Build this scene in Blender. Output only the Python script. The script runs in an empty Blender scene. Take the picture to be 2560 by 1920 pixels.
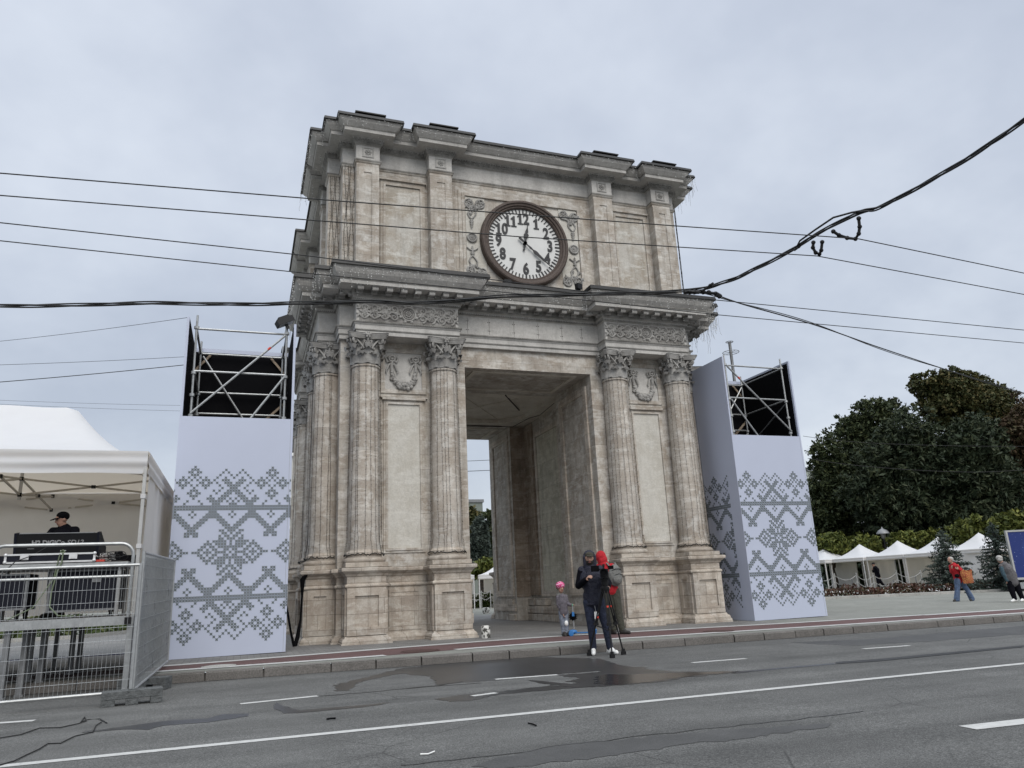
import bpy, math, random
import numpy as np
from mathutils import Vector, Matrix
random.seed(7); rng = np.random.default_rng(7)
scene = bpy.context.scene
COL = scene.collection
PI = math.pi
R_ = math.radians

# ------------------------------------------------------------------ camera numbers (solved from the photograph)
CAM = dict(x=-7.0094, y=-17.5247, z=1.0623, yaw=0.3515, pit=0.2686, rol=-0.047, f=1849.7)
def cam_axes():
    ya, pi_, ro = CAM['yaw'], CAM['pit'], CAM['rol']
    F = Vector((math.sin(ya)*math.cos(pi_), math.cos(ya)*math.cos(pi_), math.sin(pi_)))
    R0 = Vector((math.cos(ya), -math.sin(ya), 0)); U0 = R0.cross(F)
    R = math.cos(ro)*R0 + math.sin(ro)*U0; U = -math.sin(ro)*R0 + math.cos(ro)*U0
    return Vector((CAM['x'], CAM['y'], CAM['z'])), R, U, F
CC, CR, CU, CF = cam_axes()
SX = -0.0062
def gz(x): return SX*max(-40, min(40, x))
def ray(u, v): return CF + CR*((u-1280)/CAM['f']) - CU*((v-960)/CAM['f'])
def px(u, v, D): return CC + ray(u, v)*D                   # a point of the place seen at (u, v), D metres ahead
def pxg(u, v, dz=0.0):                                      # ... on the ground
    d = ray(u, v); t = (SX*CC.x + dz - CC.z)/(d.z - SX*d.x); return CC + d*t
def pxy(u, v, y): d = ray(u, v); return CC + d*((y-CC.y)/d.y)
def pxz(u, v, z): d = ray(u, v); return CC + d*((z-CC.z)/d.z)
ZK = {7:(4.096,2020,1280),'P':(5.184,1370,1340),'R1':(1.728,0,1560),'R2':(1.418,1000,1480),'U':(3.771,0,1340),'G':(3.77,1150,1120),'W':(5.927,2340,1260),0:(1/1.1573,0,0)}
def zz(k, x, y): s, a, b = ZK[k]; return a+x/s, b+y/s

# ------------------------------------------------------------------ object helpers
def tag(o, label=None, cat=None, group=None, kind=None):
    if label: o['label'] = label
    if cat: o['category'] = cat
    if group: o['group'] = group
    if kind: o['kind'] = kind
    return o
def empty(name, loc=(0,0,0), rz=0, label=None, cat=None, group=None):
    o = bpy.data.objects.new(name, None); COL.objects.link(o); o.location = loc; o.rotation_euler = (0,0,rz)
    o.empty_display_size = .2
    return tag(o, label, cat, group)
def link(name, me, parent=None):
    o = bpy.data.objects.new(name, me); COL.objects.link(o)
    if parent is not None: o.parent = parent
    return o
def copy_tree(o, parent=None):
    c = o.copy(); COL.objects.link(c)
    if parent is not None: c.parent = parent
    for ch in list(o.children): copy_tree(ch, c)
    return c

class MB:
    def __init__(s): s.v = []; s.f = []; s.m = []; s.mi = 0; s.X = None
    def add(s, vs, fs):
        b = len(s.v)
        if s.X is not None: vs = [s.X @ Vector(v) for v in vs]
        s.v.extend([tuple(v) for v in vs])
        for f in fs: s.f.append(tuple(i+b for i in f)); s.m.append(s.mi)
    def box(s, x0, x1, y0, y1, z0, z1):
        vs = [(x0,y0,z0),(x1,y0,z0),(x1,y1,z0),(x0,y1,z0),(x0,y0,z1),(x1,y0,z1),(x1,y1,z1),(x0,y1,z1)]
        s.add(vs, [(0,3,2,1),(4,5,6,7),(0,1,5,4),(1,2,6,5),(2,3,7,6),(3,0,4,7)])
    def cbox(s, c, sz, rz=0, M=None):
        x, y, z = [q/2 for q in sz]
        M = M or (Matrix.Translation(c) @ Matrix.Rotation(rz, 4, 'Z'))
        vs = [M @ Vector(q) for q in [(-x,-y,-z),(x,-y,-z),(x,y,-z),(-x,y,-z),(-x,-y,z),(x,-y,z),(x,y,z),(-x,y,z)]]
        s.add(vs, [(0,3,2,1),(4,5,6,7),(0,1,5,4),(1,2,6,5),(2,3,7,6),(3,0,4,7)])
    def prism(s, poly, z0, z1, caps=True):
        n = len(poly)
        vs = [(x,y,z0) for x,y in poly] + [(x,y,z1) for x,y in poly]
        fs = [(i,(i+1)%n,n+(i+1)%n,n+i) for i in range(n)]
        if caps: fs += [tuple(range(n-1,-1,-1)), tuple(range(n,2*n))]
        s.add(vs, fs)
    def tube(s, pts, r, n=6, caps=True):
        pts = [Vector(p) for p in pts]; N = len(pts)
        rs = r if isinstance(r, (list, tuple)) else [r]*N
        vs = []; prev = None
        for i, p in enumerate(pts):
            t = (pts[min(i+1,N-1)] - pts[max(i-1,0)])
            if t.length < 1e-9: t = Vector((0,0,1))
            t.normalize()
            if prev is None:
                a = Vector((0,0,1)) if abs(t.z) < .9 else Vector((1,0,0)); u = t.cross(a).normalized()
            else:
                u = (prev - t*prev.dot(t))
                u = u.normalized() if u.length > 1e-6 else t.orthogonal().normalized()
            prev = u; w = t.cross(u)
            for k in range(n):
                a = 2*PI*k/n; vs.append(p + (u*math.cos(a) + w*math.sin(a))*rs[i])
        fs = []
        for i in range(N-1):
            for k in range(n):
                k2 = (k+1)%n; fs.append((i*n+k, i*n+k2, (i+1)*n+k2, (i+1)*n+k))
        if caps: fs += [tuple(range(n-1,-1,-1)), tuple((N-1)*n+k for k in range(n))]
        s.add(vs, fs)
    def bar(s, a, b, w, h):
        a = Vector(a); b = Vector(b); t = (b-a); L = t.length; t.normalize()
        up = Vector((0,0,1)) if abs(t.z) < .95 else Vector((0,1,0))
        u = t.cross(up).normalized(); q = u.cross(t)
        M = Matrix(((u.x,t.x,q.x,0),(u.y,t.y,q.y,0),(u.z,t.z,q.z,0),(0,0,0,1)))
        M = Matrix.Translation((a+b)/2) @ M
        s.cbox(None, (w, L, h), M=M)
    def lathe(s, prof, c=(0,0,0), n=24, caps=True, M=None):
        vs = []; N = len(prof)
        for r, z in prof:
            for k in range(n):
                a = 2*PI*k/n; q = Vector((r*math.cos(a), r*math.sin(a), z))
                vs.append(M @ q if M else Vector(c)+q)
        fs = [(i*n+k, i*n+(k+1)%n, (i+1)*n+(k+1)%n, (i+1)*n+k) for i in range(N-1) for k in range(n)]
        if caps: fs += [tuple(range(n-1,-1,-1)), tuple((N-1)*n+k for k in range(n))]
        s.add(vs, fs)
    def sweep(s, path, prof, closed=True, topcap=False, botcap=False):
        n = len(path); P = [Vector((x,y)) for x,y in path]; nor = []
        for i in range(n):
            def en(a, b):
                d = (P[b]-P[a]).normalized(); return Vector((d.y, -d.x))
            if closed: n0, n1 = en((i-1)%n, i), en(i, (i+1)%n)
            else: n0 = en(max(i-1,0), max(i,1)); n1 = en(min(i,n-2), min(i+1,n-1))
            m = (n0+n1); nor.append(m/(1+n0.dot(n1)) if (1+n0.dot(n1)) > 1e-6 else n0)
        vs = []
        for o, z in prof:
            for i in range(n): q = P[i]+nor[i]*o; vs.append((q.x, q.y, z))
        K = len(prof); fs = []
        for k in range(K-1):
            for i in range(n if closed else n-1):
                j = (i+1)%n; fs.append((k*n+i, k*n+j, (k+1)*n+j, (k+1)*n+i))
        if topcap: fs.append(tuple((K-1)*n+i for i in range(n)))
        if botcap: fs.append(tuple(range(n-1,-1,-1)))
        s.add(vs, fs)
    def ell(s, c, r, n=8, m=6, M=None):
        c = Vector(c); vs = []
        if not isinstance(r, (tuple, list)): r = (r,r,r)
        for i in range(m+1):
            th = PI*i/m
            for k in range(n):
                a = 2*PI*k/n
                q = Vector((r[0]*math.sin(th)*math.cos(a), r[1]*math.sin(th)*math.sin(a), r[2]*math.cos(th)))
                vs.append(c + (M @ q if M else q))
        fs = [(i*n+k, (i+1)*n+k, (i+1)*n+(k+1)%n, i*n+(k+1)%n) for i in range(m) for k in range(n)]
        s.add(vs, fs)
    def grid(s, fn, nu, nv):
        vs = [fn(i/nu, j/nv) for j in range(nv+1) for i in range(nu+1)]
        fs = [(j*(nu+1)+i, j*(nu+1)+i+1, (j+1)*(nu+1)+i+1, (j+1)*(nu+1)+i) for j in range(nv) for i in range(nu)]
        s.add(vs, fs)
    def poly(s, pts): s.add(pts, [tuple(range(len(pts)))])
    def build(s, name, mat, parent=None, smooth=None):
        me = bpy.data.meshes.new(name); me.from_pydata(s.v, [], s.f)
        mats = mat if isinstance(mat, (list, tuple)) else [mat]
        for q in mats: me.materials.append(q)
        if len(mats) > 1: me.polygons.foreach_set('material_index', s.m)
        if smooth:
            me.polygons.foreach_set('use_smooth', [True]*len(s.f)); me.set_sharp_from_angle(angle=R_(smooth))
        me.validate(); me.update()
        return link(name, me, parent)

def text_mesh(txt, size, ext, mat, name, parent, M, bold=0.0, shear=0.0, sx=1.0):
    cu = bpy.data.curves.new(name, 'FONT'); cu.body = txt; cu.size = size; cu.extrude = ext; cu.offset = bold
    cu.align_x = 'CENTER'; cu.align_y = 'CENTER'; cu.shear = shear; cu.resolution_u = 4
    ob = bpy.data.objects.new(name, cu); COL.objects.link(ob)
    dg = bpy.context.evaluated_depsgraph_get(); me = bpy.data.meshes.new_from_object(ob.evaluated_get(dg))
    bpy.data.objects.remove(ob); me.transform(Matrix.Diagonal((sx,1,1,1))); me.transform(M)
    me.materials.clear(); me.materials.append(mat)
    return link(name, me, parent)

def leaf_cards(name, cen, size, mat, parent, nrm=None, aspect=1.6, jit=.35):
    cen = np.asarray(cen, float); N = len(cen)
    a = rng.normal(size=(N,3)); a /= np.linalg.norm(a, axis=1)[:,None]
    if nrm is not None:
        a = a*.7 + np.asarray(nrm); a /= np.linalg.norm(a, axis=1)[:,None]
    b = rng.normal(size=(N,3)); b -= a*(a*b).sum(1)[:,None]; b /= np.linalg.norm(b, axis=1)[:,None]
    c = np.cross(a, b); s = size*(1+jit*rng.normal(size=(N,1)))
    u = b*s*.5*aspect; w = c*s*.5
    v = np.stack([cen-u, cen+w*.8-u*.1, cen+u, cen-w*.8-u*.1], 1).reshape(-1,3)
    me = bpy.data.meshes.new(name); me.vertices.add(4*N); me.vertices.foreach_set('co', v.ravel())
    me.loops.add(4*N); me.loops.foreach_set('vertex_index', np.arange(4*N, dtype=np.int32))
    me.polygons.add(N); me.polygons.foreach_set('loop_start', np.arange(0, 4*N, 4, dtype=np.int32))
    me.polygons.foreach_set('loop_total', np.full(N, 4, dtype=np.int32))
    me.materials.append(mat); me.update(calc_edges=True); me.validate()
    return link(name, me, parent)

# ------------------------------------------------------------------ materials
def new_mat(name):
    m = bpy.data.materials.new(name); m.use_nodes = True
    nt = m.node_tree; b = nt.nodes['Principled BSDF']; return m, nt, b
def N_(nt, t, **kw):
    n = nt.nodes.new(t)
    for k, v in kw.items():
        if k in n.inputs: n.inputs[k].default_value = v
        else: setattr(n, k, v)
    return n
def L_(nt, a, b): nt.links.new(a, b)
def noise(nt, vec, scale, detail=4, rough=.6):
    n = N_(nt, 'ShaderNodeTexNoise', Scale=scale, Detail=detail, Roughness=rough); L_(nt, vec, n.inputs['Vector']); return n.outputs['Fac']
def ramp(nt, fac, stops):
    r = nt.nodes.new('ShaderNodeValToRGB'); L_(nt, fac, r.inputs[0]); e = r.color_ramp.elements
    while len(e) < len(stops): e.new(.5)
    for q, (p, c) in zip(e, stops): q.position = p; q.color = (*c, 1) if len(c) == 3 else c
    return r.outputs[0]
def mix(nt, f, a, b, typ='MIX'):
    m = nt.nodes.new('ShaderNodeMix'); m.data_type = 'RGBA'; m.blend_type = typ
    for s, v in ((m.inputs[0], f), (m.inputs[6], a), (m.inputs[7], b)):
        if isinstance(v, (int, float)): s.default_value = v
        elif isinstance(v, tuple): s.default_value = (*v, 1)
        else: L_(nt, v, s)
    return m.outputs[2]
def math_(nt, op, a, b=0.0):
    m = nt.nodes.new('ShaderNodeMath'); m.operation = op
    for s, v in ((m.inputs[0], a), (m.inputs[1], b)):
        if isinstance(v, (int, float)): s.default_value = v
        else: L_(nt, v, s)
    return m.outputs[0]
def pos(nt): return nt.nodes.new('ShaderNodeNewGeometry').outputs['Position']
def objc(nt): return nt.nodes.new('ShaderNodeTexCoord').outputs['Object']
def bump(nt, b, h, dist=.02, strength=.5):
    q = N_(nt, 'ShaderNodeBump', Strength=strength, Distance=dist); L_(nt, h, q.inputs['Height']); L_(nt, q.outputs[0], b.inputs['Normal'])
def plain(name, col, rough=.6, metal=0, var=.12, scale=9, spec=.4, bmp=0):
    m, nt, b = new_mat(name); p = objc(nt); f = noise(nt, p, scale, 5)
    c = ramp(nt, f, [(.25, tuple(max(0, q*(1-var)) for q in col)), (.75, tuple(q*(1+var) for q in col))])
    L_(nt, c, b.inputs['Base Color']); b.inputs['Roughness'].default_value = rough; b.inputs['Metallic'].default_value = metal
    b.inputs['Specular IOR Level'].default_value = spec
    if bmp: bump(nt, b, math_(nt,'ADD', noise(nt, p, 15, 3), math_(nt,'MULTIPLY', noise(nt, p, scale*4, 4), .3)), .035, min(1, bmp*2.6))
    return m
def stone(name, base, dark, light, block=(.75,.36), joints=.5, blotch=.9, drift=1.0, panel=False):
    m, nt, b = new_mat(name); P = pos(nt)
    sep = nt.nodes.new('ShaderNodeSeparateXYZ'); L_(nt, P, sep.inputs[0])
    u = math_(nt, 'ADD', sep.outputs[0], sep.outputs[1])
    cmb = nt.nodes.new('ShaderNodeCombineXYZ'); L_(nt, u, cmb.inputs[0]); L_(nt, sep.outputs[2], cmb.inputs[1])
    n1 = noise(nt, P, 1.5, 7, .66); n2 = noise(nt, P, 3.4, 8, .70); n3 = noise(nt, P, 26, 4, .6)
    mp = N_(nt, 'ShaderNodeMapping'); mp.inputs['Scale'].default_value = (5, 5, .7); L_(nt, P, mp.inputs[0])
    n4 = noise(nt, mp.outputs[0], 1.0, 5, .6)
    c = mix(nt, ramp(nt, n1, [(.42,(0,0,0)),(.58,(1,1,1))]), base, dark)
    c = mix(nt, math_(nt,'MULTIPLY', ramp(nt, n2, [(.50,(0,0,0)),(.62,(1,1,1))]), .85*blotch), c, light)
    c = mix(nt, math_(nt,'MULTIPLY', ramp(nt, n4, [(.50,(0,0,0)),(.70,(1,1,1))]), .55*drift), c, tuple(q*.62 for q in dark))
    mp2 = N_(nt, 'ShaderNodeMapping'); mp2.inputs['Scale'].default_value = (1.6, 1.6, 6.5); L_(nt, P, mp2.inputs[0]); n5 = noise(nt, mp2.outputs[0], 1.1, 8, .72)
    c = mix(nt, math_(nt,'MULTIPLY', ramp(nt, n5, [(.53,(0,0,0)),(.60,(1,1,1))]), .6*blotch), c, tuple(min(.7,q*1.08) for q in light))
    n6 = noise(nt, P, 11, 6, .7); c = mix(nt, math_(nt,'MULTIPLY', ramp(nt, n6, [(.55,(0,0,0)),(.72,(1,1,1))]), .35), c, tuple(q*.55 for q in dark))
    br = N_(nt, 'ShaderNodeTexBrick', Scale=1.0); br.offset = .5
    br.inputs['Brick Width'].default_value = block[0]; br.inputs['Row Height'].default_value = block[1]
    br.inputs['Mortar Size'].default_value = .006; br.inputs['Mortar Smooth'].default_value = .4
    br.inputs['Color1'].default_value = (.86,.86,.86,1); br.inputs['Color2'].default_value = (1.1,1.08,1.05,1); br.inputs['Mortar'].default_value = (.42,.40,.38,1)
    L_(nt, cmb.outputs[0], br.inputs['Vector'])
    c = mix(nt, joints, c, mix(nt, 1.0, c, br.outputs['Color'], 'MULTIPLY'))
    c = mix(nt, .35, c, mix(nt, 1.0, c, ramp(nt, n3, [(.3,(.7,.7,.7)),(.7,(1.2,1.2,1.2))]), 'MULTIPLY'))
    L_(nt, c, b.inputs['Base Color']); b.inputs['Roughness'].default_value = .9; b.inputs['Specular IOR Level'].default_value = .2
    h = math_(nt, 'ADD', math_(nt,'MULTIPLY', n3, .35), math_(nt,'ADD', n2, math_(nt,'MULTIPLY', br.outputs['Fac'], -.5*joints)))
    bump(nt, b, h, .02, .45)
    return m
M = {}
M['stone'] = stone('weathered_limestone', (.47,.435,.385), (.37,.325,.275), (.60,.58,.54))
M['stone_low'] = stone('limestone_base_course', (.45,.405,.35), (.36,.31,.26), (.54,.505,.45), block=(.6,.33), joints=.8)
M['stone_col'] = stone('column_limestone', (.465,.425,.375), (.375,.33,.28), (.61,.585,.54), block=(2.0,.72), joints=.45, drift=.2)
M['stone_grey'] = stone('cleaned_grey_limestone', (.51,.495,.465), (.44,.425,.40), (.57,.555,.525), joints=.05, blotch=.5, drift=.7)
M['stone_panel'] = stone('pale_plaster_panel', (.55,.53,.48), (.49,.465,.41), (.60,.585,.54), joints=0, blotch=.6, drift=.4)
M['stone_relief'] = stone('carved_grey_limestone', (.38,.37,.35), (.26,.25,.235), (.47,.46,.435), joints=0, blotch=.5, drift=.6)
M['stone_attic'] = stone('patched_attic_plaster', (.50,.475,.43), (.39,.345,.285), (.58,.565,.52), joints=0, blotch=1.0, drift=.8)
M['stone_carved'] = stone('shade_soiled_carved_band', (.27,.26,.24), (.17,.165,.15), (.37,.36,.34), joints=0, blotch=.6, drift=.8)  # darker carved stone, carries crevice shade as well as soot
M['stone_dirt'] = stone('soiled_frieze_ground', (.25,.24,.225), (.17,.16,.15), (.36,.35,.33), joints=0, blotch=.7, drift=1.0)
M['stone_niche'] = stone('lit_lichen_niche_stone', (.56,.535,.44), (.44,.41,.33), (.62,.60,.52), block=(.8,.42), joints=.5)  # greenish niche stone, lightened so the side light sits in its colour
M['stone_brown'] = stone('shaded_brown_passage_stone', (.34,.28,.225), (.25,.20,.155), (.42,.36,.30), block=(.8,.42), joints=.7)  # brown stone darkened to put the shade of the return in its colour
M['stone_in'] = stone('passage_limestone', (.56,.50,.43), (.42,.365,.305), (.63,.585,.52), block=(.8,.42), joints=.7)
M['ceiling'] = stone('passage_ceiling_plaster', (.62,.575,.50), (.53,.48,.41), (.66,.62,.55), joints=0, blotch=.4, drift=.2)
M['flash'] = plain('black_metal_flashing', (.018,.018,.018), .5, .2, .3)
M['dark'] = plain('matt_black', (.006,.006,.007), .95, spec=.05)
M['black_plastic'] = plain('black_plastic', (.010,.010,.011), .5, spec=.25)
M['groove'] = plain('dark_groove', (.05,.043,.036), .95)
M['clock_rim'] = plain('weathered_brown_wood', (.075,.055,.045), .65, 0, .35, 14)
M['clock_dial'] = plain('white_clock_enamel', (.62,.62,.60), .6, 0, .05, 3)
M['clock_black'] = plain('black_clock_iron', (.02,.02,.022), .5)
M['cable'] = plain('black_rubber_cable', (.012,.012,.012), .6)
M['wire_light'] = plain('pale_string_light_wire', (.20,.19,.175), .5)
M['bulb'] = plain('white_string_light_bulb', (.75,.75,.72), .4)
M['white_board'] = plain('white_banner_vinyl', (.445,.48,.585), .55, 0, .04, .5)
M['print'] = plain('grey_green_print', (.105,.125,.13), .6, 0, .05, 5)
M['steel'] = plain('galvanised_steel', (.38,.39,.39), .42, .55, .2, 12)
M['steel_dark'] = plain('dull_zinc', (.20,.205,.21), .5, .4, .25, 12)
M['timber'] = plain('pale_timber', (.34,.27,.20), .8, 0, .2, 8)
M['tent'] = plain('white_tent_fabric', (.74,.75,.77), .8, 0, .03, 2)
def _translucent(m, col, f):
    nt = m.node_tree; b = nt.nodes['Principled BSDF']; t = nt.nodes.new('ShaderNodeBsdfTranslucent'); t.inputs['Color'].default_value = (*col,1)
    x = nt.nodes.new('ShaderNodeMixShader'); x.inputs[0].default_value = f; nt.links.new(b.outputs[0], x.inputs[1]); nt.links.new(t.outputs[0], x.inputs[2]); nt.links.new(x.outputs[0], nt.nodes['Material Output'].inputs['Surface'])
_translucent(M['tent'], (.72,.62,.48), .34)
M['alu'] = plain('grey_aluminium', (.42,.42,.41), .45, .5, .12)
M['deck'] = plain('brown_black_plywood', (.05,.042,.036), .7, 0, .3, 6)
M['case'] = plain('navy_black_case_laminate', (.008,.009,.016), .6, spec=.2)
M['case_edge'] = plain('bright_case_extrusion', (.62,.62,.62), .4, .3)
M['tent_bar'] = plain('beige_tent_bar', (.42,.39,.34), .5, .3)
M['recycled'] = plain('grey_recycled_plastic', (.10,.105,.105), .85, 0, .3, 20, bmp=.5)
M['red'] = plain('red_plastic', (.55,.05,.03), .5)
M['redfab'] = plain('red_cotton', (.40,.014,.022), .9, 0, .15, 30, bmp=.3)
M['navy'] = plain('navy_nylon', (.010,.011,.024), .6, 0, .2, 30, bmp=.3)
M['navyblk'] = plain('black_sleeve_cotton', (.006,.006,.009), .95, spec=.08, bmp=.3)
M['jeans'] = plain('dark_jeans', (.016,.021,.042), .85, 0, .4, 18, bmp=.3)
M['bluejeans'] = plain('faded_blue_jeans', (.085,.125,.21), .9, 0, .45, 12, bmp=.3)
M['olive'] = plain('olive_trousers', (.055,.055,.042), .9, 0, .2, 20, bmp=.3)
M['whiteshoe'] = plain('white_leather_shoe', (.72,.72,.70), .5)
M['darkshoe'] = plain('dark_shoe', (.03,.028,.026), .7)
M['skin'] = plain('skin', (.38,.22,.16), .55, 0, .08, 30)
M['beard'] = plain('dark_beard', (.02,.015,.012), .8)
M['lip'] = plain('lips', (.26,.10,.085), .5)
M['hair_grey'] = plain('grey_hair', (.36,.35,.33), .8, 0, .25, 60)
M['pack'] = plain('grey_backpack_canvas', (.16,.16,.15), .85, 0, .2, 25, bmp=.3)
M['greyjacket'] = plain('grey_child_jacket', (.11,.10,.115), .85, 0, .4, 18, bmp=.3)
M['cammo'] = plain('grey_blue_printed_trousers', (.16,.18,.22), .9, 0, .6, 22)
M['white'] = plain('white_paint', (.72,.72,.70), .6, 0, .06, 12)
M['pink'] = plain('pink_helmet_shell', (.62,.05,.20), .35)
M['blue'] = plain('sky_blue_plastic', (.03,.15,.38), .4)
M['bag'] = None
M['greyvest'] = plain('grey_quilted_vest', (.11,.105,.11), .85, 0, .2, 20, bmp=.3)
M['teal'] = plain('teal_print_sleeve', (.05,.09,.115), .85, 0, .6, 30)
M['rope'] = plain('pale_rope', (.34,.34,.33), .9)
M['bark'] = plain('dark_bark', (.045,.036,.028), .95, 0, .3, 10, bmp=.6)
M['concrete'] = plain('painted_concrete', (.5,.49,.46), .85, 0, .3, 10)
M['paint'] = None

def speckle(name, a, b, scale, lo=.45, hi=.55):
    m, nt, bs = new_mat(name); p = objc(nt); f = noise(nt, p, scale, 3)
    L_(nt, ramp(nt, f, [(lo, a), (hi, b)]), bs.inputs['Base Color']); bs.inputs['Roughness'].default_value = .85; return m
M['bollard'] = speckle('white_chipped_paint_on_concrete', (.60,.59,.55), (.06,.058,.05), 11, .50, .53)
M['bag'] = speckle('rust_patterned_cloth', (.24,.04,.022), (.46,.24,.06), 38, .50, .57)
M['helmet'] = speckle('pink_patterned_helmet', (.50,.04,.16), (.75,.45,.58), 26, .54, .58)
M['hedge'] = speckle('red_brown_hedge_leaves', (.085,.032,.026), (.05,.045,.02), 2.2, .4, .62)

def leafmat(name, a, b, c=None, trans=.25):
    m, nt, bs = new_mat(name); g = nt.nodes.new('ShaderNodeNewGeometry')
    col = ramp(nt, g.outputs['Random Per Island'], [(0, a), (.55, b), (1, c or b)])
    n = noise(nt, g.outputs['Position'], .7, 3)
    col = mix(nt, 1.0, col, ramp(nt, n, [(.3,(.62,.66,.62)),(.7,(1.35,1.25,1.15))]), 'MULTIPLY')
    L_(nt, col, bs.inputs['Base Color']); bs.inputs['Roughness'].default_value = .65; bs.inputs['Specular IOR Level'].default_value = .25
    return m
M['leaf_dark'] = leafmat('dark_green_leaves', (.022,.034,.016), (.038,.054,.023), (.060,.070,.028))
M['leaf_broad'] = leafmat('autumn_green_leaves', (.036,.048,.018), (.056,.062,.022), (.090,.075,.026))
M['leaf_round'] = leafmat('yellow_green_leaves', (.045,.062,.014), (.085,.105,.022), (.13,.14,.035))
M['needle'] = leafmat('blue_green_needles', (.034,.048,.043), (.055,.074,.066), (.085,.108,.098))
M['needle_dark'] = leafmat('dark_pine_needles', (.018,.029,.016), (.031,.046,.024), (.048,.058,.030))
M['leaf_rust'] = leafmat('rusty_brown_leaves', (.045,.030,.018), (.07,.045,.025), (.05,.05,.02))
M['leaf_bush'] = leafmat('green_bush_leaves', (.035,.060,.015), (.06,.09,.025), (.09,.10,.04))
M['leaf_hedge'] = leafmat('reddish_hedge_leaves', (.07,.030,.024), (.095,.045,.035), (.06,.055,.025))

def asphalt():
    m, nt, b = new_mat('worn_asphalt'); P = pos(nt)
    n1 = noise(nt, P, .35, 5); n2 = noise(nt, P, 1.7, 6, .7)
    mp = N_(nt, 'ShaderNodeMapping'); mp.inputs['Scale'].default_value = (.12, 1.6, 1); L_(nt, P, mp.inputs[0]); n5 = noise(nt, mp.outputs[0], 1, 5)
    n3 = noise(nt, P, 90, 2, .7); n4 = noise(nt, P, 38, 3, .7)
    c = ramp(nt, n1, [(.3,(.088,.088,.085)),(.7,(.120,.120,.115))])
    c = mix(nt, 1.0, c, ramp(nt, n2, [(.35,(.86,.86,.86)),(.65,(1.08,1.08,1.08))]), 'MULTIPLY')
    c = mix(nt, 1.0, c, ramp(nt, n5, [(.35,(.80,.80,.80)),(.62,(1.12,1.12,1.12))]), 'MULTIPLY')
    c = mix(nt, 1.0, c, ramp(nt, n3, [(.38,(.58,.58,.58)),(.5,(.97,.97,.97)),(.62,(1.5,1.5,1.5))]), 'MULTIPLY')
    c = mix(nt, 1.0, c, ramp(nt, n4, [(.35,(.8,.8,.8)),(.65,(1.18,1.18,1.18))]), 'MULTIPLY')
    vo = N_(nt, 'ShaderNodeTexVoronoi', Scale=.55); vo.feature = 'DISTANCE_TO_EDGE'
    wp = mix(nt, .10, P, N_(nt, 'ShaderNodeTexNoise', Scale=2.5).outputs['Color'], 'ADD'); L_(nt, wp, vo.inputs['Vector'])
    cr = ramp(nt, vo.outputs['Distance'], [(.0,(.45,.45,.45)),(.006,(1,1,1))])
    sel = ramp(nt, noise(nt, P, .25, 2), [(.52,(0,0,0)),(.56,(1,1,1))])
    c = mix(nt, sel, c, mix(nt, 1.0, c, cr, 'MULTIPLY'))
    L_(nt, c, b.inputs['Base Color']); b.inputs['Roughness'].default_value = .85; b.inputs['Specular IOR Level'].default_value = .3
    bump(nt, b, math_(nt,'ADD', n3, n4), .006, .7); return m
M['asphalt'] = asphalt()
def granular(name, a, b_, sc=60, rough=.9, big=.4, spec=.25):
    m, nt, b = new_mat(name); P = pos(nt)
    c = ramp(nt, noise(nt, P, big, 5), [(.3, a), (.7, b_)])
    c = mix(nt, 1.0, c, ramp(nt, noise(nt, P, sc, 3, .7), [(.35,(.75,.75,.75)),(.65,(1.25,1.25,1.25))]), 'MULTIPLY')
    c = mix(nt, 1.0, c, ramp(nt, noise(nt, P, 2.3, 5, .7), [(.35,(.88,.88,.88)),(.65,(1.1,1.1,1.1))]), 'MULTIPLY')
    L_(nt, c, b.inputs['Base Color']); b.inputs['Roughness'].default_value = rough; b.inputs['Specular IOR Level'].default_value = spec
    bump(nt, b, noise(nt, P, sc, 3), .005, .5); return m
M['plaza'] = granular('light_grey_plaza_asphalt', (.175,.178,.158), (.215,.217,.195))
M['lane'] = granular('dull_red_cycle_lane', (.095,.058,.056), (.125,.075,.072))
M['kerb'] = granular('grey_brown_kerb_granite', (.115,.107,.098), (.16,.15,.14), 45)
M['kerb_pale'] = granular('pale_kerb_stone', (.30,.30,.28), (.38,.37,.35), 40)
M['lawn'] = granular('lawn_earth', (.045,.042,.025), (.035,.05,.02), 30)
M['wet'] = granular('wet_asphalt', (.026,.026,.027), (.036,.036,.037), 90, .33, .8, .5)
M['damp'] = granular('damp_asphalt', (.060,.060,.060), (.074,.074,.073), 90, .7, .8)
M['tar'] = granular('fresh_tar_strip', (.018,.018,.018), (.028,.028,.028), 60, .5)
M['iron'] = granular('rusty_iron_cover', (.055,.03,.028), (.08,.045,.04), 50, .7)
def road_paint():
    m, nt, b = new_mat('worn_white_road_paint'); P = pos(nt)
    f = noise(nt, P, 14, 6, .75)
    c = ramp(nt, f, [(.30,(.16,.16,.155)),(.40,(.40,.40,.385)),(.7,(.50,.50,.485))])
    L_(nt, c, b.inputs['Base Color']); b.inputs['Roughness'].default_value = .8; return m
M['paint'] = road_paint()
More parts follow.
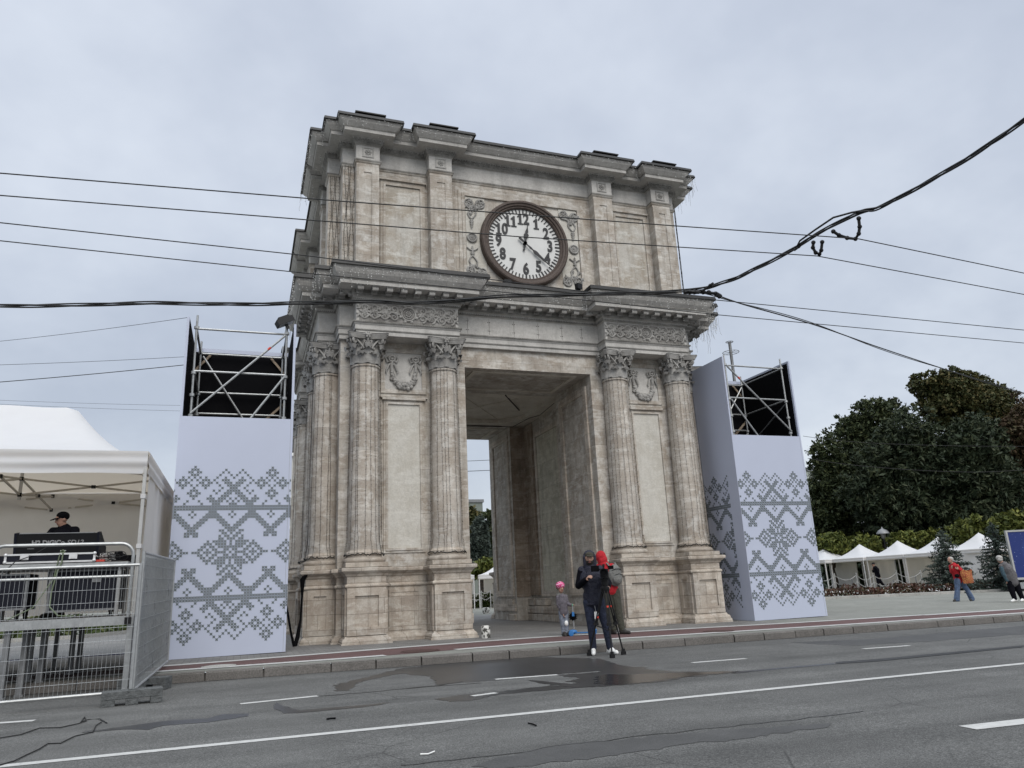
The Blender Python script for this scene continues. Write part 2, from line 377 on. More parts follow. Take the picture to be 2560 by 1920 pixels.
def pavers():
    m, nt, b = new_mat('dark_grey_block_paving'); P = pos(nt)
    br = N_(nt, 'ShaderNodeTexBrick', Scale=1.0); br.offset = .5
    br.inputs['Brick Width'].default_value = .24; br.inputs['Row Height'].default_value = .12; br.inputs['Mortar Size'].default_value = .006
    br.inputs['Color1'].default_value = (.135,.132,.126,1); br.inputs['Color2'].default_value = (.185,.18,.17,1); br.inputs['Mortar'].default_value = (.06,.058,.055,1)
    L_(nt, P, br.inputs['Vector'])
    c = mix(nt, 1.0, br.outputs['Color'], ramp(nt, noise(nt, P, .8, 5), [(.3,(.8,.8,.8)),(.7,(1.2,1.2,1.2))]), 'MULTIPLY')
    L_(nt, c, b.inputs['Base Color']); b.inputs['Roughness'].default_value = .8
    bump(nt, b, br.outputs['Fac'], .01, -.5); return m
M['pavers'] = pavers()
def water():
    m, nt, b = new_mat('puddle_water'); P = pos(nt)
    b.inputs['Base Color'].default_value = (.022,.022,.023,1); b.inputs['Roughness'].default_value = .2; b.inputs['Specular IOR Level'].default_value = .32; b.inputs['IOR'].default_value = 1.33
    bump(nt, b, noise(nt, P, 6, 3), .004, .15); return m
M['water'] = water()
# ------------------------------------------------------------------ the arch
YC = 4.82                                                     # middle of the plan, front columns stand on y = 0
A_, B_ = 2.43, 4.39
ARCH = empty('triumphal_arch', (0,0,0), 0, 'tall weathered limestone triumphal arch with Corinthian columns and a big round clock', 'triumphal arch')
def mirror_outline(front, side):
    """front: points of the left half of the front (from corner to middle), side: left-side points from corner back to the middle"""
    q = [(x, y) for x, y in front]; q += [(-x, y) for x, y in reversed(front)]
    right = [(-x, y) for x, y in side]; q += right + [(x, 2*YC-y) for x, y in reversed(right)]
    back = [(-x, 2*YC-y) for x, y in front]; q += back + [(-x, y) for x, y in reversed(back)]
    left = [(x, 2*YC-y) for x, y in side]; q += left + [(x, 2*YC-y) for x, y in reversed(left)]
    out = []
    for pnt in q:
        if not out or (abs(out[-1][0]-pnt[0])+abs(out[-1][1]-pnt[1])) > 1e-5: out.append(pnt)
    return out
ENT = mirror_outline([(-5.02,.10),(-4.67,.10),(-4.67,-.33),(-2.09,-.33),(-2.09,.10)], [(-5.02,.72),(-5.47,.72),(-5.47,3.02),(-5.02,3.02)])
ATT = mirror_outline([(-5.0,.10),(-4.69,.10),(-4.69,-.20),(-4.10,-.20),(-4.10,.10),(-2.74,.10),(-2.74,-.20),(-2.13,-.20),(-2.13,.10)],
                     [(-5.0,.70),(-5.30,.70),(-5.30,1.28),(-5.0,1.28),(-5.0,2.44),(-5.30,2.44),(-5.30,3.03),(-5.0,3.03)])
# ---- piers (walls)
for sgn in (-1, 1):
    w = MB(); poly = [(1.8,.2),(4.97,.2),(4.97,2*YC-.2),(1.8,2*YC-.2),(1.8,7.0),(2.38,7.0),(2.38,2.7),(1.8,2.7)]
    if sgn > 0: w.prism(poly, -.35, 7.18); w.build('pier', M['stone'], ARCH)
    else:                                                   # unseen left flank: opening added by guess to let light in
        for q in ([(1.8,.2),(4.97,.2),(4.97,3.3),(2.38,3.3),(2.38,2.7),(1.8,2.7)], [(1.8,7.0),(2.38,7.0),(2.38,6.34),(4.97,6.34),(4.97,2*YC-.2),(1.8,2*YC-.2)]):
            w = MB(); w.prism([(-x,y) for x,y in reversed(q)], -.35, 7.18); w.build('pier', M['stone'], ARCH)
        w = MB(); w.box(-4.968,-2.38,3.3,6.34,6.65,7.18); w.build('lintel', M['stone'], ARCH)
w = MB(); w.box(-1.8,1.8,.202,2.7,6.65,7.18); w.build('lintel', M['stone'], ARCH); w = MB(); w.box(-1.8,1.8,7.0,2*YC-.202,6.65,7.18); w.build('lintel', M['stone'], ARCH)
w = MB(); w.box(-2.38,2.38,2.7,7.0,6.80,7.18)
w.box(-2.38,-1.9,2.703,6.997,6.66,6.80); w.box(1.9,2.38,2.703,6.997,6.66,6.80)
for sy, y0, y1 in ((1,2.703,3.1),(-1,6.6,6.997)): w.box(-1.9,1.9,y0,y1,6.66,6.80)
for sx_ in (-1,1):
    for (ya, yb) in ((3.1,3.75),(6.6,5.95)):
        w.add([(sx_*1.9,ya,6.66),(sx_*1.25,ya,6.66),(sx_*1.9,yb,6.66),(sx_*1.9,ya,6.8),(sx_*1.25,ya,6.8),(sx_*1.9,yb,6.8)], [(0,1,2),(1,4,5,2),(0,3,4,1),(0,2,5,3)])
    w.bar((sx_*1.25,3.1,6.79),(0,4.85,6.79),.03,.03); w.bar((sx_*1.25,6.6,6.79),(0,4.85,6.79),.03,.03)
for y0, y1 in ((.55,2.15),(7.5,9.1)):                         # framed soffit panels of both lintels
    for a in ((-1.5,-1.38,y0,y1),(1.38,1.5,y0,y1),(-1.5,1.5,y0-.1,y0),(-1.5,1.5,y1,y1+.1)): w.box(a[0],a[1],a[2],a[3],6.625,6.65)
w.build('passage_ceiling', M['ceiling'], ARCH)
g = MB()
for y in (2.24, 6.97): g.box(-1.5,1.5,y-.018,y+.018,6.64,6.668)
g.bar((.2,2.75,6.645),(1.5,5.1,6.79),.03,.03); g.tube([(1.84,2.9,6.5),(1.86,4.2,6.42),(1.87,5.2,6.55),(1.86,6.8,6.6),(1.3,6.9,6.62),(0,6.92,6.6),(-1.6,6.92,6.6)], .012, 4)
g.build('ceiling_groove', M['groove'], ARCH)
def frame(mb, M4, u0, u1, z0, z1, w, t):
    """flat frame in the local plane (u, z), standing t proud along -n"""
    for a in ((u0,u1,z1-w,z1),(u0,u1,z0,z0+w),(u0,u0+w,z0+w,z1-w),(u1-w,u1,z0+w,z1-w)):
        vs = [M4 @ Vector((x,y,z)) for x,y,z in [(a[0],-t,a[2]),(a[1],-t,a[2]),(a[1],.004,a[2]),(a[0],.004,a[2]),(a[0],-t,a[3]),(a[1],-t,a[3]),(a[1],.004,a[3]),(a[0],.004,a[3])]]
        mb.add(vs, [(0,3,2,1),(4,5,6,7),(0,1,5,4),(1,2,6,5),(2,3,7,6),(3,0,4,7)])
def plane_M(o, udir): # local x -> udir (horizontal), local -y -> outward (right of travel)
    u = Vector((udir[0],udir[1],0)).normalized(); n = Vector((u.y,-u.x,0))
    return Matrix(((u.x,-n.x,0,o[0]),(u.y,-n.y,0,o[1]),(0,0,1,0),(0,0,0,1)))
# passage walls: framed panels, niches
for sgn in (-1, 1):
    q = MB(); ud = (0,-1*sgn) if sgn > 0 else (0,1)
    def fr(x, yc, hw, z0, z1, wd, t): frame(q, plane_M((sgn*x, yc), (0,1) if sgn < 0 else (0,-1)) if False else plane_M((sgn*x, yc), (0,-1) if sgn > 0 else (0,1)), -hw, hw, z0, z1, wd, t)
    def wallframe(x, yc, hw, z0, z1, wd, t):
        # wall facing the passage axis
        for (a0,a1,b0,b1) in ((-hw,hw,z1-wd,z1),(-hw,hw,z0,z0+wd),(-hw,-hw+wd,z0+wd,z1-wd),(hw-wd,hw,z0+wd,z1-wd)):
            xa, xb = sgn*(x-t), sgn*(x+.004)
            q.box(min(xa,xb),max(xa,xb),yc+a0,yc+a1,b0,b1)
    wallframe(1.8, 1.47, .95, .78, 6.4, .20, .045); wallframe(1.8, 8.15, .95, .78, 6.4, .20, .045)
    if sgn > 0: wallframe(2.38, 4.95, 1.1, .75, 6.2, .16, .05)
    q.box(*sorted((sgn*1.745, sgn*1.804)),.24,2.62,.30,.52); q.box(*sorted((sgn*1.745, sgn*1.804)),7.08,9.3,.30,.52)
    if sgn > 0:
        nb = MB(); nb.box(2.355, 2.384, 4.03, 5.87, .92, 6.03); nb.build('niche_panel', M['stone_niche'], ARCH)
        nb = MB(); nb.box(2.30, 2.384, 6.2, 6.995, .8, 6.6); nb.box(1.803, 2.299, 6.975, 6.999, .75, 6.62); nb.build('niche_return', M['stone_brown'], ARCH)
        nb = MB(); nb.box(2.30, 2.384, 2.74, 3.49, .8, 6.6); nb.build('niche_pilaster', M['stone_in'], ARCH)
    q.build('passage_panel', M['stone_in'], ARCH)
    rb = MB(); random.seed(5+sgn)
    z = -.02
    for row in range(3):
        y = 2.3 + .1*row; hh = .24
        while y < 7.3:
            wd = random.uniform(.35,.62); d = random.uniform(.02,.14)
            if not (row == 2 and 4.3 < y < 5.3) and not (sgn < 0 and 2.6 < y+wd and y < 7.0):
                xin = 1.80 if y+wd < 2.75 or y > 6.95 else 2.26
                rb.box(*sorted((sgn*(xin-.06-d*.4), sgn*(xin+.25))), y, y+wd-.02, z, z+hh-.012)
            y += wd
        z += hh
    o = rb.build('exposed_rubble', M['stone_low'], ARCH)
    bv = o.modifiers.new('b','BEVEL'); bv.width = .025; bv.segments = 2
# ---- pedestal courses
PED = [(-4.97,YC),(-4.97,3.18),(-5.62,3.18),(-5.62,2.32),(-4.97,2.32),(-4.97,1.40),(-5.62,1.40),(-5.62,.54),(-4.97,.54),(-4.97,.20),(-4.82,.20),(-4.82,-.44),(-3.96,-.44),(-3.96,.20),(-2.86,.20),(-2.86,-.44),(-2.0,-.44),(-2.0,.20),(-1.81,.20)]
PROF = [(.13,-.35),(.13,.0),(.125,.035),(.125,.06),(.10,.065),(.105,.10),(.085,.14),(.05,.165),(.035,.20),(.004,.21),(.004,1.215),(.03,1.225),(.045,1.245),(.045,1.27),(.03,1.29),(.004,1.30),(.004,1.45),(.03,1.47),(.05,1.51),(.09,1.54),(.10,1.56),(.135,1.575),(.14,1.63),(.12,1.645),(.12,1.66)]
def mir(path, sx_, sy_):
    q = [(x*sx_, (y if sy_ > 0 else 2*YC-y)) for x, y in path]
    return q if sx_*sy_ > 0 else list(reversed(q))
for sx_ in (1,-1):
    for sy_ in (1,-1):
        w = MB(); pth = mir(PED if sx_ < 0 else [(-4.97,3.29)]+PED[1:], sx_, sy_); w.sweep(pth, PROF, closed=False)
        for k in range(0, len(pth)-1):                          # top ledge back to the wall
            pass
        for cx, cy in [(-B_,0),(-A_,0)]:
            x = cx*sx_; yy = cy if sy_ > 0 else 2*YC
            w.box(x-.55,x+.55,*( (-.56,.205) if sy_ > 0 else (2*YC-.205, 2*YC+.56)),1.56,1.655)
        for yv in (.97, 2.75):
            yy = yv if sy_ > 0 else 2*YC-yv
            w.box(*sorted((sx_*-5.74, sx_*-4.96)), yy-.55, yy+.55, 1.56,1.655)
        w.box(*sorted((sx_*-4.93, sx_*-1.83)), *( (.085,.205) if sy_ > 0 else (2*YC-.205,2*YC-.085)), 1.56,1.652)
        # framed panels on the dies
        for i in range(len(pth)-1):
            a, b = Vector((*pth[i],0)), Vector((*pth[i+1],0)); Ls = (b-a).length
            if abs(Ls-.86) < .03:
                frame(w, plane_M(a, b-a), .004-.004, Ls, .215, 1.215, .13, .034) if False else frame(w, plane_M(a, b-a), .0, Ls, .215, 1.215, .17, .05)
            elif abs(Ls-.64) < .03 or abs(Ls-.65) < .03:
                frame(w, plane_M(a, b-a), .035, Ls-.052, .215, 1.215, .14, .040)
            elif abs(Ls-1.10) < .03:
                frame(w, plane_M(a, b-a), .17, Ls-.17, .25, 1.15, .06, .018)
        o = w.build('pedestal_course', M['stone_low'], ARCH)
# ---- entablature
pr = [(.0,7.18),(.0,7.285),(.018,7.29),(.018,7.305),(.025,7.31),(.025,7.425),(.04,7.43),(.055,7.465),(.075,7.47),(.075,7.505),(.0,7.512),(.0,8.03)]
w = MB(); w.sweep(ENT, pr, botcap=True); w.build('architrave', M['stone_grey'], ARCH)
pr = [(.0,8.03),(.035,8.045),(.05,8.07),(.055,8.12),(.10,8.135),(.115,8.19),(.125,8.2),(.125,8.30),(.45,8.305),(.45,8.40),(.465,8.41),(.47,8.44),(.50,8.47),(.56,8.53),(.60,8.60),(.615,8.65),(.63,8.66),(.63,8.70)]
w = MB(); w.sweep(ENT, pr); w.build('main_cornice', M['stone_grey'], ARCH)
w = MB(); w.sweep(ENT, [(.62,8.697),(.672,8.685),(.69,8.69),(.67,8.79),(.40,8.86),(.06,8.95)], topcap=True); w.build('cornice_flashing', M['flash'], ARCH)
def along(path, step, fn, off=0, cond=None):
    n = len(path)
    for i in range(n):
        a, b = Vector((*path[i],0)), Vector((*path[(i+1)%n],0)); d = b-a; L = d.length
        if L < .05: continue
        t = d/L; nn = Vector((t.y,-t.x,0))
        mid = (a+b)/2
        if mid.y > 8 : continue                                  # the back is never seen
        k = max(1, int(round((L+2*off)/step)))
        for j in range(k):
            u = -off + (L+2*off)*(j+.5)/k
            fn(a + t*u + nn*off, t, nn)
w = MB()
def egg(p, t, n):
    Mx = Matrix(((t.x,n.x,0),(t.y,n.y,0),(0,0,1)))
    w.ell((p.x,p.y,8.165),(.028,.03,.032), 6, 4, Mx)
along(ENT, .085, egg, .11)
def dent(p, t, n):
    Mx = Matrix.Translation((p.x,p.y,8.075)) @ Matrix(((t.x,n.x,0,0),(t.y,n.y,0,0),(0,0,1,0),(0,0,0,1))); w.cbox(None, (.03,.03,.035), M=Mx)
along(ENT, .05, dent, .052)
def bead(p, t, n): w.ell((p.x,p.y,7.487),(.018,.018,.014), 5, 4)
along(ENT, .055, bead, .076)
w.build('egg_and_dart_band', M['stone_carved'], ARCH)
w = MB()
def modil(p, t, n):
    w = MB(); R4 = Matrix(((t.x,n.x,0,0),(t.y,n.y,0,0),(0,0,1,0),(0,0,0,1)))
    w.cbox(None, (.15,.27,.07), M=Matrix.Translation((p.x+n.x*.135,p.y+n.y*.135,8.263)) @ R4)
    w.cbox(None, (.18,.30,.018), M=Matrix.Translation((p.x+n.x*.15,p.y+n.y*.15,8.297)) @ R4)
    w.tube([Vector((p.x,p.y,8.225))+n*.235-t*.075, Vector((p.x,p.y,8.225))+n*.235+t*.075], .036, 8)
    w.tube([Vector((p.x,p.y,8.21))+n*.03-t*.075, Vector((p.x,p.y,8.21))+n*.03+t*.075], .045, 8); w.build('modillion', M['stone_relief'], ARCH)
along(ENT, .37, modil, .125)
w = MB()
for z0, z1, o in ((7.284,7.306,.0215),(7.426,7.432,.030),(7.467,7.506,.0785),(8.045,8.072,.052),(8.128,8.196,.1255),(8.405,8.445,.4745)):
    k = MB(); k.sweep(ENT, [(o-.012,z0),(o,z0+.001),(o+.001,z1),(o-.012,z1+.001)]); k.build('shade_soiled_moulding', M['stone_carved'], ARCH)  # thin dark strips draw crevice shade and soot along the mouldings
w = MB(); w.sweep(ENT, [(.127,8.202),(.128,8.300)]); w.build('shaded_bed_moulding', M['stone_carved'], ARCH)  # shade between the modillions put in as a darker band
# ---- attic
w = MB(); w.sweep(ATT, [(0,8.72),(0,11.98),(.02,11.985),(.045,12.03),(.05,12.06),(.006,12.065),(.006,12.50)]); w.build('attic_wall', M['stone'], ARCH)
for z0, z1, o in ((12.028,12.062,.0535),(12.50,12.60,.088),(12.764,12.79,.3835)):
    k = MB(); k.sweep(ATT, [(o-.03,z0),(o-(.02 if z0 == 12.5 else 0),z0+.001),(o+(.03 if z0 == 12.5 else .001),z1),(o-.03,z1+.001)]); k.build('shade_soiled_moulding', M['stone_carved'], ARCH)  # attic strips: crevice shade painted dark together with soot
w = MB(); w.sweep(ATT, [(.004,12.085),(.012,12.09),(.012,12.49),(.05,12.50),(.07,12.55),(.115,12.64),(.13,12.66),(.36,12.665),(.36,12.755),(.375,12.765),(.38,12.79),(.41,12.82),(.47,12.88),(.50,12.945),(.51,12.955),(.51,12.985)])
w.build('attic_cornice', M['stone_grey'], ARCH)
w = MB(); w.sweep(ATT, [(.49,12.975),(.55,12.965),(.57,12.97),(.55,13.05),(.30,13.08),(.0,13.10)], topcap=True)
caps = [(-B_-.01,-.3),(-A_,-.3),(A_,-.3),(B_,-.3)]
for cx, cy in caps: w.box(cx-.36,cx+.36,cy-.34,cy+.9,13.04,13.155); w.box(cx-.40,cx+.40,cy-.39,cy+.9,13.155,13.185)
for sx_ in (-1,1):
    for yv in (.99,2.75,6.9,8.65): w.box(*sorted((sx_*5.62,sx_*4.6)), yv-.36, yv+.36, 13.03,13.12)
w.box(-1.7,1.7,-.36,.4,13.04,13.12)
w.build('roof_flashing', M['flash'], ARCH)
w = MB()
def egg2(p, t, n):
    Mx = Matrix(((t.x,n.x,0),(t.y,n.y,0),(0,0,1)))
    w.ell((p.x,p.y,12.60),(.05,.04,.065), 7, 5, Mx); q = p+t*.075
    w.ell((q.x,q.y,12.59),(.012,.025,.06), 5, 4, Mx)
    w.tube([Vector((p.x,p.y,12.655))+n*.03-t*.06, Vector((p.x,p.y,12.60))+n*.035-t*.062, Vector((p.x,p.y,12.53))+n*.0-t*.02], .009, 4)
    w.tube([Vector((p.x,p.y,12.655))+n*.03+t*.06, Vector((p.x,p.y,12.60))+n*.035+t*.062, Vector((p.x,p.y,12.53))+n*.0+t*.02], .009, 4)
along(ATT, .15, egg2, .085)
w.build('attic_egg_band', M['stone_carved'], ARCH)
# attic panels
for cx, hw in ((-B_-.005,.295),(-A_,.305),(A_,.305),(B_+.005,.295)):
    w = MB(); frame(w, plane_M((cx,-.20),(1,0)), -hw+.003, hw-.003, 9.05, 11.90, .19, .022)
    w.box(cx-hw,cx+hw,-.222,-.199,8.9,9.047); w.build('attic_pilaster', M['stone'], ARCH)
for s in (-1,1):
    w = MB(); frame(w, plane_M((s*3.42,.10),(1,0)), -.60, .60, 9.05, 11.72, .075, .03); frame(w, plane_M((s*3.42,.10),(1,0)), -.525, .525, 9.12, 11.64, .06, .055)
    w.box(s*3.42-.64,s*3.42+.64,.02,.104,11.722,11.765); w.build('attic_panel_moulding', M['stone'], ARCH)
    w = MB(); w.box(s*3.42-.465,s*3.42+.465,.085,.103,9.19,11.57); w.build('attic_plaster_panel', M['stone_attic'], ARCH)
w = MB(); frame(w, plane_M((0,.10),(1,0)), -1.88, 1.88, 8.95, 11.76, .10, .03); frame(w, plane_M((0,.10),(1,0)), -1.78, 1.78, 8.95, 11.66, .08, .055); w.build('clock_surround_moulding', M['stone'], ARCH)
def rosette(mb, c, r, n=(0,-1,0), pet=8):
    c = Vector(c); n = Vector(n); u = n.orthogonal().normalized() if abs(n.z) < .9 else Vector((1,0,0)); u = Vector((-n.y, n.x, 0)).normalized(); v = n.cross(u)
    mb.ell(c + n*r*.12, r*.26, 7, 5)
    for k in range(pet):
        a = 2*PI*k/pet; d = u*math.cos(a)+v*math.sin(a); e = n.cross(d)
        Mx = Matrix(((d.x,e.x,n.x),(d.y,e.y,n.y),(d.z,e.z,n.z)))
        mb.ell(c + d*r*.62 + n*r*.05, (r*.36,r*.2,r*.14), 6, 4, Mx)
def ring(mb, c, r, t, n=(0,-1,0), k=24):
    c = Vector(c); n = Vector(n); u = Vector((-n.y, n.x, 0)).normalized(); v = n.cross(u)
    mb.tube([c + (u*math.cos(2*PI*i/k)+v*math.sin(2*PI*i/k))*r for i in range(k+1)], t, 6, False)
for cx in (-B_-.005,-A_,A_,B_+.005):
    w = MB(); frame(w, plane_M((cx,-.212),(1,0)), -.15, .15, 12.15, 12.45, .04, .018); rosette(w, (cx,-.225,12.30), .095); w.build('attic_rosette', M['stone_relief'], ARCH, 40)
# ---- wall panels between the front columns, garlands
for s in (-1,1):
    w = MB(); pl = MB(); cx = s*3.41
    frame(w, plane_M((cx,.2),(1,0)), -.50, .50, 1.98, 5.68, .055, .03); frame(w, plane_M((cx,.2),(1,0)), -.445, .445, 2.035, 5.625, .05, .055)
    w.box(cx-.54,cx+.54,.11,.204,5.682,5.735); w.box(cx-.60,cx+.60,.13,.204,5.737,5.77)
    pl.box(cx-.395,cx+.395,.185,.203,2.085,5.575)
    frame(w, plane_M((cx,.2),(1,0)), -.57, .57, 5.86, 7.02, .10, .035)
    w.build('wall_panel_moulding', M['stone'], ARCH); pl.build('wall_plaster_panel', M['stone_panel'], ARCH)
    pl = MB(); pl.box(cx-.465,cx+.465,.190,.203,5.965,6.92); pl.build('garland_ground', M['stone_grey'], ARCH)
for s in (-1,1):
    w = MB(); cx = s*3.41; random.seed(3)
    for k in range(46):
        t = k/45; ang = PI*(1.08 - 1.16*t) if False else PI + PI*t
        x = cx + .30*math.cos(ang); z = 6.42 + .38*math.sin(ang) + (.18 if False else 0)
        rr = .066*(0.68+.62*math.sin(PI*t))
        for j in range(3):
            w.ell((x+random.uniform(-1,1)*rr*.8, .15+random.uniform(-.02,.02), z+random.uniform(-1,1)*rr*.8), rr*random.uniform(.45,.75), 6, 4)
    for sx_ in (-1,1):
        hx = cx+sx_*.30
        w.tube([(hx,.15,6.42),(hx+sx_*.01,.15,6.55),(hx,.15,6.66)], .045, 6)
        ring(w, (hx,.13,6.74), .075, .026); w.ell((hx,.13,6.74),.04,6,5)
        for b in (-1,1):
            w.tube([(hx,.14,6.72),(hx+b*.09,.13,6.81),(hx+b*.16,.14,6.77),(hx+b*.12,.14,6.66),(hx,.14,6.70)], .022, 5)
            w.tube([(hx,.14,6.66),(hx+b*.08,.15,6.58),(hx+b*.11,.14,6.50),(hx+b*.15,.15,6.42),(hx+b*.13,.15,6.36)], [.018,.028,.03,.024,.012], 5)
    w.build('garland', M['stone_relief'], ARCH, 60)
# ---- scroll frieze panels
def spiral(mb, c, r0, turns, a0, sgn, t0, y, k=26):
    pts = []; rs = []
    for i in range(k+1):
        f = i/k; a = a0 + sgn*2*PI*turns*f; r = r0*(1-.86*f)
        pts.append((c[0]+r*math.cos(a), y, c[1]+r*math.sin(a))); rs.append(t0*(1-.35*f))
    mb.tube(pts, rs, 5)
def leafy(mb, p, ang, L, y, wd=.4):
    d = (math.cos(ang), math.sin(ang))
    for k in (-1,0,1):
        a = ang + k*.5; e = L*(1 if k == 0 else .7)
        mb.tube([(p[0],y,p[1]),(p[0]+math.cos(a)*e*.5,y-.012,p[1]+math.sin(a)*e*.5),(p[0]+math.cos(a+k*.4)*e,y,p[1]+math.sin(a+k*.4)*e)], [L*.08,L*.2,L*.03], 5)
for s in (-1,1):
    w = MB(); cx = s*3.38; cz = 7.775; y = -.345
    ring(w, (cx,y,cz), .175, .026); ring(w, (cx,y,cz), .12, .012); rosette(w, (cx,y,cz), .10, pet=10)
    for k in range(8): a = 2*PI*k/8+.39; w.ell((cx+.215*math.cos(a),y,cz+.215*math.sin(a)), (.045,.03,.045), 6, 4)
    for d in (-1,1):
        for i, (ox, up) in enumerate(((.36,1),(.60,-1),(.86,1),(1.10,-1))):
            x = cx+d*ox
            for sg in ((1,-1) if i % 2 == 0 else (1,-1)):
                c = (x, cz+sg*.105); spiral(w, c, .10, 1.4, PI/2*sg + (0 if d > 0 else PI), -sg*d, .024, y)
                if i in (1,3): rosette(w, (c[0], y-.012, c[1]), .055, pet=6)
            w.tube([(x-d*.12,y,cz-.02*up),(x,y,cz+.05*up),(x+d*.13,y,cz-.03*up)], .02, 5)
            for q in range(3): leafy(w, (x+random.uniform(-.08,.08), cz+random.uniform(-.02,.02)), random.uniform(0,2*PI), .13, y)
            for sg in (-1,1): leafy(w, (x+d*.10, cz+sg*.06), sg*(.9 if d > 0 else PI-.9), .14, y)
        w.tube([(cx+d*.24,y,cz),(cx+d*.5,y-.01,cz+.02),(cx+d*.8,y,cz-.03),(cx+d*1.2,y,cz+.03)], [.03,.02,.018,.01], 5)
    w.build('scroll_frieze', M['stone_relief'], ARCH, 60)
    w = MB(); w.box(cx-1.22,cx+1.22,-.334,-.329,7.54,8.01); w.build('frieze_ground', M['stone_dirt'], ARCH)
w = MB()
for x in (-1.75,-1.15,-.45,.25,.95,1.55):
    for dx in (0,.05): 
        for z in (7.66,7.9): w.ell((x+dx,.098,z),(.012,.012,.012),6,4)
for x in (-1.72,-1.12,-.42,.28,.98,1.58): w.box(x,x+.006,.0965,.104,7.55,7.99)
w.build('frieze_slab_joints', M['groove'], ARCH)
# ---- columns
def col_base():
    w = MB(); w.box(-.47,.47,-.47,.47,1.655,1.76)
    w.lathe([(.455,1.762),(.478,1.785),(.485,1.82),(.47,1.855),(.43,1.87),(.405,1.885),(.395,1.91),(.405,1.93),(.425,1.94),(.43,1.965),(.42,1.99),(.395,2.0),(.378,2.02),(.37,2.05)], n=32)
    return w
def col_shaft():
    w = MB(); pr = []
    for i in range(13):
        t = i/12; r = .367 - .047*(t**1.6); pr.append((r, 2.045+t*(6.38-2.045)))
    pr += [(.345,6.385),(.352,6.40),(.352,6.425),(.335,6.435),(.318,6.44)]
    w.lathe(pr, n=32); return w
def acanthus(w, a, r0, z0, h, wd, curl):
    """one leaf on the bell: a strip that rises and curls outward, lobed edge"""
    n = 9; ca, sa = math.cos(a), math.sin(a)
    vs = []; fs = []
    for i in range(n+1):
        t = i/n
        if t < .72: rr = r0 + .02 + .05*t*t; z = z0 + h*t*1.28
        else:
            q = (t-.72)/.28; rr = r0+.046+curl*math.sin(q*2.2); z = z0 + h*.92 + h*.10*math.sin(q*3.0) - h*.16*q*q
        lob = (.55+.45*math.sin(min(1,t*1.25)*PI*.62+.55)) * (1 + .20*math.cos(i*PI)) * (1 if t < .8 else 1.15-.6*(t-.8)/.2)
        hw = wd*.5*lob
        for k, (e, dd) in enumerate(((-1,-.022),(-.5,.006),(0,.020),(.5,.006),(1,-.022))):
            R = rr + dd; vs.append((R*ca - e*hw*sa, R*sa + e*hw*ca, z - (abs(e)**2)*h*.08*(t > .6)))
    for i in range(n):
        for k in range(4): fs.append((i*5+k, i*5+k+1, (i+1)*5+k+1, (i+1)*5+k))
    w.add(vs, fs)
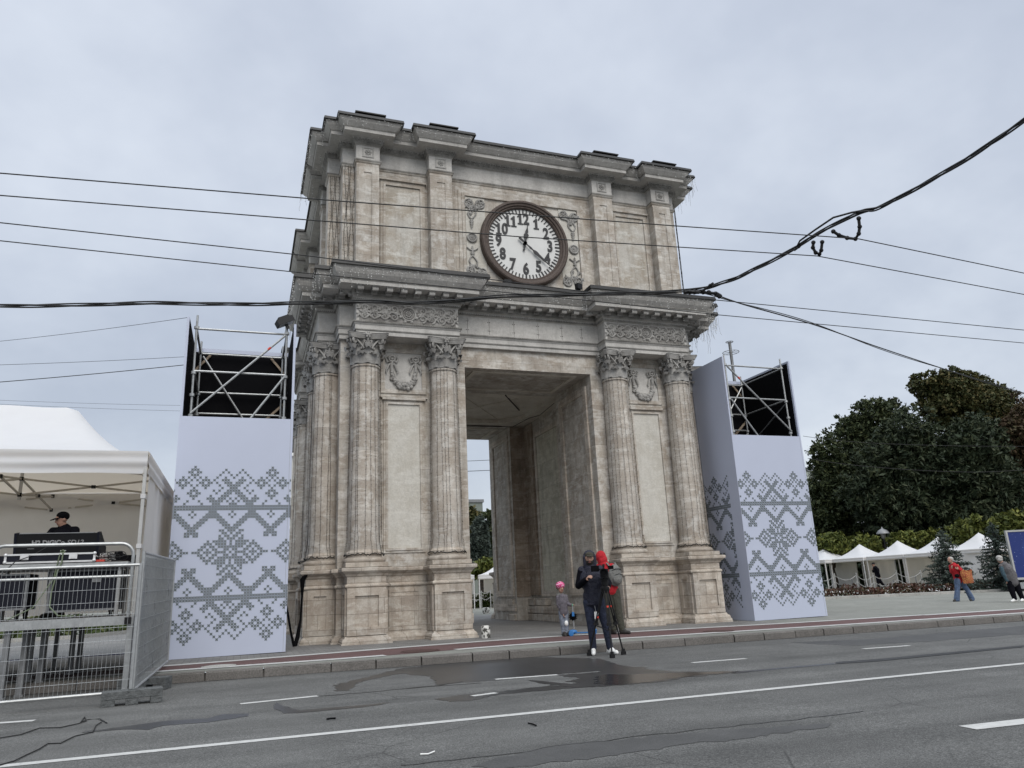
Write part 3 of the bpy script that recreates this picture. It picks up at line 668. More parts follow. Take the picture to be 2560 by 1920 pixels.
def capital():
    w = MB(); Z = 6.44
    w.lathe([(.30,Z-.005),(.295,Z+.2),(.305,Z+.42),(.33,Z+.58),(.38,Z+.66)], n=28)
    for k in range(8): acanthus(w, 2*PI*k/8+PI/8, .325, Z, .29, .25, .115)
    for k in range(8): acanthus(w, 2*PI*k/8, .330, Z+.02, .48, .24, .135)
    for k in range(4):                                       # corner volutes
        a = PI/4+PI/2*k
        for sd in (-1,1):
            pts = []; rs = []
            d = Vector((math.cos(a), math.sin(a), 0)); tn = Vector((-d.y, d.x, 0))
            for i in range(7):
                t = i/6; q = d*(.33+.12*t*t) + tn*sd*(.17*(1-t)+.035); pts.append(q + Vector((0,0,Z+.36+.27*t))); rs.append(.026)
            c = d*.475 + tn*sd*.035 + Vector((0,0,Z+.555))
            for i in range(1,22):
                f = i/21; an = PI/2+.2 - 2*PI*1.6*f; r = .085*(1-.8*f)
                pts.append(c + d*r*math.cos(an) + Vector((0,0,r*math.sin(an)+.01))); rs.append(.026-.008*f)
            w.tube(pts, rs, 6)
        acanthus(w, a, .345, Z+.20, .34, .16, .10)
        b = PI/2*k; d = Vector((math.cos(b), math.sin(b), 0)); tn = Vector((-d.y, d.x, 0))
        for sd in (-1,1):                                    # inner helices
            pts = []; rs = []
            for i in range(6):
                t = i/5; pts.append(d*(.335+.03*t) + tn*sd*(.16-.09*t) + Vector((0,0,Z+.36+.22*t))); rs.append(.02)
            c = d*.37 + tn*sd*.055 + Vector((0,0,Z+.545))
            for i in range(1,15):
                f = i/14; an = PI/2 + (-1)*2*PI*1.2*f; r = .05*(1-.8*f); pts.append(c + tn*(-sd)*r*math.cos(an)*-1 + Vector((0,0,r*math.sin(an)))); rs.append(.018)
            w.tube(pts, rs, 5)
        w.ell(d*.43 + Vector((0,0,Z+.70)), .05, 7, 5)
        for j in range(5):
            an = 2*PI*j/5+.3; w.ell(d*.435 + tn*.055*math.cos(an) + Vector((0,0,Z+.70+.055*math.sin(an))), .032, 6, 4)
        w.tube([d*.36+Vector((0,0,Z+.50)), d*.395+Vector((0,0,Z+.60)), d*.41+Vector((0,0,Z+.66))], .028, 6)
    def aba(sc):
        pts = []
        for k in range(4):
            a0 = PI/4 + PI/2*k; a1 = a0+PI/2
            c0 = Vector((math.cos(a0), math.sin(a0))); c1 = Vector((math.cos(a1), math.sin(a1))); tn = (c1-c0).normalized()
            p0 = c0*.70*sc + tn*.045; p1 = c1*.70*sc - tn*.045; mid = (p0+p1)/2; inw = -mid.normalized()
            for i in range(9):
                t = i/8; q = p0.lerp(p1, t) + inw*.075*4*t*(1-t); pts.append((q.x,q.y))
        return pts
    rings = [(.90,Z+.62),(.93,Z+.665),(.965,Z+.69),(.965,Z+.70),(1.0,Z+.715),(1.0,Z+.74)]; n = 36; vs = []
    for sc, z in rings: vs += [(x,y,z) for x,y in aba(sc)]
    fs = [(i*n+k, i*n+(k+1)%n, (i+1)*n+(k+1)%n, (i+1)*n+k) for i in range(len(rings)-1) for k in range(n)] + [tuple(range(n-1,-1,-1)), tuple((len(rings)-1)*n+k for k in range(n))]
    w.add(vs, fs); w.mi = 1; vs = [(x*1.012,y*1.012,Z+.7405) for x,y in aba(1)]+[(x*1.012,y*1.012,Z+.752) for x,y in aba(1)]; w.add(vs, [(k,(k+1)%n,n+(k+1)%n,n+k) for k in range(n)]+[tuple(range(n-1,-1,-1)), tuple(n+k for k in range(n))])
    return w
colpos = [(-B_,0),(-A_,0),(A_,0),(B_,0)] + [(s*5.2, y) for s in (-1,1) for y in (.97,2.75,6.89,8.67)]
first = None
for cx, cy in colpos:
    if first is None:
        first = empty('column'); first.parent = ARCH
        col_base().build('column_base', M['stone_low'], first, 35)
        col_shaft().build('shaft', M['stone_col'], first, 50)
        capital().build('capital', [M['stone_relief'], M['flash']], first, 45); c = first
    else: c = copy_tree(first, ARCH)
    c.location = (cx, cy, 0)
# ---- the clock
CZ = 10.30; CY = .10
clk = empty('clock'); clk.parent = ARCH; clk.location = (0, CY, CZ)
RX = Matrix.Rotation(PI/2, 4, 'X')                           # lathe axis z -> -y
w = MB(); w.X = RX
w.lathe([(1.06,.03),(1.06,.10),(1.09,.13),(1.12,.125),(1.14,.16),(1.19,.17),(1.21,.20),(1.25,.20),(1.285,.175),(1.30,.12),(1.30,0)], n=72, caps=False); w.build('clock_rim', M['clock_rim'], clk, 25)
w = MB(); w.X = RX; w.lathe([(1.08,.0),(1.08,.06)], n=72); w.build('dial', M['clock_dial'], clk)
for k in range(60):
    w = MB(); a = 2*PI*k/60; d = Vector((math.sin(a),0,math.cos(a))); L = .115 if k % 5 else .135; wd = .032 if k % 5 else .042
    t = Vector((d.z,0,-d.x)); c = d*(1.05-L/2)
    Mx = Matrix(((t.x,0,d.x,c.x),(0,1,0,-.066),(t.z,0,d.z,c.z),(0,0,0,1))); w.cbox(None, (wd,.02,L), M=Mx); w.build('minute_mark', M['clock_black'], clk)
for h in range(1,13):
    a = 2*PI*h/12; r = .765 if h not in (10,11,12) else .755
    st = str(h); nx, nz = r*math.sin(a), r*math.cos(a); parts = []
    for j, ch in enumerate(st):
        dx = 0 if len(st) == 1 else (-.095, .085)[j]
        if ch == '1':
            w = MB(); H_ = .165; pl_ = [(-.035,-H_+.035),(-.035,.075),(-.08,.045),(-.085,.085),(-.005,H_),(.035,H_),(.035,-H_+.035),(.08,-H_+.035),(.08,-H_),(-.08,-H_),(-.08,-H_+.035)]
            n_ = len(pl_); w.add([(nx+dx+x,-.080,nz+z) for x,z in pl_]+[(nx+dx+x,-.055,nz+z) for x,z in pl_], [tuple(range(n_)),tuple(range(2*n_-1,n_-1,-1))]+[(k+1 if k+1<n_ else 0,k,n_+k,n_+((k+1)%n_)) for k in range(n_)])
            parts.append(w.build('numeral', M['clock_black'], clk))
        else: parts.append(text_mesh(ch, .46, .014, M['clock_black'], 'numeral', clk, Matrix.Translation((nx+dx, -.066, nz)) @ RX, bold=.016, sx=.76))
    if len(parts) == 2:                                      # one mesh per number
        a_, b_ = [q.data for q in parts]; w = MB()
        for q in (a_, b_): w.add([tuple(v.co) for v in q.vertices], [tuple(f.vertices) for f in q.polygons])
        for q in parts: bpy.data.objects.remove(q)
        w.build('numeral', M['clock_black'], clk)
def hand(name, ang, pts_w, tail):
    w = MB(); d = Vector((math.sin(ang),0,math.cos(ang))); t = Vector((d.z,0,-d.x)); y = -.10 if name == 'hour_hand' else -.13
    prev = None
    vs = []; 
    for L, hw in pts_w:
        for e in (-1,1):
            for dy in (-.012,.012): q = d*L+t*hw*e; vs.append((q.x, y+dy, q.z))
    fs = []
    for i in range(len(pts_w)-1):
        a = i*4; b = a+4; fs += [(a,a+2,b+2,b),(a+1,b+1,b+3,a+3),(a,b,b+1,a+1),(a+2,a+3,b+3,b+2)]
    w.add(vs, fs); w.lathe([(.05,.06),(.05,.15)], n=14, M=RX); w.build(name, M['clock_black'], clk)
hand('hour_hand', R_(11), [(-.24,.0),(-.2,.035),(-.15,.012),(-.10,.03),(0,.03),(.12,.022),(.2,.05),(.27,.075),(.33,.03),(.37,.045),(.5,.012),(.63,.004)], 0)
hand('minute_hand', R_(131), [(-.24,.022),(-.2,.035),(-.05,.02),(.1,.012),(.2,.028),(.28,.012),(.36,.04),(.42,.05),(.5,.035),(.62,.03),(.72,.03),(.80,.01),(1.0,.004)], 0)
# ornaments beside the clock
for s in (-1,1):
    w = MB(); pl = MB(); x = s*1.52; y = .06
    pl.box(*sorted((s*1.68, s*1.12)), .082, .103, 9.06, 11.56)
    ring(w, (x,y,10.32), .125, .03); ring(w,(x,y,10.32),.08,.012); rosette(w, (x,y,10.32), .085, pet=10)
    for (z, up) in ((11.35,1),(9.32,-1)):
        for xx, zz_ in ((1.59,z),(1.26,z+.02*up)):
            rosette(w, (xx*s, y, zz_), .095, pet=7); ring(w, (xx*s, y, zz_), .125, .022); spiral(w, (xx*s, zz_-.04*up), .15, 1.1, PI/2*up, s if xx > 1.4 else -s, .022, y)
            for k in range(3): leafy(w, (xx*s+random.uniform(-.1,.1), zz_+random.uniform(-.12,.12)), random.uniform(0,2*PI), .14, y)
        w.tube([(s*1.59,y,z-.1*up),(s*1.45,y,z-.16*up),(s*1.26,y,z-.08*up)], .026, 5)
        w.tube([(x-.12*s,y,z-.1*up),(x-.13*s,y,z-.3*up),(x-.05*s,y,z-.42*up),(x,y,z-.46*up),(x+.05*s,y,z-.42*up),(x+.10*s,y,z-.3*up),(x+.03*s,y,z-.15*up)], .024, 5)
        for k in range(6):
            leafy(w, (x+random.uniform(-.08,.08), z-up*random.uniform(.05,.35)), random.uniform(0,2*PI), .12, y)
        for k in range(5): leafy(w, (x, z-up*(.48+.055*k)), -up*PI/2, .13-.015*k, y)
    w.tube([(x-.16,y,10.02),(x-.06,y,9.95),(x+.06,y,9.95),(x+.16,y,10.02)], .02, 5)
    w.build('clock_scroll_ornament', M['stone_relief'], ARCH, 60); pl.build('clock_side_panel', M['stone_panel'], ARCH)
w = MB()
w.box(-.75,-.55,-.25,-.10,8.93,9.05); w.build('ledge_box', M['black_plastic'], ARCH)
fl = MB(); fl.cbox((1.28,-.55,8.90),(.16,.12,.16),.3); fl.build('ledge_lamp', M['black_plastic'], ARCH)

# ---- string lights
def col_strings(cx, cy, a_from, a_to, n, seed, label):
    rn = random.Random(seed); w = MB(); n = int(n*.72)
    for k in range(n):
        a = a_from + (a_to-a_from)*(k+rn.uniform(-.45,.45)+.5)/n
        pts = []; ph = rn.uniform(0,6)
        for i in range(15):
            t = i/14; z = 6.46 - t*(6.46-1.955); r = .335+.047*(t**.7)+.016; aa = a + .035*math.sin(ph+t*5)*(t*(1-t)*4) + (.06*rn.uniform(-1,1) if i > 12 else 0)
            if i == 14: r = .445
            pts.append(Vector((cx+r*math.cos(aa), cy+r*math.sin(aa), z)))
        w.tube(pts, .0038, 3)
        for j in range(38):
            z = 6.38 - j*.115 - rn.uniform(0,.05)
            if z < 2.05: break
            t = (6.46-z)/(6.46-1.955); i = min(13, int(t*14)); f = t*14-i; q = pts[i].lerp(pts[i+1], f)
            sd = 1 if j % 2 else -1; tn = Vector((-math.sin(a), math.cos(a), 0)); o = Vector((math.cos(a), math.sin(a), 0))
            w.tube([q, q+tn*sd*.022+o*.012+Vector((0,0,.016))], .0038, 3)
    pts = []
    for i in range(40):
        a = a_from + (a_to-a_from)*i/39; pts.append((cx+(.452+rn.uniform(-.01,.012))*math.cos(a), cy+(.452+rn.uniform(-.01,.012))*math.sin(a), 1.935+rn.uniform(-.03,.03)))
    w.tube(pts, .011, 4)
    o = w.build('string_lights', M['cable']); tag(o, label, 'string lights', 'dark light strings hung down the columns of the arch')
col_strings(-B_,0,-PI*1.05,.05*PI,17,1,'black light strings on the front left corner column, left of the left garland')
col_strings(-A_,0,-PI*1.05,.05*PI,15,2,'black light strings hung down the column left of the passage opening')
col_strings(A_,0,-PI*1.05,.05*PI,15,3,'black light strings hung down the column just right of the passage opening')
col_strings(B_,0,-PI*1.05,.05*PI,15,4,'black light strings hung down the front right corner column beside the right banner tower')
col_strings(-5.2,.97,-PI*1.35,-.35*PI,15,5,'black light strings hung down the left side column nearest the front corner')
col_strings(-5.2,2.75,-PI*1.4,-.3*PI,13,6,'black light strings hung down the second column along the left side of the arch')
col_strings(-5.2,6.89,-PI*1.4,-.3*PI,12,7,'black light strings hung down the farther left side column seen beside the left banner tower')
col_strings(5.2,.97,-PI*.75,.25*PI,13,8,'black light strings hung down the right side column peeping out behind the front corner column')
def icicles(path, off, z, seed, label, dens=.10, lmin=.08, lmax=.42, ymax=4.5):
    rn = random.Random(seed); w = MB(); w.mi = 0; n = len(path)
    P = [Vector((*q,0)) for q in path]
    for i in range(n):
        a, b = P[i], P[(i+1)%n]; d = b-a; L = d.length
        if L < .02 or (a.y+b.y)/2 > ymax: continue
        t = d/L; nn = Vector((t.y,-t.x,0))
        u = -off; carrier = []
        while u < L+off:
            base = a + t*u + nn*(off+.012); base.z = z + rn.uniform(-.012,.012); carrier.append(base + Vector((0,0,.02*math.sin(u*21))))
            if u > -.02 or True:
                ln = rn.uniform(lmin, lmax)*rn.choice((.5,.8,1,1))*(1.7 if base.x > 5.0 or base.x < -5.5 else 1); k = max(2, int(ln/.06)); pts = [base]; q = base.copy()
                for j in range(k):
                    q = q + Vector((rn.uniform(-.018,.018), rn.uniform(-.012,.012), -ln/k)); pts.append(q.copy())
                w.mi = 0; w.tube(pts, .0033, 3)
                for q in pts[1:]:
                    if rn.random() < .45: w.mi = 1; w.tube([q, q+Vector((rn.uniform(-.02,.02), -.008, -.025))], .0052, 4)
                w.mi = 0
            u += dens*rn.uniform(.7,1.4)
        if len(carrier) > 1: w.tube(carrier, .005, 3)
    o = w.build('icicle_lights', [M['wire_light'], M['bulb']]); tag(o, label, 'icicle lights', 'icicle light curtains on the cornices of the arch')
icicles(ENT, .66, 8.70, 21, 'icicle light curtain along the lower main cornice under the clock', .085, .12, .62)
icicles([q for q in ATT], .54, 12.985, 22, 'icicle light curtain along the top cornice of the attic', .11, .05, .38)
w = MB(); rn = random.Random(9)                               # strings down the left end of the attic front
for x in (-4.72,-4.80,-4.87,-4.93,-5.03,-5.10,-5.17,-5.24):
    y = .085 if x > -5.0 else .69
    pts = [(x+.025*math.sin(j*.9+x*40), y-.012, 12.05-j*.27) for j in range(12)]; w.tube(pts, .006, 3)
    for j in range(30):
        z = 12.0-j*.1; w.tube([(x,y-.014,z),(x+rn.choice((-1,1))*.03,y-.02,z+.02)], .005, 3)
o = w.build('string_lights', M['cable']); tag(o, 'black light strings hung down the left end of the attic front', 'string lights', 'dark light strings hung down the attic')
w = MB()
for k in range(6):
    x = 4.93+.02*k
    pts = [(5.02+.02*k+.02*math.sin(j+k), .03+.03*k, 12.1-j*.27) for j in range(13)]; w.tube(pts, .006, 3)
o = w.build('string_lights', M['cable']); tag(o, 'black light strings hung down the right corner of the attic', 'string lights', 'dark light strings hung down the attic')
# the black drainpipe hose at the left corner
w = MB(); w.tube([(-5.60,.46,1.62),(-5.70,.50,1.45),(-5.70,.50,1.1),(-5.72,.48,.6),(-5.78,.40,.22),(-5.84,.28,.02)], [.05,.06,.024,.024,.05,.04], 8)
w.tube([(-6.10,.1,1.15),(-6.02,.1,.75),(-5.94,.15,.35),(-5.86,.22,.05)], [.015,.024,.024,.03], 8)
tag(w.build('drain_hose', M['dark'], None, 60), 'black hose and cable bundle hanging beside the left corner pedestal of the arch', 'hose')
# ------------------------------------------------------------------ world, sun, camera
wd = bpy.data.worlds.new('World'); scene.world = wd; wd.use_nodes = True
nt = wd.node_tree; bg = nt.nodes['Background']; 
sky = nt.nodes.new('ShaderNodeTexSky'); sky.sky_type = 'NISHITA'; sky.sun_disc = False
SUN_EL, SUN_AZ = R_(43), R_(178)                              # azimuth clockwise from +y
sky.sun_elevation = SUN_EL; sky.sun_rotation = SUN_AZ; sky.air_density = 1.2; sky.dust_density = 3
tc = nt.nodes.new('ShaderNodeTexCoord'); sp = nt.nodes.new('ShaderNodeSeparateXYZ'); L_(nt, tc.outputs['Generated'], sp.inputs[0])
up = math_(nt, 'MAXIMUM', sp.outputs[2], 0.0)
# cloud layer: direction projected on a flat ceiling so that the clouds stretch to the horizon
den = math_(nt, 'ADD', up, .42)
cm = nt.nodes.new('ShaderNodeCombineXYZ'); L_(nt, math_(nt,'DIVIDE', sp.outputs[0], den), cm.inputs[0]); L_(nt, math_(nt,'DIVIDE', sp.outputs[1], den), cm.inputs[1]); cm.inputs[2].default_value = 5.1
cl = noise(nt, cm.outputs[0], 1.15, 6, .55); cl2 = noise(nt, cm.outputs[0], 3.6, 5, .55)
clf = math_(nt, 'ADD', math_(nt,'MULTIPLY', cl, .75), math_(nt,'MULTIPLY', cl2, .25))
cloud = ramp(nt, clf, [(.37,(4.2,4.68,5.55)),(.48,(5.0,5.5,6.35)),(.60,(6.15,6.65,7.4))])
zen = ramp(nt, up, [(0,(1.06,1.05,1.0)),(.20,(.98,.98,.98)),(.70,(.98,.98,1.0)),(.87,(2.5,2.45,2.35)),(1,(3.9,3.8,3.6))])
cloud = mix(nt, 1.0, cloud, zen, 'MULTIPLY')
fin = mix(nt, .90, sky.outputs[0], cloud)
L_(nt, fin, bg.inputs['Color']); bg.inputs['Strength'].default_value = 0.1
su = bpy.data.lights.new('sun', 'SUN'); su.energy = 1.5; su.angle = R_(40); su.color = (1.0, .96, .90)
so = bpy.data.objects.new('sun', su); COL.objects.link(so); so.location = (0,-30,40)
sd = Vector((math.sin(SUN_AZ)*math.cos(SUN_EL), math.cos(SUN_AZ)*math.cos(SUN_EL), math.sin(SUN_EL)))
so.rotation_euler = (-sd).to_track_quat('-Z','Y').to_euler()
cam = bpy.data.cameras.new('camera'); co = bpy.data.objects.new('camera', cam); COL.objects.link(co)
cam.sensor_fit = 'HORIZONTAL'; cam.sensor_width = 36; cam.lens = CAM['f']/2560*36; cam.clip_start = .1; cam.clip_end = 3000
co.matrix_world = Matrix(((CR.x,CU.x,-CF.x,CC.x),(CR.y,CU.y,-CF.y,CC.y),(CR.z,CU.z,-CF.z,CC.z),(0,0,0,1)))
scene.camera = co
vs_ = scene.view_settings; vs_.view_transform = 'Standard'; vs_.look = 'None'; vs_.exposure = .31; vs_.gamma = 1; vs_.use_curve_mapping = False
try: scene.cycles.use_denoising = True
except Exception: pass
scene.cycles.max_bounces = 8; scene.cycles.diffuse_bounces = 6

# ------------------------------------------------------------------ ground
XS = [-500,-40,-30,-20,-15,-10,-5,0,5,10,15,20,25,30,35,40,500]
def sheet(name, mat, y0, y1, dz, xs=XS):
    w = MB(); n = len(xs)
    w.add([(x, y0, gz(x)+dz) for x in xs]+[(x, y1, gz(x)+dz) for x in xs], [(i,i+1,n+i+1,n+i) for i in range(n-1)])
    return tag(w.build(name, mat), kind='structure')
YK = -4.57
sheet('plaza', M['plaza'], YK-.15, 500, 0)
sheet('road', M['asphalt'], -300, YK-.14, -.13)
w = MB(); rn = random.Random(4); x = -40.0                    # kerb stones with open joints
cuts = [pxy(*zz('R1',a,b), YK-.16).x for a,b in ((885,245),(1140,215),(1430,190),(1625,170),(1820,155),(2045,137),(2203,125))] + [pxy(*zz('R2',a,b), YK-.16).x for a,b in ((258,230),(387,220),(567,205),(860,185),(1010,178),(1185,165),(1290,155),(1403,150),(1503,145),(1608,138),(1730,130),(1908,118),(2000,110),(2105,98))]
cuts = sorted(set(round(c,2) for c in cuts)); cuts2 = [cuts[0]]
for c in cuts[1:]:
    if c-cuts2[-1] > .45: cuts2.append(c)
cuts = cuts2
while cuts[0] > -40: cuts.insert(0, cuts[0]-rn.uniform(.8,1.1))
while cuts[-1] < 60: cuts.append(cuts[-1]+rn.uniform(.8,1.1))
for a, b in zip(cuts[:-1], cuts[1:]):
    z = gz((a+b)/2); j = rn.uniform(-.006,.006)
    w.add([(a+.012,YK-.16+j,z-.3),(b-.012,YK-.16+j,z-.3),(b-.012,YK+.02,z-.3),(a+.012,YK+.02,z-.3),(a+.012,YK-.16+j,gz(a)-.015),(b-.012,YK-.16+j,gz(b)-.015),(b-.012,YK+.02,gz(b)+.008),(a+.012,YK+.02,gz(a)+.008),(a+.012,YK-.13+j,gz(a)+.008),(b-.012,YK-.13+j,gz(b)+.008)],
          [(0,3,2,1),(0,1,5,4),(4,5,9,8),(8,9,6,7),(1,2,6,9,5),(2,3,7,6),(3,0,4,8,7)])
for a, b in zip([-40,-20,-10,0,10,20,40],[-20,-10,0,10,20,40,60]): w.add([(a,YK-.10,gz(a)-.3),(b,YK-.10,gz(b)-.3),(b,YK-.10,gz(b)-.012),(a,YK-.10,gz(a)-.012)],[(0,1,2,3)])
tag(w.build('kerb', M['kerb']), kind='structure')
w = MB(); w.box(-60,60,YK-.10,YK-.02,-.6,-.02) if False else None
sheet('gutter', M['tar'], YK-.19, YK-.165, -.126, [-40,-20,0,20,40])
def strip(name, mat, pts, hw, dz, zfn=None):
    w = MB(); n = len(pts); vs = []
    for i, (x,y) in enumerate(pts):
        a = Vector(pts[max(0,i-1)]); b = Vector(pts[min(n-1,i+1)]); t = (b-a).normalized(); nn = Vector((-t.y,t.x))
        for s in (-1,1): vs.append((x+nn.x*hw*s, y+nn.y*hw*s, gz(x)+dz))
    w.add(vs, [(2*i,2*i+2,2*i+3,2*i+1) for i in range(n-1)]); return tag(w.build(name, mat), kind='structure')
def smooth_pts(pts, k=6):
    out = []
    for i in range(len(pts)-1):
        for j in range(k):
            t = j/k; p0 = pts[max(0,i-1)]; p1 = pts[i]; p2 = pts[i+1]; p3 = pts[min(len(pts)-1,i+2)]
            f = lambda a,b,c,d: .5*((2*b)+(-a+c)*t+(2*a-5*b+4*c-d)*t*t+(-a+3*b-3*c+d)*t**3)
            out.append((f(p0[0],p1[0],p2[0],p3[0]), f(p0[1],p1[1],p2[1],p3[1])))
    out.append(pts[-1]); return out
far_l = smooth_pts([(-30,-3.4),(-12,-3.1),(-8.3,-2.98),(-5.9,-2.60),(-3.6,-2.15),(-1.2,-1.90),(.6,-1.97),(2.5,-2.15),(5.2,-2.5),(8.75,-2.69),(12.2,-2.9),(40,-3.4)])
near_l = smooth_pts([(-30,-4.2),(-12,-4.12),(-8.0,-4.05),(-6.2,-4.02),(-4.6,-3.92),(-2.64,-3.60),(-1.2,-3.52),(.45,-3.72),(3,-3.92),(6,-4.08),(9.15,-4.15),(12,-4.2),(40,-4.3)])
w = MB(); nA = len(far_l)
def at_x(pl, x):
    for (a,b),(c,d) in zip(pl[:-1], pl[1:]):
        if a <= x <= c: return b+(d-b)*(x-a)/(c-a)
    return pl[-1][1]
xs = [-30+.5*i for i in range(140)]
w.add([(x, at_x(near_l,x), gz(x)+.004) for x in xs]+[(x, at_x(far_l,x), gz(x)+.004) for x in xs], [(i,i+1,140+i+1,140+i) for i in range(139)])
tag(w.build('cycle_lane', M['lane']), kind='structure')
strip('road_marking', M['paint'], far_l, .13, .008); 
mh1 = pxg(*zz('R1',1815,118)); mh2 = pxg(*zz('R2',1130,140))
strip('road_marking', M['paint'], [q for q in near_l if q[0] < mh1.x-.55], .13, .008)
strip('road_marking', M['paint'], [q for q in near_l if mh1.x+.5 < q[0]], .13, .008)
# dark block paving round the arch and through the passage
w = MB()
def pavpoly(pts, dz=.004): w.poly([(x,y,gz(x)+dz) for x,y in pts])
for xa, xb in [(-14,-10),(-10,-6),(-6,-2),(-2,2),(2,5.2)]:
    w.add([(xa,at_x(far_l,xa)+.05,gz(xa)+.004),(xb,at_x(far_l,xb)+.05,gz(xb)+.004),(xb,14.5,gz(xb)+.004),(xa,14.5,gz(xa)+.004)], [(0,1,2,3)])
tag(w.build('block_paving', M['pavers']), kind='structure')
# road markings from the photograph
def rect_mark(a, b, hw=.06):
    return strip('road_marking', M['paint'], [(a.x,a.y),(b.x,b.y)], hw, -.126)
g0 = lambda x,y: pxg(*zz(0,x,y), -.13)
for a, b in (((519,1521),(686,1504)),((1070,1468),(1204,1458)),((1495,1432),(1611,1423)),((1865,1402),(1965,1395)),((1020,1504),(1072,1497))): rect_mark(g0(*a), g0(*b), .055 if a[0] != 1020 else .05)
rect_mark(g0(-70,1567), g0(74,1557)); rect_mark(Vector((7.0,-7.5,0)), Vector((8.0,-7.5,0)))
strip('road_marking', M['paint'], [(-40,-10.33),(-5,-10.33),(40,-10.33)], .058, -.126)
rect_mark(g0(2090,1573), g0(2300,1549), .085)
def blob(name, mat, key, pts, dz, rough=.045, kind='structure'):
    g = [pxg(*zz(key,*q), -.13) for q in pts]; out = []; rn = random.Random(len(pts)+int(pts[0][0]))
    for i in range(len(g)):
        a, b = g[i], g[(i+1)%len(g)]; n = max(1, int((b-a).length/.07))
        for j in range(n):
            q = a.lerp(b, j/n); amp = rough*min(1,(b-a).length*2); out.append((q.x+rn.uniform(-1,1)*amp, q.y+rn.uniform(-1,1)*amp))
    w = MB(); w.poly([(x,y,gz(x)+dz) for x,y in out]); return tag(w.build(name, mat), kind=kind)
blob('wet_patch', M['wet'], 'R2', [(-230,330),(-80,292),(0,272),(80,262),(330,238),(520,231),(700,236),(790,262),(880,268),(840,281),(700,280),(640,285),(560,292),(440,305),(330,314),(250,320),(130,328),(110,300),(0,290),(-80,305),(-150,322),(-180,350),(-225,352)], -.1275)
blob('puddle', M['water'], 'R2', [(690,325),(700,300),(740,292),(800,294),(900,290),(1000,287),(1100,284),(1210,283),(1050,297),(960,308),(900,318),(800,328),(720,332)], -.1255)
blob('wet_patch', M['wet'], 'R2', [(560,296),(700,284),(860,272),(960,282),(1100,283),(1200,281),(1250,283),(1050,299),(900,321),(720,336),(620,338),(560,334),(640,322),(590,318),(650,306)], -.1265)
blob('wet_patch', M['wet'], 'R2', [(450,312),(520,318),(600,326),(640,330),(560,331),(500,325)], -.1267, .015)
blob('wet_patch', M['wet'], 'R2', [(120,380),(200,368),(400,349),(540,330),(600,338),(700,336),(560,345),(360,362),(250,386),(180,389)], -.127)
blob('wet_patch', M['wet'], 'R2', [(1170,286),(1270,276),(1540,252),(1545,257),(1300,278),(1180,290)], -.127, .015)
blob('wet_patch', M['damp'], 'R2', [(250,622),(330,595),(430,570),(560,545),(900,512),(1180,487),(1530,466),(1500,480),(1330,503),(1000,545),(700,590),(560,603),(400,625)], -.127, .05)
blob('wet_patch', M['wet'], 'R1', [(340,470),(560,440),(720,419),(900,409),(960,391),(1075,388),(1070,400),(900,425),(700,440),(640,458),(540,455),(400,468)], -.127, .02)
blob('wet_patch', M['wet'], 'R1', [(1190,340),(1220,352),(1290,374),(1480,358),(1600,349),(1690,338),(1640,350),(1580,359),(1400,376),(1290,386),(1220,386),(1180,360)], -.127, .02)
blob('wet_patch', M['damp'], 'R2', [(1380,180),(1560,172),(1700,165),(2212,120),(2212,150),(1800,180),(1600,190)], -.1278, .05)
blob('wet_patch', M['damp'], 'R1', [(-300,560),(200,540),(620,590),(900,640),(200,700),(-300,700)], -.1278, .10) if False else None
blob('tar_strip', M['tar'], 'R2', [(1545,249),(1700,238),(2212,190),(2212,196),(1700,246),(1548,256)], -.125, .004)
def crack(key, pts, wdt=.012):
    g = [pxg(*zz(key,*q), -.13) for q in pts]; out = []; rn = random.Random(int(pts[0][0]))
    for i in range(len(g)-1):
        n = max(2, int((g[i+1]-g[i]).length/.12))
        for j in range(n): q = g[i].lerp(g[i+1], j/n); out.append((q.x+rn.uniform(-.015,.015), q.y+rn.uniform(-.03,.03)))
    strip('road_crack', M['tar'], out, wdt, -.1265)
crack('R2', [(0,345),(110,335),(240,327),(330,318)], .016); crack('R1', [(1380,312),(1560,298),(1700,285),(1900,265),(2030,245)], .014)
crack('R2', [(0,618),(120,602),(400,575),(560,548),(1060,488),(1330,462),(1620,428),(1660,420)], .007)
# covers in the cycle lane
def cover(p, r, mat, sy=1):
    w = MB(); n = 28
    w.lathe([(r,0),(r,.006),(r*.93,.008),(r*.93,.004),(r*.88,.004),(r*.88,.008)], n=n); 
    o = w.build('manhole_cover', mat); o.location = (p.x,p.y,gz(p.x)+.004); return o
tag(cover(mh1,.36,M['iron']), 'rusty round manhole cover in the red cycle lane near the left pedestals', 'manhole cover')
tag(cover(pxg(*zz('R1',945,183)),.27,M['kerb_pale']), 'pale ringed round manhole cover in the cycle lane before the left banner tower', 'manhole cover')
tag(cover(mh2,.33,M['iron']), 'rusty round manhole cover in the cycle lane before the right corner of the arch', 'manhole cover')
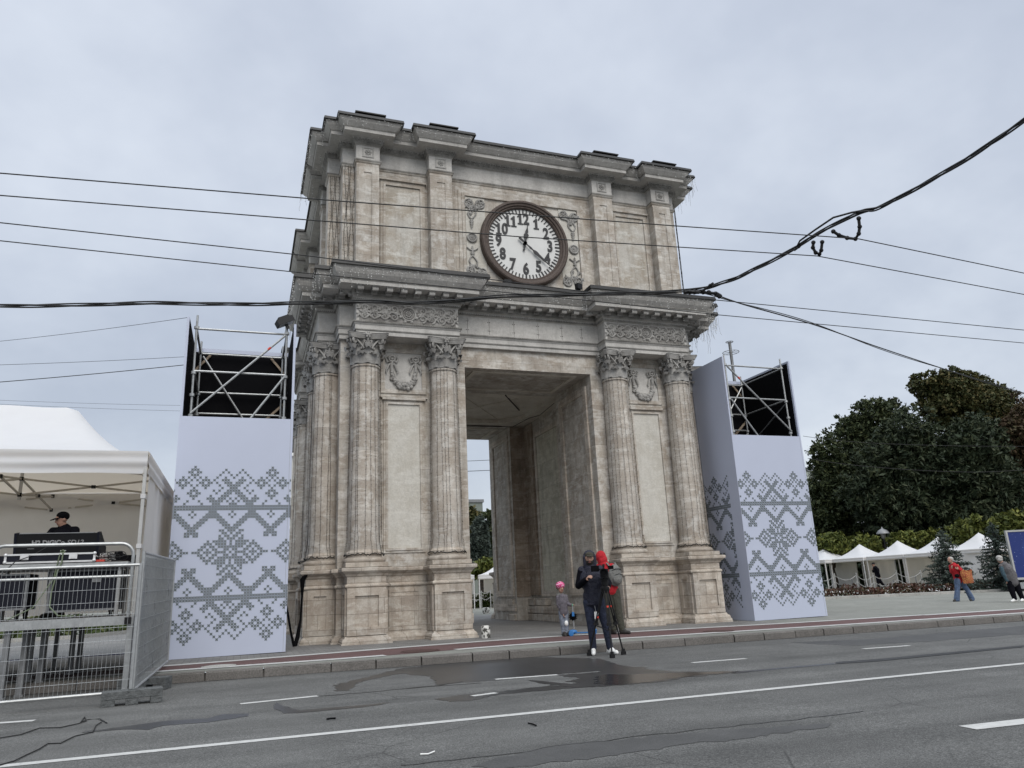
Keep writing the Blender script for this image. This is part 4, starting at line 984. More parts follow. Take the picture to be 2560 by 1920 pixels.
# litter
def litter(key, pts, r, mat, label, cat):
    w = MB(); g = [pxg(*zz(key,*q), -.125) for q in pts]; w.tube([q+Vector((0,0,r)) for q in g], r, 5)
    tag(w.build(cat.replace(' ','_'), mat), label, cat)
litter('R2', [(72,578),(100,577),(122,568)], .006, M['white'], 'thin bent white strip lying on the road in the foreground', 'litter strip')
litter('R1', [(1412,415),(1428,412),(1450,411)], .009, M['dark'], 'crumpled black scrap lying on the road behind the long white line', 'road scrap')
litter('R2', [(455,468),(470,471),(483,476)], .007, M['dark'], 'small black scrap lying on the road in front of the long white line', 'road scrap')
litter('R1', [(-120,530),(0,495),(90,480),(170,452),(260,450),(340,432),(372,420),(366,403),(350,425),(378,415),(430,412),(462,430)], .0055, M['cable'], 'thin black cable with a loop lying on the road, nearer the fence', 'cable')
litter('R1', [(-80,640),(0,612),(60,595),(110,570),(165,545),(205,520),(260,518),(320,488),(400,470),(415,440),(440,425)], .0055, M['cable'], 'thin black cable lying on the road, nearest the camera', 'cable')

# ------------------------------------------------------------------ overhead wires
def wire(pts, r, name, label, cat, group=None, sag=0, n=10, mat='cable', par=None):
    w = MB(); out = []
    for i in range(len(pts)-1):
        for j in range(n):
            t = j/n; q = pts[i].lerp(pts[i+1], t); q.z -= sag*4*t*(1-t); out.append(q)
    out.append(pts[-1]); w.tube(out, r, 6); o = w.build(name, M[mat], par)
    return tag(o, label, cat, group) if label else o
P0 = lambda x,y,z: pxz(*zz(0,x,y), z)
TW = 'trolley wires over the street'
def ext(a, b, k): return b + (b-a)*k
def trolley(pts, lab):
    q = [P0(x,y,5.8) for x,y in pts]; q = [ext(q[1],q[0],3)] + q + [ext(q[-2],q[-1],3)]
    wire(q, .0075, 'trolley_wire', lab, 'trolley wire', TW)
trolley([(0,374),(730,434),(1460,488),(1855,516),(2212,590)], 'black trolley wire, topmost of the four crossing the street')
trolley([(0,422),(1130,512),(1765,553),(2212,636)], 'black trolley wire crossing the clock, second from the top of the four')
trolley([(0,481),(660,552),(1280,632),(1525,646),(2212,713)], 'black trolley wire passing just under the clock, third from the top of the four')
trolley([(0,520),(640,588),(1280,650),(1550,680),(2212,741)], 'black trolley wire, lowest of the four crossing the street')
def bundle(pts, offs, r, name, label, cat):
    root = empty(name, pts[0], 0, label, cat); inv = Vector(pts[0])
    for i, (a, ph, rr) in enumerate(offs):
        w = MB(); out = []; n = 10; rn = random.Random(i)
        for k in range(len(pts)-1):
            for j in range(n):
                t = j/n; q = Vector(smooth3(pts, k, t)); f = (k+t)*2.1+ph
                out.append(q + Vector((0, a*math.cos(f), a*math.sin(f))) - inv)
        out.append(Vector(pts[-1])-inv); w.tube(out, rr, 6); w.build('strand', M['cable'], root)
    return root
def smooth3(pts, i, t):
    p0 = pts[max(0,i-1)]; p1 = pts[i]; p2 = pts[i+1]; p3 = pts[min(len(pts)-1,i+2)]
    return .5*((2*p1)+(p2-p0)*t+(2*p0-5*p1+4*p2-p3)*t*t+(3*p1-p0-3*p2+p3)*t**3)
Z6 = 5.95
lp = [P0(*q, Z6) for q in ((-160,663),(0,661),(160,659),(330,655),(500,657),(640,655),(800,652),(920,654),(1090,640),(1280,636),(1480,628),(1570,608),(1640,577),(1730,530))]
bundle(lp, [(.02,0,.016),(.028,2,.013),(.025,4,.012)], 0, 'cable_bundle', 'thick black twisted cable bundle stretched across the front of the arch', 'cable bundle')
rp = [P0(*q, Z6) for q in ((1720,536),(1760,508),(1850,462),(1900,448),(2000,395),(2110,330),(2212,260),(2400,120))]
bundle(rp, [(.02,1,.014),(.024,3,.013),(.022,5,.011)], 0, 'cable_bundle', 'thick black cable bundle rising across the sky to the upper right', 'cable bundle')
loop = [P0(*q, Z6+.02) for q in ((1717,541),(1728,520),(1760,497),(1800,470),(1840,459),(1895,449))]
wire(loop, .014, 'slack_cable', 'slack black cable arching above the bundle near the wire hangers', 'cable', None, 0, 6)
br = [P0(*q, 5.85) for q in ((1480,630),(1530,634),(1600,655),(1750,698),(1900,752),(2050,800),(2212,850),(2500,930))]
bundle(br, [(.012,0,.012),(.02,2.5,.008)], 0, 'cable_bundle', 'thinner black cable running down to the tree tops on the right', 'cable bundle')
w = MB()
for a, b, r in (((1478,631),(1510,631),.035),((1510,631),(1545,634),.028),((1545,634),(1556,640),.04),((1512,632),(1530,620),.02),((1530,620),(1540,612),.02)): w.tube([P0(*a,5.86),P0(*b,5.86)], r, 7)
for q in ((1490,631),(1500,631),(1519,631),(1531,632),(1548,636),(1554,640),(1535,618)): w.ell(P0(*q,5.86), .045, 7, 5)
tag(w.build('insulator_clamp', M['black_plastic']), 'black insulator clamp where the cable bundle forks beside the arch', 'insulator')
for k, pts in enumerate((((1757,524),(1756,535),(1762,546),(1770,549),(1774,541),(1776,523)), ((1800,500),(1812,508),(1830,514),(1848,516),(1855,505),(1857,490),(1855,472)))):
    w = MB(); g = [P0(*q,5.84) for q in pts]; w.tube(g, .022, 7)
    for q in g: w.ell(q, .034, 7, 5)
    tag(w.build('wire_hanger', M['black_plastic']), ('smaller U-shaped wire hanger holding the second trolley wire','larger bent wire hanger holding the topmost trolley wire')[k], 'wire hanger', 'wire hangers under the cable bundle')
BW = 'thin wires in the background sky'
def bgw(pts, D, r, lab):
    q = [px(*zz(0,x,y), d) for (x,y), d in zip(pts, D)]; wire(q, r, 'background_wire', lab, 'wire', BW, .05)
bgw([(-60,743),(405,686)], (26,22), .007, 'thin grey wire reaching the top of the left banner tower')
bgw([(-60,790),(410,770)], (40,44), .012, 'thin pair wire behind the left banner tower, just above the thicker one')
bgw([(-60,830),(410,787),(660,760)], (40,44,48), .022, 'dark wire running behind the top of the left banner tower')
bgw([(-60,862),(400,876)], (45,48), .008, 'faint wire above the white tent roof, upper of two')
bgw([(-60,870),(400,888)], (45,48), .008, 'faint wire above the white tent roof, lower of two')
bgw([(900,1000),(1200,986)], (60,70), .022, 'upper thin wire seen through the passage of the arch')
bgw([(900,1022),(1200,1008)], (60,70), .026, 'lower thin wire seen through the passage of the arch')
bgw([(1735,942),(1900,958),(2230,964)], (36,36,36), .010, 'pale wire in front of the dark trees, upper of two')
bgw([(1745,990),(1880,1008),(2100,1020),(2260,1010)], (36,36,36,36), .012, 'pale wire in front of the dark trees, lower of two')
# ------------------------------------------------------------------ embroidery print
ROWS = [[0],[0,1,11],[1,2,10,12],[0,1,9,13],[0,2,4,8,11,14],[1,3,4,5,7,10,11,12],[2,3,5,6,8,11,12,13],[1,3,4,5,9,12,13,14],[0,4,10,13,14],[0,1,7,9,12,13,14],[1,2,8,11,12,13],[0,1,6,10,11,12],[0,5,6,7,9,10,11,13],[2,6,7,8,9,10,12,14],[3,7,8,9,13,14],
 list(range(15)),list(range(15)),[0,6,7,8,14],[1,5,6,7,8,9,13],[0,4,5,6,7,8,9,10,14],[3,4,5,9,10,11],[2,3,4,10,11,12],[1,2,3,11,12,13],[0,1,2,12,13,14],[0,1,10,11,13,14],[0,1,2,11,12,14],[1,2,10,12,13],[10,11,13,14],[6,8,9,10,11,12,14],[5,6,7,9,10,11,12,14],[4,5,7,8,10,11,12,13,14],[3,4,6,8,9,12,13],[1,2,3,5,6,7,9,10,11,12,14]]
def print_mesh(W, pitch, first, zbot, M4, name, parent):
    w = MB(); w.X = M4; h = pitch*.505; q = pitch*.345
    for r in range(65):
        ks = set(ROWS[r if r <= 32 else 64-r]); z = zbot + (64-r+.5)*pitch
        for c in range(-9, 40):
            m = c % 28; k = m if m <= 14 else 28-m
            x = (first + c)*pitch
            if k in ks and -.2*pitch < x < W+.2*pitch:
                a, b = max(x-h, .004), min(x+h, W-.004)
                if b-a < .3*pitch: continue
                w.add([(a,0,z-h),(x if a<x<b else (a+b)/2,0,z-q),(b,0,z-h),(min(x+q,b),0,z),(b,0,z+h),(x if a<x<b else (a+b)/2,0,z+q),(a,0,z+h),(max(x-q,a),0,z)], [(0,1,2,3,4,5,6,7)])
    return w.build(name, M['print'], parent)

def tower(x0, x1, y0, y1, H, HB, pitch, first, zb, label, flip):
    T = empty('banner_tower', ((x0+x1)/2, y0, gz((x0+x1)/2)), 0, label, 'scaffold tower', 'white banner towers either side of the arch')
    W = x1-x0; hw = W/2; D = y1-y0
    w = MB(); w.box(-hw, hw, 0, .05, .012, HB); b = w.build('front_panel', M['white_board'], T); 
    print_mesh(W, pitch, first, zb, Matrix.Translation((-hw,-.003,0)), 'embroidery_print', b)
    w = MB(); w.box(-hw+.03,-hw+.036,-.004,0,.02,HB-.01) if False else w.box(hw-.05,hw-.046,-.0015,.01,.02,HB-.01); w.build('seam', M['steel_dark'], b)
    for s in (-1, 1):
        w = MB(); w.box(*sorted((s*hw, s*(hw-.05))), .052, D, .012, H); w.box(*sorted((s*hw, s*(hw-.05))), 0, .052, HB+.002, H)
        o = w.build('side_panel', M['white_board'], T)
        Mx = (Matrix.Translation((-hw-.003, D, 0)) @ Matrix.Rotation(-PI/2, 4, 'Z')) if s < 0 else (Matrix.Translation((hw+.003, 0, 0)) @ Matrix.Rotation(PI/2, 4, 'Z'))
        print_mesh(D, pitch, (first+28-D/pitch*1.0) if s < 0 else 28-(W/pitch-first)%28, zb, Mx, 'embroidery_print', o)
        w = MB(); w.box(*sorted((s*(hw-.053), s*(hw-.062))), .06, D-.07, .05, H-.06); w.build('black_lining', M['dark'], o)
    w = MB(); w.box(-hw+.052, hw-.052, D-.05, D, .012, H-.02); bp = w.build('back_panel', M['white_board'], T)
    w = MB(); w.box(-hw+.064, hw-.064, D-.064, D-.054, .05, H-.12); w.build('black_lining', M['dark'], bp)
    w = MB(); w.box(-hw+.064, hw-.064, .054, .062, .05, HB-.05); w.build('black_lining', M['dark'], b)
    ps = {}
    for sx in (-1,1):
        for k, yy in ((0,.16),(1,D-.20)):
            px_ = sx*(hw-.19) ; w = MB(); w.tube([(px_,yy,0),(px_,yy,H+.10)], .024, 8)
            for z in (H-.18, H-1.18, H-1.66, H-2.1): w.lathe([(.03,-.03),(.052,-.028),(.052,.028),(.03,.03)], (px_,yy,z), 8)
            w.build('standard', M['steel'], T, 40); ps[sx,k] = (px_, yy)
    def tb(a, b, r=.024, m='steel', nm='ledger'):
        w = MB(); w.tube([a, b], r, 8); w.build(nm, M[m], T, 40)
    for k in (0,1):
        yy = ps[1,k][1]
        for z in (H-.20, H-1.14) + ((H-1.64,) if k == 1 else ()): tb((ps[-1,k][0],yy,z),(ps[1,k][0],yy,z))
    for s in (-1,1):
        for z in (H-.20, H-1.14): tb((ps[s,0][0],ps[s,0][1],z),(ps[s,1][0],ps[s,1][1],z))
        tb((ps[s,0][0]+s*.03,ps[s,0][1],H-1.2),(ps[s,1][0]+s*.03,ps[s,1][1],H-2.1), .02, 'steel_dark', 'brace')
    yf = ps[1,0][1]-.05; yb = ps[1,1][1]-.05
    f = flip
    tb((f*-(hw-.19),yf,H-2.06),(f*(hw-.22),yf,H-.24), .024, 'steel', 'brace')
    tb((f*-.0,yf,H-2.5) if True else 0,(f*(hw-.22),yf,H-1.2), .024, 'steel', 'brace')
    tb((f*-(hw-.25),yb,H-.28),(f*(hw-.7),yb,H-2.25), .022, 'steel', 'brace')
    tb((f*-(hw-.25),yb,H-1.75),(f*-.2,yb,H-2.5), .022, 'steel', 'brace')
    for a, b in (((-hw+.08,D-.10,H-2.06),(hw-.08,D-.10,H-2.06)),((.25,D-.10,H-2.06),(hw-.10,D-.10,H-1.30)),((hw-.45,D-.10,H-.2),(hw-.10,D-.10,H-.62)),((-hw+.4,D-.10,H-.2),(-hw+.08,D-.10,H-.6)),((-hw+.5,D-.10,H-2.03),(-hw+.1,D-.10,H-1.6))):
        w = MB(); w.bar(a, b, .05, .05); w.build('timber_batten', M['timber'], T)
    w = MB(); a = Vector((f*-(hw-.19),yf,H-2.06)).lerp(Vector((f*(hw-.22),yf,H-.24)), .82); d = Vector((f*(2*hw-.41),0,1.82)).normalized()
    w.tube([a-d*.04, a+d*.04], .0255, 8); w.build('red_tape', M['red'], T)
    return T
T1 = tower(-8.35, -6.13, -1.5, .62, 6.84, 4.69, .0528, 6.9, .24, 'white banner tower left of the arch, grey cross-stitch print, open scaffold top', 1)
T2 = tower(5.36, 7.67, -.93, 1.30, 7.08, 4.85, .0553, 5.6, .27, 'white banner tower right of the arch, shaded left side, open scaffold top', -1)
w = MB(); w.X = Matrix.Translation((-6.36,-1.40,6.93)) @ Matrix.Rotation(-.5,4,'Y') @ Matrix.Rotation(.2,4,'Z')
w.box(-.19,.19,-.11,.11,-.03,.10); w.box(-.12,.12,-.08,.08,.10,.15); w.box(-.03,.03,-.02,.02,-.14,-.03)
w.mi = 1; w.box(-.17,.17,-.095,.095,-.034,-.0305)
tag(w.build('floodlight', [M['black_plastic'], M['alu']]), 'black floodlight clamped on the top corner of the left banner tower', 'floodlight')
m0 = px(1822,853,25); w = MB(); X, Y = m0.x+.06, m0.y+.05
root = empty('ringed_mast', (X,Y,gz(X)), 0, 'thin grey mast with two wire rings behind the right banner tower', 'mast')
w.tube([(0,0,0),(0,0,8.78)], .05, 8); w.build('pole', M['steel_dark'], root, 40)
for z, r in ((8.80,.12),(8.43,.27)):
    w = MB(); w.tube([(r*math.cos(2*PI*i/24), r*math.sin(2*PI*i/24), z) for i in range(25)], .010, 5, False)
    for k in range(4): a = PI/4*k; w.tube([(-r*math.cos(a),-r*math.sin(a),z),(r*math.cos(a),r*math.sin(a),z)], .006, 4)
    w.build('wire_ring', M['steel_dark'], root)

# ------------------------------------------------------------------ big white canopy on the left
def canopy(x0, x1, y0, y1, ze0, ze1, zap, name, label, ridge=0):
    T = empty(name, ((x0+x1)/2, (y0+y1)/2, 0), 0, label, 'canopy tent')
    hx, hy = (x1-x0)/2, (y1-y0)/2
    def rf(u, v):
        x = (u*2-1)*hx; y = (v*2-1)*hy; r = max(max(0, abs(x)-ridge)/(hx-ridge), abs(v*2-1)); r = (max(0, abs(x)-ridge)**4/(hx-ridge)**4 + abs(v*2-1)**4)**.25 if ridge else r; r = min(1, r); q = 1-r
        h = (zap-ze1)*(.42*q + .58*q*q)
        sagc = -.05*math.sin(PI*r)*(1-abs(abs(u*2-1)-abs(v*2-1)))
        return (x, y, ze1 + h + sagc*.5 + .012*math.sin(u*23+v*9)*q)
    w = MB(); w.grid(rf, 24, 24); w.build('roof', M['tent'], T, 60)
    for nm, a, b in (('valance',(-hx,-hy),(hx,-hy)),('valance',(hx,-hy),(hx,hy)),('valance',(hx,hy),(-hx,hy)),('valance',(-hx,hy),(-hx,-hy))):
        w = MB(); A = Vector((*a,0)); B = Vector((*b,0)); t = (B-A).normalized(); nn = Vector((t.y,-t.x,0))
        def vf(u, v):
            q = A.lerp(B, u); o = .012+.022*(1-v)*math.sin(u*5+v*2) + .016*math.sin((1-v)*11+u*2.3)*math.sin(PI*min(1,max(0,(1-v)*1.0)))
            return (q.x+nn.x*o, q.y+nn.y*o, ze0+(ze1-ze0)*v + .008*math.sin(u*17)*(1-v))
        w.grid(vf, 30, 12); w.build('valance', M['tent'], T, 70)
    for sx in (-1,1):
        for sy in (-1,1): w = MB(); w.box(*sorted((sx*hx,sx*(hx-.05))), *sorted((sy*hy,sy*(hy-.05))), -.1, ze1-.02); w.build('leg', M['alu'], T)
    def truss(a, b, n=2):
        a = Vector(a); b = Vector(b); w = MB()
        for k in range(n):
            p = a.lerp(b, k/n); q = a.lerp(b, (k+1)/n); m = (p+q)/2
            w.bar(p+Vector((0,0,-.06)), q+Vector((0,0,-.36)), .025, .035); w.bar(p+Vector((0,0,-.36)), q+Vector((0,0,-.06)), .025, .035)
            w.mi = 1; w.cbox(m+Vector((0,0,-.21)), (.07,.07,.06)); w.cbox(q+Vector((0,0,-.06)), (.06,.06,.07)); w.cbox(q+Vector((0,0,-.36)), (.06,.06,.07)); w.mi = 0
        w.build('truss', [M['tent_bar'], M['black_plastic']], T)
    e = ze1-.02
    truss((-hx+.03,-hy+.05,e),(hx-.03,-hy+.05,e)); truss((-hx+.03,hy-.05,e),(hx-.03,hy-.05,e)); truss((hx-.05,-hy,e),(hx-.05,hy,e)); truss((-hx+.05,-hy,e),(-hx+.05,hy,e)); truss((0,-hy,e),(0,0,e),1); truss((0,hy,e),(0,0,e),1); truss((-hx,0,e),(0,0,e),1); truss((hx,0,e),(0,0,e),1)
    w = MB(); w.tube([(0,0,e-.45),(0,0,ze1+.7*(zap-ze1))], .03, 8); w.build('centre_pole', M['alu'], T)
    def wall(nm, A, B, z0, z1, amp):
        w = MB(); A = Vector((*A,0)); B = Vector((*B,0)); t = (B-A).normalized(); nn = Vector((t.y,-t.x,0)); L = (B-A).length
        def f(u, v):
            q = A.lerp(B, u); o = amp*(math.sin(u*L*7+v*2)+.6*math.sin(u*L*17+v*5)+.5*math.sin(v*9+u*6))
            return (q.x+nn.x*o, q.y+nn.y*o, z0+(z1-z0)*v)
        w.grid(f, 44, 24); w.build(nm, M['tent'], T, 80)
    wall('back_wall', (hx-.06,hy-.06), (-hx+.06,hy-.06), .95, ze1-.02, .012)
    wall('side_wall', (hx+.005,-hy+.18), (hx+.005,hy-.02), .10, ze0+.06, .016)
    w = MB()
    for z in (1.95, 2.75): w.box(hx-.062,hx+.012,-hy-.012,-hy+.24,z,z+.07)
    w.build('wall_strap', M['tent'], T)
    return T
canopy(-13.4, -8.57, -4.05, 1.2, 3.16, 3.53, 4.85, 'canopy_tent', 'large white canopy tent with open front over the sound desk on the left', .75)

# ------------------------------------------------------------------ stage deck, guard rail, desk, cases
ST = empty('stage_platform', (-10.8,-4.2,0), 0, 'low grey metal stage platform on dark legs behind the wire fence', 'stage platform')
def L2(x, y, z): return (x+10.8, y+4.2, z)
w = MB(); w.box(-13.2+10.8, -8.42+10.8, -5.4+4.2, -5.32+4.2, .81, .93); w.box(-13.2+10.8,-8.42+10.8,-1.48+4.2,-1.4+4.2,.81,.93); w.box(-8.50+10.8,-8.42+10.8,-5.32+4.2,-1.48+4.2,.81,.93)
w.build('edge_beam', M['steel'], ST)
w = MB(); w.box(-13.2+10.8,-8.502+10.8,-5.318+4.2,-1.482+4.2,.86,.925); w.build('deck_board', M['deck'], ST)
for x, y in ((-8.46,-5.36),(-9.95,-5.30),(-9.80,-5.0),(-9.66,-4.6),(-9.50,-3.4),(-9.42,-3.2),(-10.0,-2.0),(-10.15,-2.1),(-9.9,-4.2),(-8.5,-1.6),(-11.2,-5.3),(-11.2,-3.0),(-12.6,-5.3)):
    w = MB(); c = L2(x,y,0); w.box(c[0]-.035,c[0]+.035,c[1]-.035,c[1]+.035,gz(x)-(.13 if y < -4.7 else .0)+.03,.81); w.box(c[0]-.055,c[0]+.055,c[1]-.055,c[1]+.055,gz(x)-(.13 if y < -4.7 else .0),gz(x)-(.13 if y < -4.7 else .0)+.03)
    w.build('leg', M['steel' if x == -8.46 else 'steel_dark'], ST)
GR = empty('guard_rail', (-9.4,-5.43,.93), 0, 'shiny rounded guard rail on the front edge of the stage platform', 'guard rail')
def rail(x0, x1, par):
    zt = 1.0; r = .17
    arc = lambda cx, s: [(cx+s*r*math.sin(PI/2*k/6), 0, zt-r+r*math.cos(PI/2*k/6)) for k in range(7)]
    pts = [(x0,0,-.08)]+[(x0,0,zt-r)]+list(reversed(arc(x0+r,-1)))[1:]+arc(x1-r,1)+[(x1,0,-.08)]
    w = MB(); w.tube(pts, .024, 8); w.build('hoop', M['steel'], par, 40)
    w = MB(); w.tube([(x0,0,.545),(x1,0,.545)], .019, 8); w.build('mid_rail', M['steel'], par, 40)
    for x in (x0,x1): w = MB(); w.box(x-.04,x+.04,-.03,.03,-.11,-.02); w.lathe([(.03,-.05),(.03,-.03)], n=10, M=Matrix.Translation((x,-.0,-.06)) @ Matrix.Rotation(PI/2,4,'X')); w.build('clamp', M['black_plastic'], par)
rail(-10.25+9.4, -8.49+9.4, GR); 
G2 = empty('guard_rail', (-9.4,-5.43,.93), 0, 'shiny guard rail section cut off by the left edge of the photo', 'guard rail'); rail(-12.1+9.4,-10.35+9.4,G2)
TB = empty('desk_riser', (-10.3,-3.9,.93), 0, 'grey metal riser table on the stage carrying the sound desk', 'riser table')
w = MB(); w.box(-1.9,1.62,-.5,.5,.72,.80); w.build('table_frame', M['steel'], TB)
w = MB(); w.box(-1.89,1.61,-.49,.49,.802,.81); w.build('table_top', M['deck'], TB)
for x in (-1.8,-.2,1.5):
    for y in (-.42,.42): w = MB(); w.tube([(x,y,0),(x,y,.72)], .03, 8); w.build('leg', M['alu'], TB, 40)
ZT = 1.742
FC = empty('flight_case_tray', (-9.74,-4.2,ZT), 0, 'navy flight case tray with metal edges and two latches under the sound desk', 'flight case')
w = MB(); w.box(-.58,.58,-.20,.30,.012,.13); w.build('case_body', M['case'], FC)
for a in ((-.60,.60,-.212,-.18,.0,.025),(-.60,.60,-.212,-.18,.115,.14),(-.60,-.57,-.212,-.18,.025,.115),(.57,.60,-.212,-.18,.025,.115)): w = MB(); w.box(*a); w.build('metal_edge', M['case_edge'], FC)
for x in (-.34,.30): w = MB(); w.box(x-.055,x+.055,-.222,-.214,.05,.135); w.box(x-.03,x+.03,-.228,-.222,.06,.10); w.build('latch', M['case_edge'], FC)
for x in (-.585,.585):
    for z in (.02,.125): w = MB(); w.ell((x,-.205,z),.028,8,6); w.build('ball_corner', M['case_edge'], FC, 60)
CN = empty('mixing_console', (-9.76,-3.9,ZT+.14), 0, 'black sound mixing desk with white lettering on its back, tilted up', 'mixing desk')
w = MB()
w.add([(-.55,-.05,0),(.55,-.05,0),(.55,.55,0),(-.55,.55,0),(-.55,-.12,.33),(.55,-.12,.33),(.55,.0,.34),(-.55,.0,.34),(-.55,.6,.12),(.55,.6,.12)], [(0,1,5,4),(4,5,6,7),(7,6,9,8),(8,9,2,3),(0,3,8,7,4),(1,5,6,9,2),(0,3,2,1)]); w.build('desk_body', M['black_plastic'], CN)
for s in (-1,1): w = MB(); w.add([(s*.55,-.06,0),(s*.585,-.06,0),(s*.585,-.135,.335),(s*.55,-.135,.335),(s*.55,.62,0),(s*.585,.62,0),(s*.585,.62,.14),(s*.55,.62,.14),(s*.585,.02,.36),(s*.55,.02,.36)], [(0,1,2,3),(3,2,8,9),(9,8,6,7),(0,3,9,7,4),(1,5,6,8,2),(4,7,6,5),(0,4,5,1)]); w.build('end_cheek', M['case'], CN)
w = MB(); w.box(-.52,.52,-.128,-.118,.325,.338); w.build('screen_edge', M['steel_dark'], CN)
tilt = Matrix.Rotation(PI/2+.21,4,'X')
mw = plain('white_lettering', (.30,.30,.30), .6)
text_mesh('H2 DiGiCo', .098, .001, mw, 'lettering', CN, Matrix.Translation((-.12,-.0955,.185)) @ tilt, bold=.004, sx=.98)
text_mesh('SD12', .10, .001, mw, 'lettering', CN, Matrix.Translation((.245,-.0955,.185)) @ tilt, bold=.001, shear=.25, sx=1.05)
w = MB(); w.box(-.40,-.31,-.072,-.062,.10,.112); w.box(.05,.13,-.07,-.06,.06,.07); w.build('back_plate', M['alu'], CN)
for k, (x0, x1, y0, y1, z0, z1, lab) in enumerate(((-9.76,-8.80,-4.25,-3.6,1.02,1.63,'black wheeled road case under the riser table on the right'),(-11.2,-10.02,-4.3,-3.6,1.08,1.60,'black wheeled road case under the riser table at the left edge'))):
    RC = empty('road_case', ((x0+x1)/2,(y0+y1)/2,.93), 0, lab, 'road case', 'road cases on the stage'); hw = (x1-x0)/2; hd = (y1-y0)/2
    w = MB(); w.box(-hw+.012,hw-.012,-hd+.012,hd-.012,z0-.93,z1-.93); w.build('case_body', M['case'], RC)
    w = MB()
    for s in (-1,1): w.box(*sorted((s*hw,s*(hw-.03))),-hd-.002,-hd+.03,z0-.93,z1-.93)
    w.box(-hw,hw,-hd-.004,-hd+.03,z0-.935,z0-.905); w.box(-hw,hw,-hd-.004,-hd+.03,z1-.955,z1-.93); w.build('case_edging', M['steel_dark'], RC)
    w = MB(); w.box(.1,.22,-hd-.006,-hd+.01,z1-1.12,z1-1.04); w.build('handle', M['steel_dark'], RC)
    for sx in (-.8,.8):
        for sy in (-.7,.7): w = MB(); w.lathe([(.05,-.02),(.055,-.015),(.055,.015),(.05,.02)], n=14, M=Matrix.Translation((sx*hw,sy*hd,.055)) @ Matrix.Rotation(PI/2,4,'Y')); w.box(sx*hw-.03,sx*hw+.03,sy*hd-.03,sy*hd+.03,.06,z0-.93); w.build('wheel', M['black_plastic'], RC)
w = MB(); w.box(-12.4,-10.4,-3.7,-3.5,ZT,ZT+.16); tag(w.build('equipment_box', M['case']), 'low dark equipment box on the riser at the left edge', 'equipment box')
w = MB(); w.add([(-9.05,-3.6,ZT),(-8.72,-3.6,ZT),(-8.72,-3.45,ZT),(-9.05,-3.45,ZT),(-9.0,-3.55,ZT+.2),(-8.9,-3.55,ZT+.2),(-8.9,-3.45,ZT+.18),(-9.0,-3.45,ZT+.18)], [(0,1,5,4),(1,2,6,5),(2,3,7,6),(3,0,4,7),(4,5,6,7)]); w.box(-8.9,-8.65,-3.62,-3.4,ZT,ZT+.13)
tag(w.build('equipment_cover', M['dark']), 'black draped equipment at the right end of the riser table', 'equipment cover')
w = MB(); rn = random.Random(12)
for k in range(9):
    c = Vector((-9.0+rn.uniform(-.1,.16), -4.25+rn.uniform(-.08,.1), ZT+.05+rn.uniform(0,.06))); pts = []
    a0 = rn.uniform(0,6); r = rn.uniform(.04,.09)
    for i in range(16): a = a0+i*.55; pts.append(c+Vector((r*math.cos(a)*1.3+.01*i-.08, .04*math.sin(a*1.3), r*.6*math.sin(a)+.005)))
    w.mi = k % 2; w.tube(pts, .006, 5)
tag(w.build('cable_tangle', [M['rope'], M['cable']]), 'tangle of grey and black cables at the right end of the riser table', 'cables')
w = MB(); w.box(-9.14,-9.02,-4.36,-4.26,ZT-.002,ZT+.028); tag(w.build('red_connector', M['red']), 'small bright red connector among the cables on the riser', 'connector')
mg = plain('grey_green_cable', (.12,.15,.09), .6)
w = MB(); w.tube([(-9.6,-4.3,1.9),(-9.58,-4.42,1.88),(-9.58,-4.44,1.74),(-9.62,-4.46,1.6),(-9.66,-4.5,1.3),(-9.64,-4.6,1.1),(-9.5,-4.7,.97),(-9.3,-4.7,.95)], .011, 6); w.tube([(-9.6,-4.3,1.92),(-9.62,-4.42,1.86),(-9.66,-4.45,1.5),(-9.85,-4.6,1.1),(-10.1,-4.8,.95)], .009, 6)
for k in range(4): w.tube([(-9.6+.03*math.cos(i*.8+k), -4.36+.01*k, 1.88+.05*math.sin(i*.8+k)) for i in range(9)], .008, 5)
tag(w.build('cable', mg), 'grey green cable bunch hanging from the sound desk to the deck', 'cable')
w = MB(); w.tube([(-9.86,-4.2,1.98),(-10.0,-4.4,1.85),(-10.1,-4.8,1.75),(-10.12,-5.46,1.5),(-10.12,-5.5,1.0),(-10.2,-5.5,.4),(-10.25,-5.6,-.04)], .007, 6)
tag(w.build('cable', M['cable']), 'thin black cable hanging down over the stage edge at the left', 'cable')

# ------------------------------------------------------------------ fence
def fence(a, b, za, zb_, H, label, scrim=False, nw=.048):
    a = Vector((*a,za)); b = Vector((*b,zb_)); L = (b-a).length; ang = math.atan2(b.y-a.y, b.x-a.x)
    F = empty('wire_fence', a, ang, label, 'fence panel', 'wire fence panels round the stage'); sl = (zb_-za)/L
    for x in (0,L): w = MB(); w.tube([(x,0,-.02+sl*x),(x,0,H+sl*x)], .021, 8); w.build('fence_post', M['steel'], F, 40)
    for z in (.012,H-.02): w = MB(); w.tube([(0,0,z),(L,0,z+sl*L)], .018, 8); w.build('fence_rail', M['steel'], F, 40)
    w = MB(); n = int(L/nw)
    for k in range(1,n): x = L*k/n; w.tube([(x,-.004,.012+sl*x),(x,-.004,H-.02+sl*x)], .0021, 4, False)
    for k in range(1,10): z = H*k/10; w.tube([(0,-.008,z),(L,-.008,z+sl*L)], .0023, 4, False)
    w.build('wire_mesh', M['steel'], F)
    if scrim:
        w = MB()
        def f(u, v): return (.25+u*(L-.3), .012+.010*math.sin(u*25+v*4)+.008*math.sin(v*14+u*9), .10+v*(H-.16)+sl*u*L)
        w.grid(f, 40, 20); o = w.build('privacy_net', M['scrim'], F, 70)
        w = MB(); w.box(.10,.32,.02,.024,.75,H-.1); w.build('white_notice', M['white_board'], F)
    return F
